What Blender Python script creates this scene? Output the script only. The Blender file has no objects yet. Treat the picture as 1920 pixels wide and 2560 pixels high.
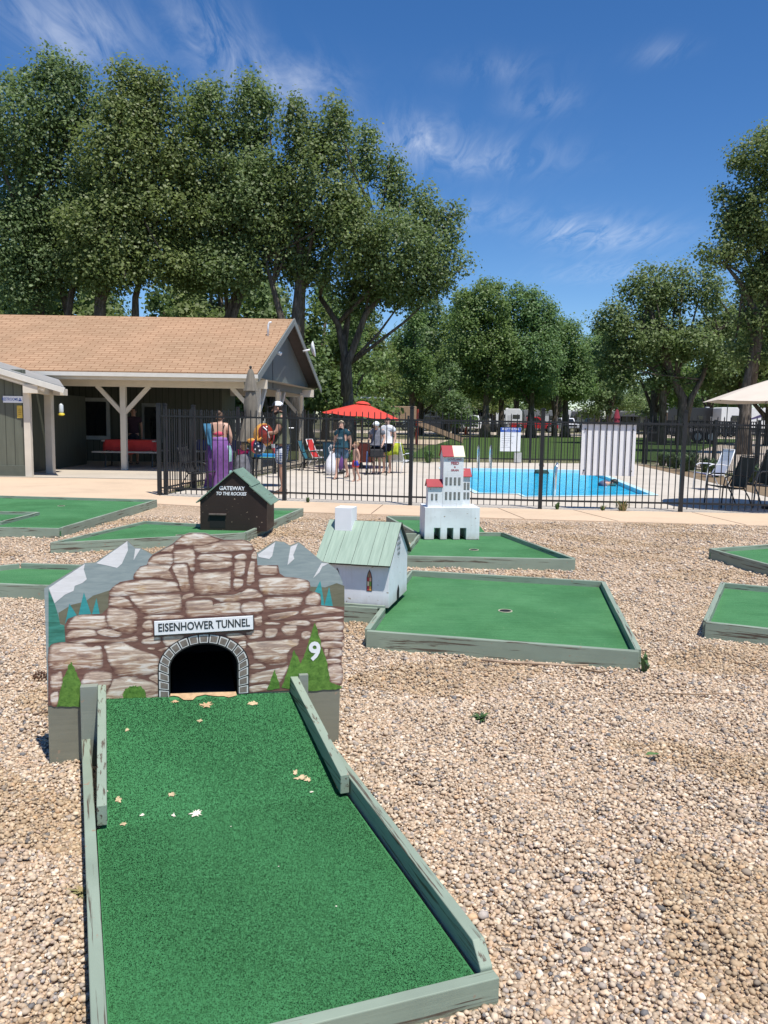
import bpy, bmesh, math, random
import numpy as np
from mathutils import Vector, Matrix, Quaternion
from mathutils.geometry import tessellate_polygon

S = bpy.context.scene
COL = S.collection
R = math.radians
random.seed(7)
NP = np.random.default_rng(7)

# ------------------------------------------------------------------ camera
cam_d = bpy.data.cameras.new("camera"); cam = bpy.data.objects.new("camera", cam_d); COL.objects.link(cam)
cam_d.sensor_fit = 'AUTO'; cam_d.sensor_width = 36.0; cam_d.lens = 2071 / 2560 * 36
cam_d.clip_start = 0.05; cam_d.clip_end = 6000
cam.location = (0, 0, 1.5)
PITCH, ROLL = R(6.42), R(0.9)
cam.rotation_mode = 'QUATERNION'
cam.rotation_quaternion = (Quaternion((1, 0, 0), R(90) - PITCH) @ Quaternion((0, 0, 1), ROLL))
S.camera = cam

# ------------------------------------------------------------------ light
SUN_TO = Vector((0.23, -0.35, 1.0)).normalized()
w = bpy.data.worlds.new("World"); S.world = w; w.use_nodes = True
nt = w.node_tree; nt.nodes.clear()
def N(t, typ, **kw):
    n = t.nodes.new(typ)
    for k, v in kw.items(): setattr(n, k, v)
    return n
sky = N(nt, 'ShaderNodeTexSky'); sky.sky_type = 'NISHITA'; sky.sun_disc = False
sky.sun_elevation = math.asin(SUN_TO.z); sky.sun_rotation = math.atan2(SUN_TO.x, SUN_TO.y)
sky.altitude = 1600; sky.air_density = 1.0; sky.dust_density = 0.25; sky.ozone_density = 3.0
tc = N(nt, 'ShaderNodeTexCoord'); sep = N(nt, 'ShaderNodeSeparateXYZ')
nt.links.new(tc.outputs['Generated'], sep.inputs[0])
def wm(op, a, b=None):
    n = N(nt, 'ShaderNodeMath', operation=op)
    for i, v in enumerate((a, b)):
        if v is None: continue
        if isinstance(v, (int, float)): n.inputs[i].default_value = v
        else: nt.links.new(v, n.inputs[i])
    return n.outputs[0]
zc = wm('MAXIMUM', sep.outputs['Z'], 0.04)
px = wm('DIVIDE', sep.outputs['X'], zc); py = wm('DIVIDE', sep.outputs['Y'], zc)
cmb = N(nt, 'ShaderNodeCombineXYZ'); nt.links.new(px, cmb.inputs[0]); nt.links.new(py, cmb.inputs[1])
def cloud_noise(rot, scl, nscale, det, dist, lo, hi):
    mp = N(nt, 'ShaderNodeMapping'); nt.links.new(cmb.outputs[0], mp.inputs[0]); mp.inputs['Rotation'].default_value = (0, 0, R(rot)); mp.inputs['Scale'].default_value = scl
    n1 = N(nt, 'ShaderNodeTexNoise'); n1.inputs['Scale'].default_value = nscale; n1.inputs['Detail'].default_value = det; n1.inputs['Roughness'].default_value = 0.62; n1.inputs['Distortion'].default_value = dist
    nt.links.new(mp.outputs[0], n1.inputs[0]); mr = N(nt, 'ShaderNodeMapRange'); mr.inputs[1].default_value = lo; mr.inputs[2].default_value = hi; nt.links.new(n1.outputs[0], mr.inputs[0]); return mr.outputs[0]
wisp = cloud_noise(24, (4.6, 1.0, 1), 1.9, 10, 1.1, .37, .80)
total = None                       # a few patches of high cirrus: x/z, y/z on the cloud sheet, width, depth, strength
for (gx_, gy_, sx_, sy_, st_) in ((-.84, 2.30, .17, .26, .95), (-.47, 2.40, .10, .30, .95), (-.27, 2.66, .14, .20, .85), (.07, 3.10, .15, .22, .95), (.36, 3.32, .30, .22, .65), (.47, 2.74, .10, .12, .6), (.97, 4.50, .22, .32, .75), (1.30, 4.70, .30, .40, .55), (1.52, 5.7, .4, .4, .5), (.73, 2.37, .07, .08, .5), (.46, 4.2, .22, .3, .45), (.3, 2.5, .15, .1, .35)):
    ax = wm('DIVIDE', wm('SUBTRACT', px, gx_), sx_); ay = wm('DIVIDE', wm('SUBTRACT', py, gy_), sy_)
    g = wm('POWER', 2.718, wm('MULTIPLY', wm('ADD', wm('MULTIPLY', ax, ax), wm('MULTIPLY', ay, ay)), -1.0)); g = wm('MULTIPLY', g, st_)
    total = g if total is None else wm('ADD', total, g)
cl = wm('MULTIPLY', wm('MULTIPLY', wisp, total), .52)
hs = N(nt, 'ShaderNodeHueSaturation'); hs.inputs['Hue'].default_value = 0.505; hs.inputs['Saturation'].default_value = 1.27; hs.inputs['Value'].default_value = 1.0
nt.links.new(sky.outputs[0], hs.inputs['Color'])
mx = N(nt, 'ShaderNodeMix', data_type='RGBA')
nt.links.new(cl, mx.inputs['Factor']); nt.links.new(hs.outputs[0], mx.inputs['A']); mx.inputs['B'].default_value = (7.2, 7.6, 8.3, 1)
bg = N(nt, 'ShaderNodeBackground'); bg.inputs[1].default_value = 0.112
out = N(nt, 'ShaderNodeOutputWorld')
nt.links.new(mx.outputs['Result'], bg.inputs[0]); nt.links.new(bg.outputs[0], out.inputs[0])

sd = bpy.data.lights.new("sun", 'SUN'); sd.energy = 4.6; sd.angle = R(0.53); sd.color = (1.0, 0.955, 0.88)
so = bpy.data.objects.new("sun", sd); COL.objects.link(so); so.location = SUN_TO * 60
so.rotation_mode = 'QUATERNION'; so.rotation_quaternion = SUN_TO.to_track_quat('Z', 'Y')
S.view_settings.view_transform = 'Standard'; S.view_settings.look = 'None'
S.view_settings.exposure = 0.30; S.view_settings.gamma = 1.0
S.cycles.max_bounces = 6; S.cycles.transparent_max_bounces = 8

# ------------------------------------------------------------------ helpers
def tag(o, label=None, cat=None, group=None, kind=None):
    if label: o['label'] = label
    if cat: o['category'] = cat
    if group: o['group'] = group
    if kind: o['kind'] = kind
    return o
def empty(name, loc, label=None, cat=None, group=None, rz=0.0):
    o = bpy.data.objects.new(name, None); COL.objects.link(o); o.location = loc; o.rotation_euler = (0, 0, rz)
    o.empty_display_size = 0.1
    return tag(o, label, cat, group)
def copy_tree(o, parent=None):
    c = o.copy(); COL.objects.link(c)
    if parent is not None: c.parent = parent
    for ch in [x for x in o.children]: copy_tree(ch, c)
    return c
class MB:
    def __init__(s): s.v = []; s.f = []; s.m = []
    def add(s, vs, fs, m=0):
        b = len(s.v); s.v += [tuple(p) for p in vs]
        for f in fs: s.f.append(tuple(i + b for i in f)); s.m.append(m)
    def box(s, c, d, m=0, M=None):
        x, y, z = d[0] / 2, d[1] / 2, d[2] / 2
        vs = [Vector((i * x, j * y, k * z)) for k in (-1, 1) for j in (-1, 1) for i in (-1, 1)]
        if M is not None: vs = [M @ p for p in vs]
        s.add([p + Vector(c) for p in vs], [(0, 2, 3, 1), (4, 5, 7, 6), (0, 1, 5, 4), (2, 6, 7, 3), (0, 4, 6, 2), (1, 3, 7, 5)], m)
    def bar(s, p0, p1, wd, ht, m=0, up=(0, 0, 1)):
        p0, p1 = Vector(p0), Vector(p1); a = (p1 - p0)
        L = a.length; a.normalize(); u = Vector(up)
        if abs(a.dot(u)) > .98: u = Vector((0, 1, 0))
        sx = a.cross(u).normalized(); sz = sx.cross(a).normalized()
        M = Matrix((a, sx, sz)).transposed()
        s.box((p0 + p1) / 2, (L, wd, ht), m, M)
    def tube(s, pts, rad, n=8, m=0, cap=True, flat=None):
        pts = [Vector(p) for p in pts]
        if isinstance(rad, (int, float)): rad = [rad] * len(pts)
        b = len(s.v); prev = None
        for i, p in enumerate(pts):
            a = (pts[min(i + 1, len(pts) - 1)] - pts[max(i - 1, 0)])
            if a.length < 1e-9: a = Vector((0, 0, 1))
            a.normalize()
            if prev is None:
                t = Vector((0, 0, 1)) if abs(a.z) < .9 else Vector((1, 0, 0))
                prev = a.cross(t).normalized()
            else:
                prev = (prev - a * prev.dot(a)).normalized()
            q = a.cross(prev)
            for k in range(n):
                th = 2 * math.pi * k / n
                s.v.append(tuple(p + (prev * math.cos(th) + q * math.sin(th)) * rad[i]))
        for i in range(len(pts) - 1):
            for k in range(n):
                s.f.append((b + i * n + k, b + i * n + (k + 1) % n, b + (i + 1) * n + (k + 1) % n, b + (i + 1) * n + k)); s.m.append(m)
        if cap:
            s.f.append(tuple(b + k for k in range(n))[::-1]); s.m.append(m)
            e = b + (len(pts) - 1) * n
            s.f.append(tuple(e + k for k in range(n))); s.m.append(m)
    def lathe(s, prof, c=(0, 0, 0), n=16, m=0):
        b = len(s.v)
        for r, z in prof:
            for k in range(n):
                th = 2 * math.pi * k / n; s.v.append((c[0] + r * math.cos(th), c[1] + r * math.sin(th), c[2] + z))
        for i in range(len(prof) - 1):
            for k in range(n):
                s.f.append((b + i * n + k, b + i * n + (k + 1) % n, b + (i + 1) * n + (k + 1) % n, b + (i + 1) * n + k)); s.m.append(m)
        s.f.append(tuple(b + k for k in range(n))[::-1]); s.m.append(m)
        e = b + (len(prof) - 1) * n; s.f.append(tuple(e + k for k in range(n))); s.m.append(m)
    def prism(s, poly, z0, z1, m=0, mt=None):
        n = len(poly)
        ar = sum(poly[i][0] * poly[(i + 1) % n][1] - poly[(i + 1) % n][0] * poly[i][1] for i in range(n))
        if ar < 0: poly = poly[::-1]
        vs = [(p[0], p[1], z0) for p in poly] + [(p[0], p[1], z1) for p in poly]
        s.add(vs, [tuple(range(n))[::-1]] + [(i, (i + 1) % n, n + (i + 1) % n, n + i) for i in range(n)], m)
        b = len(s.v) - 2 * n
        s.f.append(tuple(b + n + i for i in range(n))); s.m.append(m if mt is None else mt)
    def sphere(s, c, r, m=0, nu=10, nv=7):
        if isinstance(r, (int, float)): r = (r, r, r)
        b = len(s.v)
        for j in range(nv + 1):
            ph = math.pi * j / nv
            for k in range(nu):
                th = 2 * math.pi * k / nu
                s.v.append((c[0] + r[0] * math.sin(ph) * math.cos(th), c[1] + r[1] * math.sin(ph) * math.sin(th), c[2] - r[2] * math.cos(ph)))
        for j in range(nv):
            for k in range(nu):
                s.f.append((b + j * nu + k, b + j * nu + (k + 1) % nu, b + (j + 1) * nu + (k + 1) % nu, b + (j + 1) * nu + k)); s.m.append(m)
    def xf(s, M):
        s.v = [tuple(M @ Vector(p)) for p in s.v]; return s
    def build(s, name, mats, parent=None, smooth=False, bevel=0, loc=None, rz=0, label=None):
        me = bpy.data.meshes.new(name); me.from_pydata(s.v, [], s.f)
        if not isinstance(mats, (list, tuple)): mats = [mats]
        for mt in mats: me.materials.append(mt)
        me.polygons.foreach_set('material_index', s.m)
        if smooth: me.polygons.foreach_set('use_smooth', [True] * len(s.f))
        me.validate(); me.update()
        o = bpy.data.objects.new(name, me); COL.objects.link(o)
        if parent is not None: o.parent = parent
        if loc is not None: o.location = loc
        o.rotation_euler = (0, 0, rz)
        if bevel:
            b = o.modifiers.new('bevel', 'BEVEL'); b.width = bevel; b.segments = 2; b.limit_method = 'ANGLE'
        if label: o['label'] = label
        return o
def np_mesh(name, V, F, mats, parent=None, smooth=False, col=None, mi=None, loc=None):
    """big meshes from numpy arrays; F is (n,k) of one face size; col per vertex"""
    me = bpy.data.meshes.new(name); n, k = F.shape
    me.vertices.add(len(V)); me.vertices.foreach_set('co', V.astype(np.float32).ravel())
    me.loops.add(n * k); me.loops.foreach_set('vertex_index', F.astype(np.int32).ravel())
    me.polygons.add(n); me.polygons.foreach_set('loop_start', np.arange(0, n * k, k, dtype=np.int32))
    me.polygons.foreach_set('loop_total', np.full(n, k, dtype=np.int32))
    if smooth: me.polygons.foreach_set('use_smooth', np.ones(n, dtype=bool))
    if not isinstance(mats, (list, tuple)): mats = [mats]
    for mt in mats: me.materials.append(mt)
    if mi is not None: me.polygons.foreach_set('material_index', mi.astype(np.int32))
    if col is not None:
        a = me.color_attributes.new('Col', 'FLOAT_COLOR', 'POINT')
        c4 = np.ones((len(V), 4), np.float32); c4[:, :3] = col; a.data.foreach_set('color', c4.ravel())
    me.update(); me.validate()
    o = bpy.data.objects.new(name, me); COL.objects.link(o)
    if parent is not None: o.parent = parent
    if loc is not None: o.location = loc
    return o
def text(name, s, size, mat, parent, M, extrude=0.001, align='CENTER', bold=0.0, shear=0.0, sx=1.0):
    c = bpy.data.curves.new(name, 'FONT'); c.body = s; c.size = size; c.align_x = align; c.align_y = 'CENTER'
    c.extrude = extrude; c.offset = bold; c.shear = shear; c.resolution_u = 3
    t = bpy.data.objects.new(name, c); COL.objects.link(t)
    dg = bpy.context.evaluated_depsgraph_get()
    me = bpy.data.meshes.new_from_object(t.evaluated_get(dg)); me.name = name
    bpy.data.objects.remove(t, do_unlink=True)
    me.materials.clear(); me.materials.append(mat)
    me.transform(Matrix.Diagonal((sx, 1, 1, 1)))
    o = bpy.data.objects.new(name, me); COL.objects.link(o); o.parent = parent; o.matrix_local = M
    return o
def upright(loc, rz=0.0):
    """matrix of a sheet standing up: local x along the wall, local y up, facing -y when rz = 0"""
    return Matrix.Translation(loc) @ Matrix.Rotation(rz, 4, 'Z') @ Matrix.Rotation(R(90), 4, 'X')

# ------------------------------------------------------------------ materials
MATS = {}
def L(t, a, b): t.links.new(a, b)
def base_mat(name, rough=0.6, spec=0.5, metal=0.0):
    m = bpy.data.materials.new(name); m.use_nodes = True; t = m.node_tree; t.nodes.clear()
    o = N(t, 'ShaderNodeOutputMaterial'); p = N(t, 'ShaderNodeBsdfPrincipled')
    p.inputs['Roughness'].default_value = rough; p.inputs['Metallic'].default_value = metal
    p.inputs['Specular IOR Level'].default_value = spec
    L(t, p.outputs[0], o.inputs[0]); return m, t, p
def noise(t, vec, scale, detail=4, rough=0.55, dist=0.0):
    n = N(t, 'ShaderNodeTexNoise'); n.inputs['Scale'].default_value = scale; n.inputs['Detail'].default_value = detail
    n.inputs['Roughness'].default_value = rough; n.inputs['Distortion'].default_value = dist
    if vec is not None: L(t, vec, n.inputs['Vector'])
    return n.outputs['Fac']
def ramp(t, fac, stops):
    r = N(t, 'ShaderNodeValToRGB'); e = r.color_ramp.elements
    while len(e) < len(stops): e.new(0.5)
    for i, (p, c) in enumerate(stops):
        e[i].position = p; e[i].color = tuple(c) + ((1,) if len(c) == 3 else ())
    L(t, fac, r.inputs[0]); return r.outputs[0]
def mapping(t, scale=(1, 1, 1), rot=(0, 0, 0), src='Object', loc=(0, 0, 0)):
    c = N(t, 'ShaderNodeTexCoord'); mp = N(t, 'ShaderNodeMapping'); mp.inputs['Scale'].default_value = scale
    mp.inputs['Rotation'].default_value = rot; mp.inputs['Location'].default_value = loc
    L(t, c.outputs[src], mp.inputs[0]); return mp.outputs[0]
def worldpos(t, scale=(1, 1, 1)):
    g = N(t, 'ShaderNodeNewGeometry'); mp = N(t, 'ShaderNodeMapping'); mp.inputs['Scale'].default_value = scale
    L(t, g.outputs['Position'], mp.inputs[0]); return mp.outputs[0]
def mixc(t, fac, a, b, mode='MIX'):
    n = N(t, 'ShaderNodeMix', data_type='RGBA', blend_type=mode)
    for k, v in (('Factor', fac), ('A', a), ('B', b)):
        i = n.inputs[k]
        if isinstance(v, (int, float)): i.default_value = v
        elif isinstance(v, (tuple, list)): i.default_value = tuple(v) + ((1,) if len(v) == 3 else ())
        else: L(t, v, i)
    return n.outputs['Result']
def bump(t, p, h, strength=0.3, dist=0.01):
    b = N(t, 'ShaderNodeBump'); b.inputs['Strength'].default_value = strength; b.inputs['Distance'].default_value = dist
    L(t, h, b.inputs['Height']); L(t, b.outputs[0], p.inputs['Normal'])
def sc(c, k): return tuple(min(1, max(0, x * k)) for x in c)
def plain(name, col, rough=0.55, var=0.12, scale=6.0, metal=0.0, bmp=0.0, spec=0.5, bscale=60):
    """one colour with mottled wear"""
    if name in MATS: return MATS[name]
    m, t, p = base_mat(name, rough, spec, metal)
    v = worldpos(t); f = noise(t, v, scale, 5)
    L(t, ramp(t, f, [(0.3, sc(col, 1 - var)), (0.7, sc(col, 1 + var))]), p.inputs['Base Color'])
    if bmp: bump(t, p, noise(t, v, bscale, 4), bmp, 0.004)
    MATS[name] = m; return m
def painted_wood(name, col, crack=(.095, .075, .055), wear=0.56, grain=(2.2, 55, 55), rough=0.6, splash=0.0):
    """painted board: paint with fine cracks, bare grain and grime along local x"""
    if name in MATS: return MATS[name]
    m, t, p = base_mat(name, rough, 0.35)
    oi = N(t, 'ShaderNodeObjectInfo'); tcx = N(t, 'ShaderNodeTexCoord'); sv = N(t, 'ShaderNodeVectorMath', operation='SCALE'); sv.inputs[0].default_value = (17, 5, 3); L(t, oi.outputs['Random'], sv.inputs['Scale'])
    ad = N(t, 'ShaderNodeVectorMath', operation='ADD'); L(t, tcx.outputs['Object'], ad.inputs[0]); L(t, sv.outputs[0], ad.inputs[1])
    mpx = N(t, 'ShaderNodeMapping'); mpx.inputs['Scale'].default_value = grain; L(t, ad.outputs[0], mpx.inputs[0]); g = noise(t, mpx.outputs[0], 1.0, 6, 0.62, 0.35)
    v2 = N(t, 'ShaderNodeMapping'); v2.inputs['Scale'].default_value = (3, 3, 3); L(t, ad.outputs[0], v2.inputs[0]); big = noise(t, v2.outputs[0], 1.3, 4)
    paint = ramp(t, big, [(0.3, sc(col, 0.86)), (0.72, sc(col, 1.1))])
    a = N(t, 'ShaderNodeMath', operation='MULTIPLY_ADD'); L(t, big, a.inputs[0]); a.inputs[1].default_value = 0.22; L(t, g, a.inputs[2])
    k = N(t, 'ShaderNodeMapRange'); k.inputs[1].default_value = wear + 0.11; k.inputs[2].default_value = wear + 0.17; L(t, a.outputs[0], k.inputs[0])
    c = mixc(t, k.outputs[0], paint, crack)
    sp = noise(t, ad.outputs[0], 26.0, 2)
    k2 = N(t, 'ShaderNodeMapRange'); k2.inputs[1].default_value = 0.70; k2.inputs[2].default_value = 0.74; L(t, sp, k2.inputs[0])
    c = mixc(t, k2.outputs[0], c, (.30, .235, .17))
    if splash:                      # soil thrown up by rain round the foot, and faint drips
        ge = N(t, 'ShaderNodeNewGeometry'); sx_ = N(t, 'ShaderNodeSeparateXYZ'); L(t, ge.outputs['Position'], sx_.inputs[0])
        hz = N(t, 'ShaderNodeMapRange'); hz.inputs[1].default_value = splash; hz.inputs[2].default_value = splash - .09; L(t, sx_.outputs['Z'], hz.inputs[0])
        dn = noise(t, worldpos(t, (30, 30, 9)), 1.2, 5, .7); dm = N(t, 'ShaderNodeMath', operation='MULTIPLY'); L(t, hz.outputs[0], dm.inputs[0]); L(t, dn, dm.inputs[1])
        c = mixc(t, dm.outputs[0], c, (.36, .29, .21))
        dr = noise(t, worldpos(t, (38, 38, 2.2)), 1.0, 4, .6); dk_ = N(t, 'ShaderNodeMapRange'); dk_.inputs[1].default_value = .56; dk_.inputs[2].default_value = .78; dk_.inputs[4].default_value = .35; L(t, dr, dk_.inputs[0])
        c = mixc(t, dk_.outputs[0], c, (.50, .47, .42))
    L(t, c, p.inputs['Base Color'])
    bump(t, p, g, 0.35, 0.003)
    MATS[name] = m; return m
SAGE = (.262, .322, .250)
M_rail = painted_wood('sage_painted_wood', SAGE)
M_raildark = painted_wood('weathered_sage_wood', (.27, .32, .25), wear=0.55)
def carpet(name, lo, hi, scale=500, streak=0.0):
    m, t, p = base_mat(name, 0.85, 0.12)
    v = worldpos(t); f = noise(t, v, scale, 3, 0.7); b = noise(t, v, 2.2, 5, 0.6)
    v3 = worldpos(t, (14, 160, 14)); s_ = noise(t, v3, 1.0, 4, 0.6)
    a = N(t, 'ShaderNodeMath', operation='MULTIPLY_ADD'); L(t, b, a.inputs[0]); a.inputs[1].default_value = 0.36; L(t, f, a.inputs[2])
    a2 = N(t, 'ShaderNodeMath', operation='MULTIPLY_ADD'); L(t, s_, a2.inputs[0]); a2.inputs[1].default_value = 0.34; L(t, a.outputs[0], a2.inputs[2])
    L(t, ramp(t, a2.outputs[0], [(0.58, lo), (0.85, tuple((x + y) / 2 for x, y in zip(lo, hi))), (1.12, hi)]), p.inputs['Base Color'])
    if streak:                      # faded and dirtied patches of carpet that has lain out for years
        cb_ = [l for l in t.links if l.to_socket == p.inputs['Base Color']][0].from_socket
        q1 = noise(t, v, 0.85, 6, .65, .6); q2 = noise(t, worldpos(t, (3, 40, 3)), 1.0, 3)
        cb_ = mixc(t, 1.0, cb_, ramp(t, q1, [(.32, (.74, .78, .72)), (.5, (1, 1, 1)), (.7, (1.22, 1.10, 1.16))]), 'MULTIPLY')
        cb_ = mixc(t, 1.0, cb_, ramp(t, q2, [(.3, (.90, .90, .90)), (.7, (1.08, 1.08, 1.08))]), 'MULTIPLY')
        sp2 = noise(t, v, 42, 2); kk_ = N(t, 'ShaderNodeMapRange'); kk_.inputs[1].default_value = .735; kk_.inputs[2].default_value = .76; kk_.inputs[4].default_value = .6; L(t, sp2, kk_.inputs[0])
        L(t, mixc(t, kk_.outputs[0], cb_, (.40, .36, .26)), p.inputs['Base Color'])
    bump(t, p, f, 0.5, 0.004)
    return m
M_turf = carpet('green_turf', (.036, .155, .056), (.068, .250, .100))
M_turf_far = carpet('faded_green_turf', (.030, .125, .046), (.092, .250, .106), 260, 1.0)
M_trim = plain('cream_trim_paint', (.66, .60, .50), 0.55, 0.07, 3)
M_white = plain('white_paint', (.80, .82, .84), 0.5, 0.05, 8, bmp=0.15)
M_black = plain('black_metal', (.018, .019, .021), 0.42, 0.2, 5, spec=0.4)
M_dark = plain('dark_void', (.006, .006, .006), 0.8, 0.1)

# ------------------------------------------------------------------ the setting: ground, paving, pool
def sheet(name, poly, z, mat, thick=0.0):
    b = MB()
    if thick: b.prism(poly, z - thick, z)
    else: b.add([(x, y, z) for x, y in poly], [tuple(range(len(poly)))])
    return tag(b.build(name, mat), kind='structure')
def ground_mat():
    m, t, p = base_mat('dry_ground', 0.95, 0.1); v = worldpos(t)
    a = noise(t, v, 0.35, 6, 0.6); b = noise(t, v, 7, 4)
    c = ramp(t, a, [(0.35, (.20, .165, .11)), (0.5, (.11, .13, .05)), (0.7, (.24, .20, .14))])
    L(t, mixc(t, 0.35, c, ramp(t, b, [(0.3, (.08, .08, .04)), (0.7, (.26, .22, .16))])), p.inputs['Base Color'])
    return m
def gravel_mat():
    m, t, p = base_mat('pea_gravel', 0.8, 0.25); v = worldpos(t)
    vo = N(t, 'ShaderNodeTexVoronoi'); vo.inputs['Scale'].default_value = 72; vo.inputs['Randomness'].default_value = 1.0; L(t, v, vo.inputs['Vector'])
    sx = N(t, 'ShaderNodeSeparateColor'); L(t, vo.outputs['Color'], sx.inputs[0])
    stone = ramp(t, sx.outputs[0], [(0.0, (.13, .12, .115)), (0.14, (.30, .25, .20)), (0.36, (.46, .37, .285)), (0.58, (.55, .45, .355)), (0.8, (.62, .52, .42)), (0.93, (.74, .66, .57))])
    hue = mixc(t, sx.outputs[1], (1.0, .97, .95), (1.08, .94, .80))
    stone = mixc(t, 1.0, stone, hue, 'MULTIPLY')
    gap = N(t, 'ShaderNodeMapRange'); gap.inputs[1].default_value = 0.55; gap.inputs[2].default_value = 0.86; L(t, vo.outputs['Distance'], gap.inputs[0])
    c = mixc(t, gap.outputs[0], stone, (.24, .19, .135))
    big = noise(t, v, 0.9, 5, 0.6)
    c = mixc(t, 1.0, c, ramp(t, big, [(0.3, (.80, .74, .66)), (0.55, (.96, .94, .90)), (0.8, (.96, .91, .84))]), 'MULTIPLY')
    L(t, c, p.inputs['Base Color'])
    inv = N(t, 'ShaderNodeMath', operation='SUBTRACT'); inv.inputs[0].default_value = 1.0; L(t, vo.outputs['Distance'], inv.inputs[1])
    bump(t, p, inv.outputs[0], 0.8, 0.008)
    return m
def concrete(name, col, crackline=False, stain=0.18):
    m, t, p = base_mat(name, 0.85, 0.2); v = worldpos(t)
    a = noise(t, v, 0.8, 6, 0.65); b = noise(t, v, 30, 4); 
    c = ramp(t, a, [(0.3, sc(col, 1 - stain)), (0.52, col), (0.75, sc(col, 1.07))])
    c = mixc(t, 0.25, c, ramp(t, b, [(0.3, sc(col, .8)), (0.7, sc(col, 1.1))]))
    L(t, c, p.inputs['Base Color']); bump(t, p, b, 0.15, 0.004)
    return m
M_ground = ground_mat(); M_gravel = gravel_mat()
M_walk = concrete('peach_concrete', (.62, .47, .33)); M_deck = concrete('pale_concrete', (.56, .505, .43), stain=0.2)
M_floor = concrete('pavilion_concrete', (.50, .44, .36))
PX0, PX1, PY0, PY1 = 1.2, 6.6, 16.15, 25.95
b = MB(); BIG = 900
b.add([(-BIG, -BIG, -.03), (BIG, -BIG, -.03), (BIG, PY0, -.03), (-BIG, PY0, -.03)], [(0, 1, 2, 3)])
b.add([(-BIG, PY1, -.03), (BIG, PY1, -.03), (BIG, BIG, -.03), (-BIG, BIG, -.03)], [(0, 1, 2, 3)])
b.add([(-BIG, PY0, -.03), (PX0, PY0, -.03), (PX0, PY1, -.03), (-BIG, PY1, -.03)], [(0, 1, 2, 3)])
b.add([(PX1, PY0, -.03), (BIG, PY0, -.03), (BIG, PY1, -.03), (PX1, PY1, -.03)], [(0, 1, 2, 3)])
tag(b.build('ground', M_ground), kind='structure')
gravel = sheet('gravel_bed', [(-14, -6), (16, -6), (16, 11.6), (9, 11.95), (5.69, 12.2), (3.6, 12.42), (1.92, 12.62), (0.2, 12.85), (-1.31, 13.05), (-2.6, 13.5), (-3.95, 14.0), (-7, 14.35), (-14, 14.6)], 0.0, M_gravel)
walk_front = [(16, 11.6), (9, 11.95), (5.69, 12.2), (3.6, 12.42), (1.92, 12.62), (0.2, 12.85), (-1.31, 13.05), (-2.6, 13.5), (-3.95, 14.0), (-7, 14.35), (-14, 14.6)]
FENCE_PTS = [(-4.22, 15.5), (-1.80, 14.87), (0.456, 14.41), (2.67, 14.13), (5.04, 14.02), (7.40, 13.9), (9.8, 13.8)]
walk_back = [(16, 13.55), (9.8, 13.72), (7.40, 13.82), (5.04, 13.93), (2.67, 14.03), (0.456, 14.30), (-1.80, 14.75), (-4.22, 15.4), (-4.35, 19.2), (-14, 19.4)]
sheet('walkway', walk_front + walk_back[::-1], 0.012, M_walk, 0.04)
# joints of the walkway: thin dark slots cut across it
b = MB()
for (x0, y0, x1, y1) in [(-2.75, 13.62, -1.95, 14.75), (-0.2, 12.95, -.02, 14.36), (2.15, 12.62, 1.95, 14.1), (3.55, 12.48, 3.22, 13.98), (5.4, 12.26, 5.2, 13.9)]:
    b.bar((x0, y0, .0135), (x1, y1, .0135), .014, .003)
tag(b.build('walkway_joint', plain('joint_dirt', (.16, .10, .07), .9)), kind='structure')
POOL = [(1.9, 16.95), (2.75, 16.95), (2.78, 16.34), (4.05, 16.70), (5.64, 17.17), (6.28, 23.94), (6.42, 25.64), (1.75, 25.84), (1.6, 21.0)]
# deck with the pool cut out of it
bm = bmesh.new()
outer = [(9.75, 13.73), (7.40, 13.83), (5.04, 13.94), (2.67, 14.04), (0.456, 14.31), (-1.80, 14.76), (-4.22, 15.41), (-3.3, 20.4), (-2.2, 27.2), (-1.6, 28.9), (9.45, 30.4), (10.3, 18.0)]
def ring(pts, z): return [bm.verts.new((x, y, z)) for x, y in pts]
vo_, vi_ = ring(outer, .006), ring(POOL, .006)
ed = [bm.edges.new((a[i], a[(i + 1) % len(a)])) for a in (vo_, vi_) for i in range(len(a))]
bmesh.ops.triangle_fill(bm, use_beauty=True, use_dissolve=False, edges=ed, normal=(0, 0, 1))
me = bpy.data.meshes.new('pool_deck'); bm.to_mesh(me); bm.free(); me.materials.append(M_deck)
o = bpy.data.objects.new('pool_deck', me); COL.objects.link(o); tag(o, kind='structure')
# basin and coping
b = MB(); n = len(POOL)
vs = [(x, y, .0) for x, y in POOL] + [(x, y, -1.3) for x, y in POOL]
b.add(vs, [(i, (i + 1) % n, n + (i + 1) % n, n + i) for i in range(n)] + [tuple(range(n, 2 * n))])
tag(b.build('pool_basin', plain('pool_plaster', (.30, .66, .80), .5, .08, 2)), kind='structure')
b = MB(); cx = sum(p[0] for p in POOL) / n; cy = sum(p[1] for p in POOL) / n
inn = [(cx + (x - cx) * .962, cy + (y - cy) * .974) for x, y in POOL]; oo = [(cx + (x - cx) * 1.03, cy + (y - cy) * 1.02) for x, y in POOL]
vs = [(x, y, .018) for x, y in oo] + [(x, y, .018) for x, y in inn] + [(x, y, -.12) for x, y in inn]
b.add(vs, [(i, (i + 1) % n, n + (i + 1) % n, n + i) for i in range(n)] + [(n + i, n + (i + 1) % n, 2 * n + (i + 1) % n, 2 * n + i) for i in range(n)])
tag(b.build('pool_coping', plain('pool_edge', (.52, .74, .80), .5, .06, 4)), kind='structure')
m, t, p = base_mat('pool_water', 0.06, 0.5)
v = worldpos(t, (1.0, 1.9, 1.0)); f = noise(t, v, 2.6, 5, 0.6, 1.2)
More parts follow.
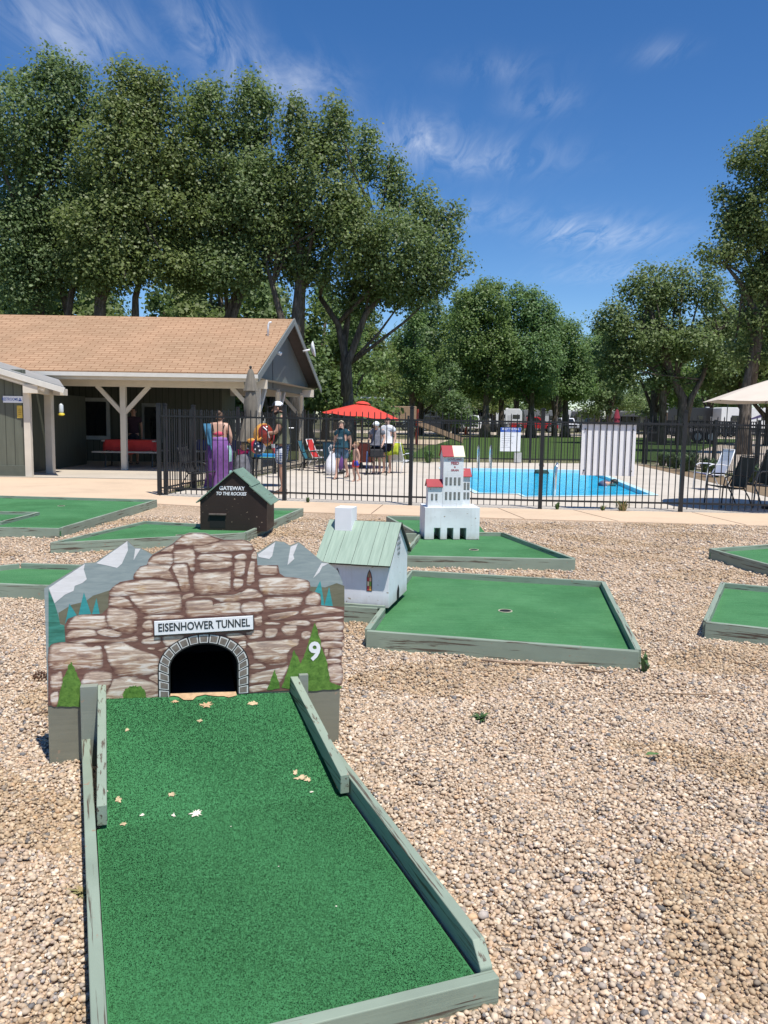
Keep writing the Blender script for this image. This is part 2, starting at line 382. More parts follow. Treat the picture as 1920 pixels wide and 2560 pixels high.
L(t, ramp(t, f, [(0.3, (.006, .37, .66)), (0.50, (.016, .50, .80)), (0.70, (.16, .68, .88))]), p.inputs['Base Color'])
bump(t, p, noise(t, worldpos(t, (1, 1.8, 1)), 4.5, 5, 0.6, 0.8), 0.7, 0.08)
M_water = m
sheet('water', inn, -.075, M_water)
# lawn, road and the play area beyond
def lawn_mat(name, lo, hi):
    m, t, p = base_mat(name, 0.95, 0.05); v = worldpos(t)
    a = noise(t, v, 0.7, 6, 0.65); c = noise(t, v, 18, 4, 0.7)
    k = mixc(t, 0.5, ramp(t, a, [(0.3, lo), (0.7, hi)]), ramp(t, c, [(0.3, sc(lo, .7)), (0.7, sc(hi, 1.1))]))
    L(t, k, p.inputs['Base Color']); return m
M_lawn = lawn_mat('lawn_grass', (.040, .075, .022), (.080, .125, .038))
sheet('lawn', [(0.8, 33), (70, 31), (70, 84), (12, 86), (4.2, 62), (2.4, 48)], -.012, M_lawn)
sheet('lawn', [(-60, 30), (-2, 30.2), (.6, 33), (1.6, 44), (-10, 48), (-60, 50)], -.014, lawn_mat('shaded_lawn_grass', (.06, .08, .03), (.12, .13, .06)))
M_sand = concrete('packed_sand', (.50, .40, .29))
sheet('path', [(-40, 50), (3.0, 50), (4.8, 62), (3.4, 62.5), (-40, 60)], -.010, M_sand)
sheet('road', [(-90, 88), (110, 84), (130, 104), (-90, 110)], -.010, concrete('road_gravel', (.50, .42, .33)))
sheet('road', [(9.9, 30.5), (12.5, 18), (40, 16), (70, 40), (60, 84), (38, 84), (24, 60)], -.008, concrete('drive_gravel', (.44, .37, .30)))

ROCKS=[[(538,950),(567,979),(598,991),(635,991),(667,987),(704,972),(725,959),(651,939),(610,942),(571,939)],[(618,936),(655,939),(733,955),(792,959),(829,959),(857,946),(867,928),(855,913),(791,911),(712,910),(659,906),(630,916)],[(485,922),(530,944),(530,927),(518,913),(481,913)],[(437,885),(457,902),(522,906),(521,862),(428,862)],[(534,914),(554,922),(607,924),(622,893),(618,834),(602,834),(590,864),(535,868)],[(370,820),(392,846),(428,856),(517,856),(509,837),(522,815),(524,796),(468,801),(424,806),(372,801)],[(527,849),(557,856),(588,851),(592,805),(599,749),(560,742),(552,780),(537,811)],[(270,752),(308,783),(375,791),(447,793),(532,780),(546,759),(547,740),(414,734),(327,729),(274,731)],[(265,714),(287,725),(327,719),(356,692),(352,674),(269,684)],[(350,723),(406,729),(554,724),(558,695),(559,654),(494,647),(407,647),(374,685)],[(564,720),(611,730),(613,715),(576,703),(563,706)],[(256,663),(270,675),(355,663),(375,642),(372,595),(370,568),(320,565),(265,593),(252,622)],[(94,608),(110,632),(137,649),(230,647),(244,627),(249,590),(175,589),(95,594)],[(90,575),(116,588),(190,586),(206,557),(143,555),(90,550)],[(210,577),(249,585),(303,572),(310,557),(280,549),(229,560)],[(100,540),(174,546),(252,541),(337,544),(365,550),(373,528),(331,526),(228,527),(107,533)],[(408,633),(453,638),(558,634),(555,620),(413,622)],[(397,599),(420,617),(437,609),(439,576),(416,571),(399,581)],[(396,561),(437,561),(435,546),(404,546)],[(392,527),(419,538),(466,542),(466,515),(404,512)],[(488,542),(573,542),(544,515),(504,498),(486,514)],[(585,689),(628,697),(690,693),(696,672),(715,679),(806,680),(811,646),(814,629),(731,626),(606,623),(586,634)],[(639,893),(663,900),(770,899),(777,881),(774,869),(643,874)],[(643,859),(691,865),(772,865),(773,842),(712,834),(651,834)],[(622,811),(691,818),(771,819),(772,786),(771,756),(772,735),(711,724),(633,727),(621,744)],[(794,889),(821,898),(841,894),(840,872),(796,871)],[(792,858),(837,861),(836,828),(828,803),(792,799)],[(864,887),(876,907),(889,899),(887,875),(868,875)],[(859,856),(881,860),(878,818),(878,775),(858,759),(843,767),(847,801)],[(788,785),(816,788),(831,777),(819,746),(791,737)],[(608,711),(649,714),(774,711),(816,723),(850,743),(884,733),(908,712),(900,696),(837,694),(782,685),(732,689),(690,707)],[(898,840),(969,840),(981,823),(981,802),(939,799),(900,809)],[(904,781),(965,788),(1052,783),(1112,768),(1123,749),(1112,728),(1074,711),(987,710),(919,717),(904,747)],[(932,693),(987,697),(1086,693),(1086,670),(1073,649),(987,644),(932,650)],[(830,675),(906,678),(910,629),(830,630)],[(941,617),(1009,627),(1068,629),(1068,617),(1009,599),(957,594),(941,605)],[(1110,695),(1139,715),(1169,702),(1173,659),(1110,662)],[(1093,629),(1118,647),(1184,649),(1268,630),(1277,619),(1184,613),(1096,610)],[(1128,589),(1207,597),(1273,596),(1273,587),(1158,581)],[(878,607),(908,614),(912,584),(904,572),(881,573)],[(928,585),(986,580),(986,573),(928,576)],[(1010,577),(1057,588),(1117,583),(1126,562),(1079,564)],[(928,552),(979,553),(977,528),(961,515),(928,518)],[(1003,561),(1064,563),(1064,533),(1044,519),(1010,527)],[(1159,572),(1273,571),(1273,533),(1172,538)],[(842,542),(908,548),(908,519),(853,513)],[(753,538),(824,538),(843,509),(781,516)],[(1093,531),(1131,533),(1126,504),(1093,501)],[(1173,524),(1273,524),(1274,488),(1172,493)],[(1182,481),(1274,478),(1274,451),(1190,453)],[(854,495),(965,496),(1066,500),(1074,476),(1048,464),(1026,438),(1022,394),(944,392),(918,403),(879,424),(870,460)],[(858,389),(883,400),(913,394),(925,373),(858,377)],[(862,344),(900,357),(979,368),(1026,378),(1013,340),(987,306),(926,306),(862,307)],[(862,294),(939,298),(931,269),(858,269)],[(808,500),(840,500),(835,463),(815,476)],[(1195,446),(1212,448),(1212,416),(1199,416)],[(1222,445),(1272,445),(1273,410),(1223,410)],[(1205,398),(1268,397),(1268,378),(1209,377)],[(1214,364),(1275,367),(1276,279),(1227,287)],[(21,512),(45,531),(96,533),(154,524),(181,510),(222,508),(229,438),(213,419),(132,418),(23,428)],[(245,511),(311,520),(354,499),(386,484),(447,459),(462,434),(460,387),(401,378),(328,376),(286,389),(258,437),(248,484)],[(19,390),(42,403),(64,404),(67,354),(52,327),(22,333)],[(143,362),(166,396),(210,404),(249,397),(267,380),(259,334),(239,319),(212,316),(153,340)],[(224,281),(243,299),(264,341),(280,361),(348,368),(420,344),(455,320),(456,269),(366,260),(230,269)],[(418,360),(456,372),(459,331),(445,340)],[(17,310),(47,320),(41,263),(20,265)],[(416,494),(446,494),(446,485),(427,485)],[(458,481),(492,492),(506,489),(475,473)]]
BOARD_OUT=[(20,771),(168,873),(209,874),(341,966),(372,935),(395,932),(443,903),(486,925),(530,951),(567,982),(598,994),(635,994),(668,992),(709,975),(746,964),(829,961),(859,949),(874,926),(889,901),(897,902),(973,951),(1012,945),(1038,928),(1077,944),(1165,869),(1183,853),(1210,846),(1254,811),(1287,757)]
ROCK_BASE=[(14,518),(82,537),(80,609),(94,637),(137,653),(231,653),(259,681),(260,723),(269,756),(308,789),(369,799),(365,820),(392,853),(420,860),(428,885),(443,902),(485,924),(530,950),(567,981),(598,993),(635,993),(668,991),(709,974),(746,963),(829,960),(859,948),(874,926),(887,904),(892,845),(983,843),(990,806),(1013,790),(1117,770),(1130,744),(1125,722),(1175,707),(1179,653),(1287,641)]
P_SNOW=[[(22,772),(168,871),(163,847),(174,805),(156,789),(125,778),(120,757),(86,742),(43,706)],[(213,872),(341,964),(343,925),(317,867),(297,850),(259,861)],[(373,931),(395,931),(365,881)],[(894,894),(971,948),(965,924),(957,885),(944,872),(897,882)],[(1039,925),(1072,940),(1051,887),(1056,870),(1025,842),(1030,875)],[(1179,847),(1213,845),(1183,831),(1170,805),(1141,779)]]
P_OLIVE=[[(57,664),(111,697),(166,709),(197,733),(265,754),(263,668),(231,648),(98,637),(83,608),(61,618)],[(1131,741),(1197,735),(1250,753),(1286,739),(1287,638),(1175,650),(1124,722)]]
P_TEAL=[[(82,613),(102,702),(131,650),(102,626)],[(137,652),(161,749),(188,654)],[(191,652),(211,722),(223,653)],[(1150,717),(1174,767),(1187,697),(1194,649),(1177,653),(1170,702)],[(1193,648),(1215,738),(1233,647)]]
P_DKTEAL=[[(21,764),(43,706),(56,655),(63,614),(81,609),(82,537),(14,516)]]
P_GREEN=[[(1151,575),(1181,466),(1213,360),(1223,291),(1278,267),(1278,257),(1102,255),(998,280),(1031,370),(1055,455),(1088,384),(1119,478)],[(968,367),(993,276),(934,271)],[(101,452),(123,402),(141,341),(139,249),(42,256),(68,380),(81,404)],[(313,261),(311,296),(321,317),(339,327),(362,328),(384,324),(400,310),(407,290),(409,259)]]
# ------------------------------------------------------------------ minigolf holes
HOLES = []                     # outlines, so that no pebble is strewn on them
def rail(root, p0, p1, z0, z1, wd=.038, mat=None, dz0=0, dz1=0, name='rail'):
    """a plank on edge from p0 to p1 (world); dz lift its two ends (a sloping plank)"""
    p0, p1 = Vector((*p0, 0)), Vector((*p1, 0)); a = p1 - p0; Ln = a.length
    b = MB()
    b.add([(0, -wd / 2, z0 + dz0), (Ln, -wd / 2, z0 + dz1), (Ln, wd / 2, z0 + dz1), (0, wd / 2, z0 + dz0),
           (0, -wd / 2, z1 + dz0), (Ln, -wd / 2, z1 + dz1), (Ln, wd / 2, z1 + dz1), (0, wd / 2, z1 + dz0)],
          [(3, 2, 1, 0), (4, 5, 6, 7), (0, 1, 5, 4), (1, 2, 6, 5), (2, 3, 7, 6), (3, 0, 4, 7)])
    return b.build(name, mat or M_rail, root, bevel=.003, loc=p0 - Vector(root.location), rz=math.atan2(a.y, a.x))
def lerp(a, b, t): return (a[0] + (b[0] - a[0]) * t, a[1] + (b[1] - a[1]) * t)
def hole(label, outline, rails, carpets, cz=.07, top=.122, cut=None, extra_carpet=None):
    """outline: where the hole lies on the gravel; rails: pairs of points; carpets: polygons"""
    cx = sum(p[0] for p in outline) / len(outline); cy = sum(p[1] for p in outline) / len(outline)
    root = empty('minigolf_hole', (cx, cy, 0), label, 'minigolf hole', 'minigolf holes on the gravel')
    b = MB()
    for poly in carpets: b.prism([(x - cx, y - cy) for x, y in poly], .01, cz)
    b.build('carpet', M_turf_far, root)
    for i, (p0, p1) in enumerate(rails):
        rail(root, p0, p1, -.01, top + (.0015 if i % 2 else -.0015), mat=M_rail)
    HOLES.append(outline)
    return root
def cup(root, x, y, z, r=.054):
    b = MB(); b.lathe([(r, 0), (r, .004), (r * .86, .0042), (r * .84, .001)], n=20)
    c = b.build('cup', plain('cup_rim', (.45, .42, .30), .6), root, loc=(x - root.location.x, y - root.location.y, z - .002))
    b = MB(); b.lathe([(r * .8, .0035), (0.001, .0036)], n=20)
    b.build('cup_hollow', M_dark, c)
# --- the wide hole in front of the chapel
FL, FR, BR, BL = (-.10, 5.31), (1.565, 4.92), (1.92, 7.12), (.255, 7.51)
h = .019
L1, L2 = lerp(FL, BL, .29), lerp(FL, BL, .76)         # where the chapel arm joins the left side
rB = Vector((1.665, -.39)).normalized()
W1, W2 = (L1[0] - rB.x * 1.25, L1[1] - rB.y * 1.25), (L2[0] - rB.x * 1.25, L2[1] - rB.y * 1.25)
chapel_hole = hole('wide green minigolf hole in front of the white chapel, with a cup in the middle',
    [FL, FR, BR, BL, L2, W2, W1, L1],
    [(FL, FR), (lerp(FR, BR, .012), lerp(FR, BR, .988)), (BR, BL), (lerp(FL, BL, .012), L1), (L2, lerp(FL, BL, .988)), (lerp(L1, W1, .03), W1), (lerp(L2, W2, .03), W2)],
    [[FL, FR, BR, BL], [W1, L1, L2, W2]], cz=.068)
cup(chapel_hole, .93, 6.15, .07)
# --- the hole with the grain elevator
C0, C1, C2, C3 = (.20, 8.33), (1.94, 8.28), (1.47, 10.2), (.44, 9.95)
elev_hole = hole('angular green minigolf hole under the white feed and grain elevator',
    [C0, C1, C2, (1.22, 10.2), (.95, 11.4), (.02, 11.75), C3],
    [(C0, C1), (lerp(C1, C2, .012), lerp(C1, C2, .99)), (C2, (1.10, 10.18)), (lerp(C0, C3, .012), C3), ((.05, 11.72), (.40, 10.12)), ((.05, 11.74), (1.3, 11.72)), ((.10, 9.98), (.40, 9.98))],
    [[C0, C1, C2, (1.3, 10.2), (1.3, 11.7), (.05, 11.7), C3]], cz=.075)
cup(elev_hole, 1.0, 9.05, .078)
# --- the hole with the brown gateway cabin
D0, D1, D2, D3 = (-3.58, 8.80), (-1.66, 9.82), (-1.25, 12.6), (-3.13, 10.75)
D0 = (-3.58, 8.80)
gate_hole = hole('green minigolf hole running past the dark brown cabin, between tunnel board and fence',
    [D0, D1, D2, (-2.2, 12.55), (-2.33, 10.5), D3],
    [(D0, D1), (lerp(D1, D2, .008), D2), (lerp(D0, D3, .012), D3), (lerp(D3, (-2.27, 10.52), .02), (-2.31, 10.52)), ((-2.3, 12.58), (-1.28, 12.58))],
    [[D0, D1, D2, (-2.2, 12.55), (-2.33, 10.5), D3]], cz=.085)
cup(gate_hole, -2.42, 9.75, .088)
# --- far left
E0, E1, E2, E3 = (-5.3, 9.98), (-3.93, 9.95), (-3.74, 13.55), (-6.9, 13.9)
left_hole = hole('green minigolf hole at the edge of the plaza beyond the others, on the far left',
    [(-7.5, 9.98), E1, E2, (-7.5, 13.95)],
    [((-7.5, 9.99), E1), (lerp(E1, E2, .01), lerp(E1, E2, .99)), (E2, (-7.5, 13.93)), ((-4.85, 11.55), (-4.88, 10.45)), ((-4.87, 11.57), (-7.5, 11.6))],
    [[(-7.5, 9.98), E1, E2, (-7.5, 13.95)]], cz=.08)
cup(left_hole, -5.0, 12.75, .082)
# --- left, half hidden by the tunnel board
F0, F1, F2 = (-4.0, 6.72), (-2.70, 6.58), (-2.80, 7.47)
near_left = hole('small green minigolf hole half hidden behind the left edge of the tunnel board',
    [F0, (-1.9, 6.5), (-1.9, 7.43), (-3.34, 7.55), (-4.0, 7.2)],
    [(F0, (-1.9, 6.5)), ((-1.92, 7.43), (-3.34, 7.55)), (lerp((-3.34, 7.55), (-4.0, 6.95), .03), (-4.0, 6.95))],
    [[F0, (-1.9, 6.5), (-1.9, 7.43), (-3.34, 7.55), (-4.0, 6.95)]], cz=.075)
# --- two at the right edge
G0, G1, G2 = (3.64, 9.13), (4.46, 9.52), (3.83, 8.14)
right_far = hole('green minigolf hole at the right edge, the farther of the two there',
    [G0, (5.2, 9.87), (5.7, 8.9), (4.6, 6.2)],
    [(G0, (5.2, 9.87)), (lerp(G0, (4.02, 7.15), .02), (4.02, 7.15))],
    [[G0, (5.2, 9.87), (5.7, 8.9), (4.02, 7.15)]], cz=.075)
H0, H1, H2, H3 = (2.27, 5.70), (2.98, 7.15), (4.6, 6.4), (3.9, 4.96)
right_near = hole('green minigolf hole at the right edge, the nearer of the two there',
    [H0, H1, H2, H3],
    [(H0, H3), (lerp(H0, H1, .015), lerp(H0, H1, .985)), (H1, H2)],
    [[H0, H1, H2, H3]], cz=.072)
# ------------------------------------------------------------------ the near hole with its ramp
LO = Vector((.306, 1.986, 0)); LR = Vector((.937, .35, 0)); LA = Vector((-.35, .937, 0))
LRZ = math.atan2(LR.y, LR.x)
def lane(r, a, z=0): return LO + LR * r + LA * a + Vector((0, 0, z))
def lane_z(a): return .060 if a < 1.16 else .060 + (a - 1.16) * .205 / .71
ramp_hole = empty('minigolf_hole', LO, 'near green minigolf hole with a ramp rising to the painted tunnel board', 'minigolf hole', 'minigolf holes on the gravel', rz=LRZ)
# children live in lane coordinates: x across, y along
def board_a(r): return 1.835 - (r + .061) * .1155     # where the tunnel board's face stands
b = MB(); nr, na = 24, 50; vs = []; fs = []
for j in range(na + 1):
    for i in range(nr + 1):
        r_ = -.942 + (.907) * i / nr
        if j <= 30: a_ = .036 + (1.16 - .036) * j / 30; z_ = .060
        else:
            q = (j - 30) / 20; inn_r = -.905 + .845 * i / nr; r_ = inn_r if j > 30 else r_
            a_ = 1.16 + (board_a(r_) - .004 - 1.16) * q; z_ = lane_z(a_)
        vs.append((r_, a_, z_ + .0006 * math.sin(7 * r_ + 5 * a_)))
for j in range(na):
    for i in range(nr):
        k = j * (nr + 1) + i; fs.append((k, k + 1, k + nr + 2, k + nr + 1))
b.add(vs, fs)
carpet_o = b.build('carpet', M_turf, ramp_hole, smooth=True)
HOLES.append([tuple(lane(r, a).xy) for r, a in ((-.99, -.01), (.015, -.01), (.0, 1.2), (.0, 1.9), (-.99, 1.99))])
BARE = [  # worn spots (r, a, size across, size along, colour)
    (-.600, 1.166, .026, .021, 0), (-.676, 1.279, .014, .012, 1), (-.863, 1.29, .011, .015, 1), (-.851, 1.166, .013, .009, 1), (-.786, 1.195, .009, .007, 0),
    (-.680, 1.172, .007, .011, 0), (-.195, 1.305, .010, .014, 1), (-.183, 1.272, .024, .011, 1), (-.160, 1.256, .012, .013, 1), (-.161, 1.187, .008, .005, 0),
    (-.272, 1.77, .020, .016, 1), (-.515, 1.69, .010, .010, 1), (-.809, 1.683, .008, .012, 1), (-.47, 1.793, .028, .020, 2), (-.60, 1.84, .02, .010, 2), (-.905, 1.34, .006, .006, 0),
    (-.50, 1.03, .003, .003, 0), (-.40, .72, .003, .002, 0), (-.29, .45, .003, .003, 0)]
M_bare = [plain('pale_backing', (.72, .66, .54), .9, .15, 60), plain('worn_backing', (.52, .40, .24), .9, .3, 80), plain('raw_plywood', (.50, .335, .185), .8, .25, 40)]
DARKSPOT = [(-.275, 1.704, .022, .014), (-.532, 1.638, .016, .012), (-.665, 1.152, .012, .010), (-.44, 1.76, .010, .022), (-.205, 1.33, .016, .010)]
for (r_, a_, sr, sa, c_) in BARE:
    b = MB(); k = 26; pts = []
    for i in range(k):
        th = 2 * math.pi * i / k; q = random.uniform(.38, 1.35)
        rr, aa = r_ + sr * q * math.cos(th), a_ + sa * q * math.sin(th); pts.append((rr, aa, lane_z(aa) + .0045))
    b.add(pts, [tuple(range(k))]); b.build('worn_patch', M_bare[c_], ramp_hole)
# the bare strip where the ramp meets the tunnel mouth
b = MB(); pts = []
for i in range(16):
    q = i / 15; r_ = -.62 + .29 * q; pts.append((r_, board_a(r_) - .006, lane_z(board_a(r_)) + .006))
for i in range(16):
    q = 1 - i / 15; r_ = -.62 + .29 * q
    dep = .016 + .016 * abs(math.sin(i * 2.7)) + (.02 if 9 < i < 13 else 0) + (.014 if i < 3 else 0)
    a_ = board_a(r_) - dep; pts.append((r_, a_, lane_z(a_) + .005))
b.add(pts, [tuple(range(32))]); b.build('bare_lip', M_bare[2], ramp_hole)
# the pile: short blades standing on the carpet
M_pile = carpet('turf_pile_green', (.044, .178, .064), (.072, .262, .104))
t_ = M_pile.node_tree; up_n = N(t_, 'ShaderNodeCombineXYZ'); up_n.inputs[2].default_value = 1.0
bp_ = [q for q in t_.nodes if q.type == 'BUMP'][0]; L(t_, up_n.outputs[0], bp_.inputs['Normal'])
def pile(name, n, seed, root):
    rng = np.random.default_rng(seed)
    r_ = rng.uniform(-.938, -.040, n); a_ = rng.uniform(.045, 1.96, n)
    lim = 1.835 - (r_ + .061) * .1155 - .006
    keep = a_ < lim; keep &= ~((a_ > 1.16) & ((r_ < -.903) | (r_ > -.062)))
    for (br, ba, sr, sa, c_) in BARE: keep &= (((r_ - br) / (sr * .85)) ** 2 + ((a_ - ba) / (sa * .85)) ** 2) > 1
    keep &= ~((r_ > -.62) & (r_ < -.33) & (a_ > lim - .028 - .012 * np.sin(r_ * 60)))
    r_, a_ = r_[keep], a_[keep]; n = len(r_)
    z_ = np.where(a_ < 1.16, .060, .060 + (a_ - 1.16) * .205 / .71)
    hgt = rng.uniform(.002, .006, n); th = rng.uniform(0, 6.283, n); wd = .0016
    lx, ly = rng.normal(0, .0035, n), rng.normal(-.0012, .0035, n)
    V = np.zeros((n, 3, 3)); 
    V[:, 0] = np.stack([r_ - np.cos(th) * wd, a_ - np.sin(th) * wd, z_], 1); V[:, 1] = np.stack([r_ + np.cos(th) * wd, a_ + np.sin(th) * wd, z_], 1)
    V[:, 2] = np.stack([r_ + lx, a_ + ly, z_ + hgt], 1)
    F = np.arange(n * 3).reshape(n, 3)
    o = np_mesh(name, V.reshape(-1, 3), F, M_pile, root); o['kind'] = 'stuff'; return o
pile('turf_pile', 190000, 3, ramp_hole)
def lrail(p0, p1, z0, z1, wd=.036, dz0=0, dz1=0, chamf0=0, name='rail', mat=None):
    p0, p1 = Vector((*p0, 0)), Vector((*p1, 0)); a = p1 - p0; Ln = a.length; b = MB()
    prof = [(0, z0 + dz0), (Ln, z0 + dz1), (Ln, z1 + dz1)] + ([(chamf0, z1 + dz0), (0, z1 + dz0 - chamf0)] if chamf0 else [(0, z1 + dz0)])
    k = len(prof)
    b.add([(x, -wd / 2, z) for x, z in prof] + [(x, wd / 2, z) for x, z in prof],
          [tuple(range(k)), tuple(range(k, 2 * k))[::-1]] + [(i + k, (i + 1) % k + k, (i + 1) % k, i)[::1] for i in range(k)])
    o = b.build(name, mat or M_rail, ramp_hole, bevel=.003, loc=p0, rz=math.atan2(a.y, a.x)); return o
lrail((-1.02, .018), (.012, .018), -.01, .072, .036)                      # front board
lrail((-.006, .038), (-.006, 1.86), -.01, .128, .036, chamf0=.05)         # right
lrail((-.962, .038), (-.968, 1.95), -.01, .122, .036)                     # left
lrail((-.048, 1.125), (-.072, 1.855), .0, .075, .036, dz0=.075, dz1=.262, name='ramp_rail')
lrail((-.925, 1.155), (-.898, 1.905), .0, .075, .034, dz0=.075, dz1=.270, name='ramp_rail')
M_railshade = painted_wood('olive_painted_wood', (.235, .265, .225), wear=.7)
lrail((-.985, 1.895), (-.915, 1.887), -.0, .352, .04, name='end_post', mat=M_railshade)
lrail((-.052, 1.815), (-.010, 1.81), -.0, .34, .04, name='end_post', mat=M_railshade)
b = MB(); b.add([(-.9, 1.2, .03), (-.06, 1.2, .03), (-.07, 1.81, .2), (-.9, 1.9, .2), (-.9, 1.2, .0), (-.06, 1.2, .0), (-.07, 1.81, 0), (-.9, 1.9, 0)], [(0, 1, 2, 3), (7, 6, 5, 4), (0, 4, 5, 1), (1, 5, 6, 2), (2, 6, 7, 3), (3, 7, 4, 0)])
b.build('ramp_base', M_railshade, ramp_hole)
# ------------------------------------------------------------------ the painted tunnel board
BO = Vector((-1.424, 3.414, 0)); BRZ = math.atan2(.307, 1.241)
tun = empty('tunnel_obstacle', BO, 'plywood board painted as a stone tunnel mouth with snowy peaks and white name sign', 'minigolf obstacle', rz=BRZ)
def mm(poly): return [(x / 1000, y / 1000) for x, y in poly]
def smooth_poly(P, k=3):
    o = []; n = len(P)
    for i in range(n):
        p0, p1, p2, p3 = (Vector((*P[(i + d) % n], 0)) for d in (-1, 0, 1, 2))
        for j in range(k):
            t = j / k
            q = .5 * ((2 * p1) + (p2 - p0) * t + (2 * p0 - 5 * p1 + 4 * p2 - p3) * t * t + (3 * p1 - p0 - 3 * p2 + p3) * t ** 3)
            o.append((q.x, q.y))
    return o
def ccw(P):
    a = sum(P[i][0] * P[(i + 1) % len(P)][1] - P[(i + 1) % len(P)][0] * P[i][1] for i in range(len(P)))
    return P if a > 0 else P[::-1]
ACX, AHW, ATOP, ASPR = .656, .146, .500, .395         # tunnel mouth
def arch(hw, top, z0, n=24):
    pts = [(ACX + hw, z0)]
    for i in range(n + 1):
        th = math.pi * i / n; pts.append((ACX + hw * math.cos(th), ASPR + (top - ASPR) * math.sin(th)))
    pts.append((ACX - hw, z0)); return pts            # right foot, over, left foot
W_ = 1.278
top_line = mm(BOARD_OUT); top_line[0] = (.004, top_line[0][1]); top_line[-1] = (W_, top_line[-1][1])
outl = [(0.004, 0), ] + top_line + [(W_ - .012, 0)]
mouth = arch(AHW, ATOP, 0)
face = ccw([(0.004, 0)] + top_line + [(W_ - .012, 0)] + mouth)
M_ply = painted_wood('olive_board_paint', (.215, .215, .165), wear=.8, grain=(3, 40, 40))
def bt(name, lo, hi, scale=(5, 5, 30), crk=True):
    m, t, p = base_mat(name, .55, .3); v = mapping(t, scale); f = noise(t, v, 2.0, 6, .65, .4)
    c = ramp(t, f, [(.32, lo), (.68, hi)])
    if crk:
        g = noise(t, mapping(t, (4, 4, 150)), 1.0, 5, .6); k = N(t, 'ShaderNodeMapRange'); k.inputs[1].default_value = .70; k.inputs[2].default_value = .76; L(t, g, k.inputs[0])
        c = mixc(t, k.outputs[0], c, sc(lo, .45))
    L(t, c, p.inputs['Base Color']); return m
m, t, p = base_mat('painted_stone', .55, .3)          # brush strokes of the painted stones
at_ = N(t, 'ShaderNodeVertexColor'); at_.layer_name = 'Col'; sp_ = N(t, 'ShaderNodeSeparateColor'); L(t, at_.outputs[0], sp_.inputs[0])
st = noise(t, mapping(t, (5, 5, 34), (0, R(4), 0)), 1.5, 5, .6, 1.4)
big = noise(t, mapping(t, (7, 7, 12), loc=(4, 2, 1)), 1.4, 3)
colr = ramp(t, st, [(.34, (.15, .070, .048)), (.42, (.31, .175, .115)), (.47, (.47, .31, .21)), (.52, (.60, .45, .33)), (.57, (.78, .69, .58)), (.64, (.88, .83, .76))])
colr = mixc(t, .34, colr, mixc(t, sp_.outputs[1], (.17, .085, .062), (.86, .765, .67)))
yk = N(t, 'ShaderNodeMapRange'); yk.inputs[1].default_value = .60; yk.inputs[2].default_value = .75; L(t, big, yk.inputs[0]); yk.inputs[4].default_value = .5
colr = mixc(t, yk.outputs[0], colr, (.50, .30, .08))
dk = N(t, 'ShaderNodeMath', operation='MULTIPLY_ADD'); L(t, st, dk.inputs[0]); dk.inputs[1].default_value = -.5; L(t, sp_.outputs[0], dk.inputs[2])
k = N(t, 'ShaderNodeMapRange'); k.inputs[1].default_value = .20; k.inputs[2].default_value = .68; L(t, dk.outputs[0], k.inputs[0])
L(t, mixc(t, k.outputs[0], colr, (.115, .046, .038)), p.inputs['Base Color']); M_stone = m
PM = [M_ply, bt('mountain_grey', (.23, .29, .30), (.33, .39, .39)), bt('mountain_snow', (.66, .66, .66), (.82, .82, .83)), bt('foothill_olive', (.13, .13, .085), (.19, .185, .13)),
      bt('teal_spruce', (.03, .24, .25), (.06, .36, .37), crk=False), bt('dark_teal_spruce', (.03, .14, .10), (.07, .30, .24), crk=False), bt('rock_shadow', (.115, .055, .045), (.24, .13, .10)),
      M_stone, bt('painted_green_tree', (.05, .13, .02), (.15, .30, .055), (22, 22, 26), False), plain('arch_line', (.014, .014, .015), .5), plain('arch_stone', (.19, .16, .135), .6, .3, 40), M_white, plain('arch_white', (.62, .62, .60), .5, .1, 30)]
V, F, MI, CC = [], [], [], []
def flat(poly, off, mi):
    b0 = len(V); V.extend((x, -off, z) for x, z in poly); F.append(tuple(range(b0, b0 + len(poly)))); MI.append(mi); CC.extend([(0, .5, 0)] * len(poly))
n = len(face)
flat(face, 0, 0)
b0 = len(V); V.extend((x, .020, z) for x, z in face); CC.extend([(0, .5, 0)] * n); F.append(tuple(range(b0, b0 + n))[::-1]); MI.append(0)
for i in range(n): F.append((i, b0 + i, b0 + (i + 1) % n, (i + 1) % n)); MI.append(0)
flat(ccw([(.0045, .262)] + [(x, z - .0005) for x, z in top_line] + [(W_ - .006, .262)] + arch(AHW + .001, ATOP + .001, .262)), .0008, 1)
for P in P_OLIVE: flat(ccw(mm(P)), .0012, 3)
for P in P_SNOW: flat(ccw(mm(P)), .0016, 2)
for P in P_DKTEAL: flat(ccw(mm(P)), .0016, 5)
for P in P_TEAL: flat(ccw(mm(P)), .0022, 4)
flat(ccw([(.005, .263)] + mm(ROCK_BASE) + [(W_ - .007, .263)] + arch(AHW + .002, ATOP + .002, .263)), .0026, 6)
rr = random.Random(5)
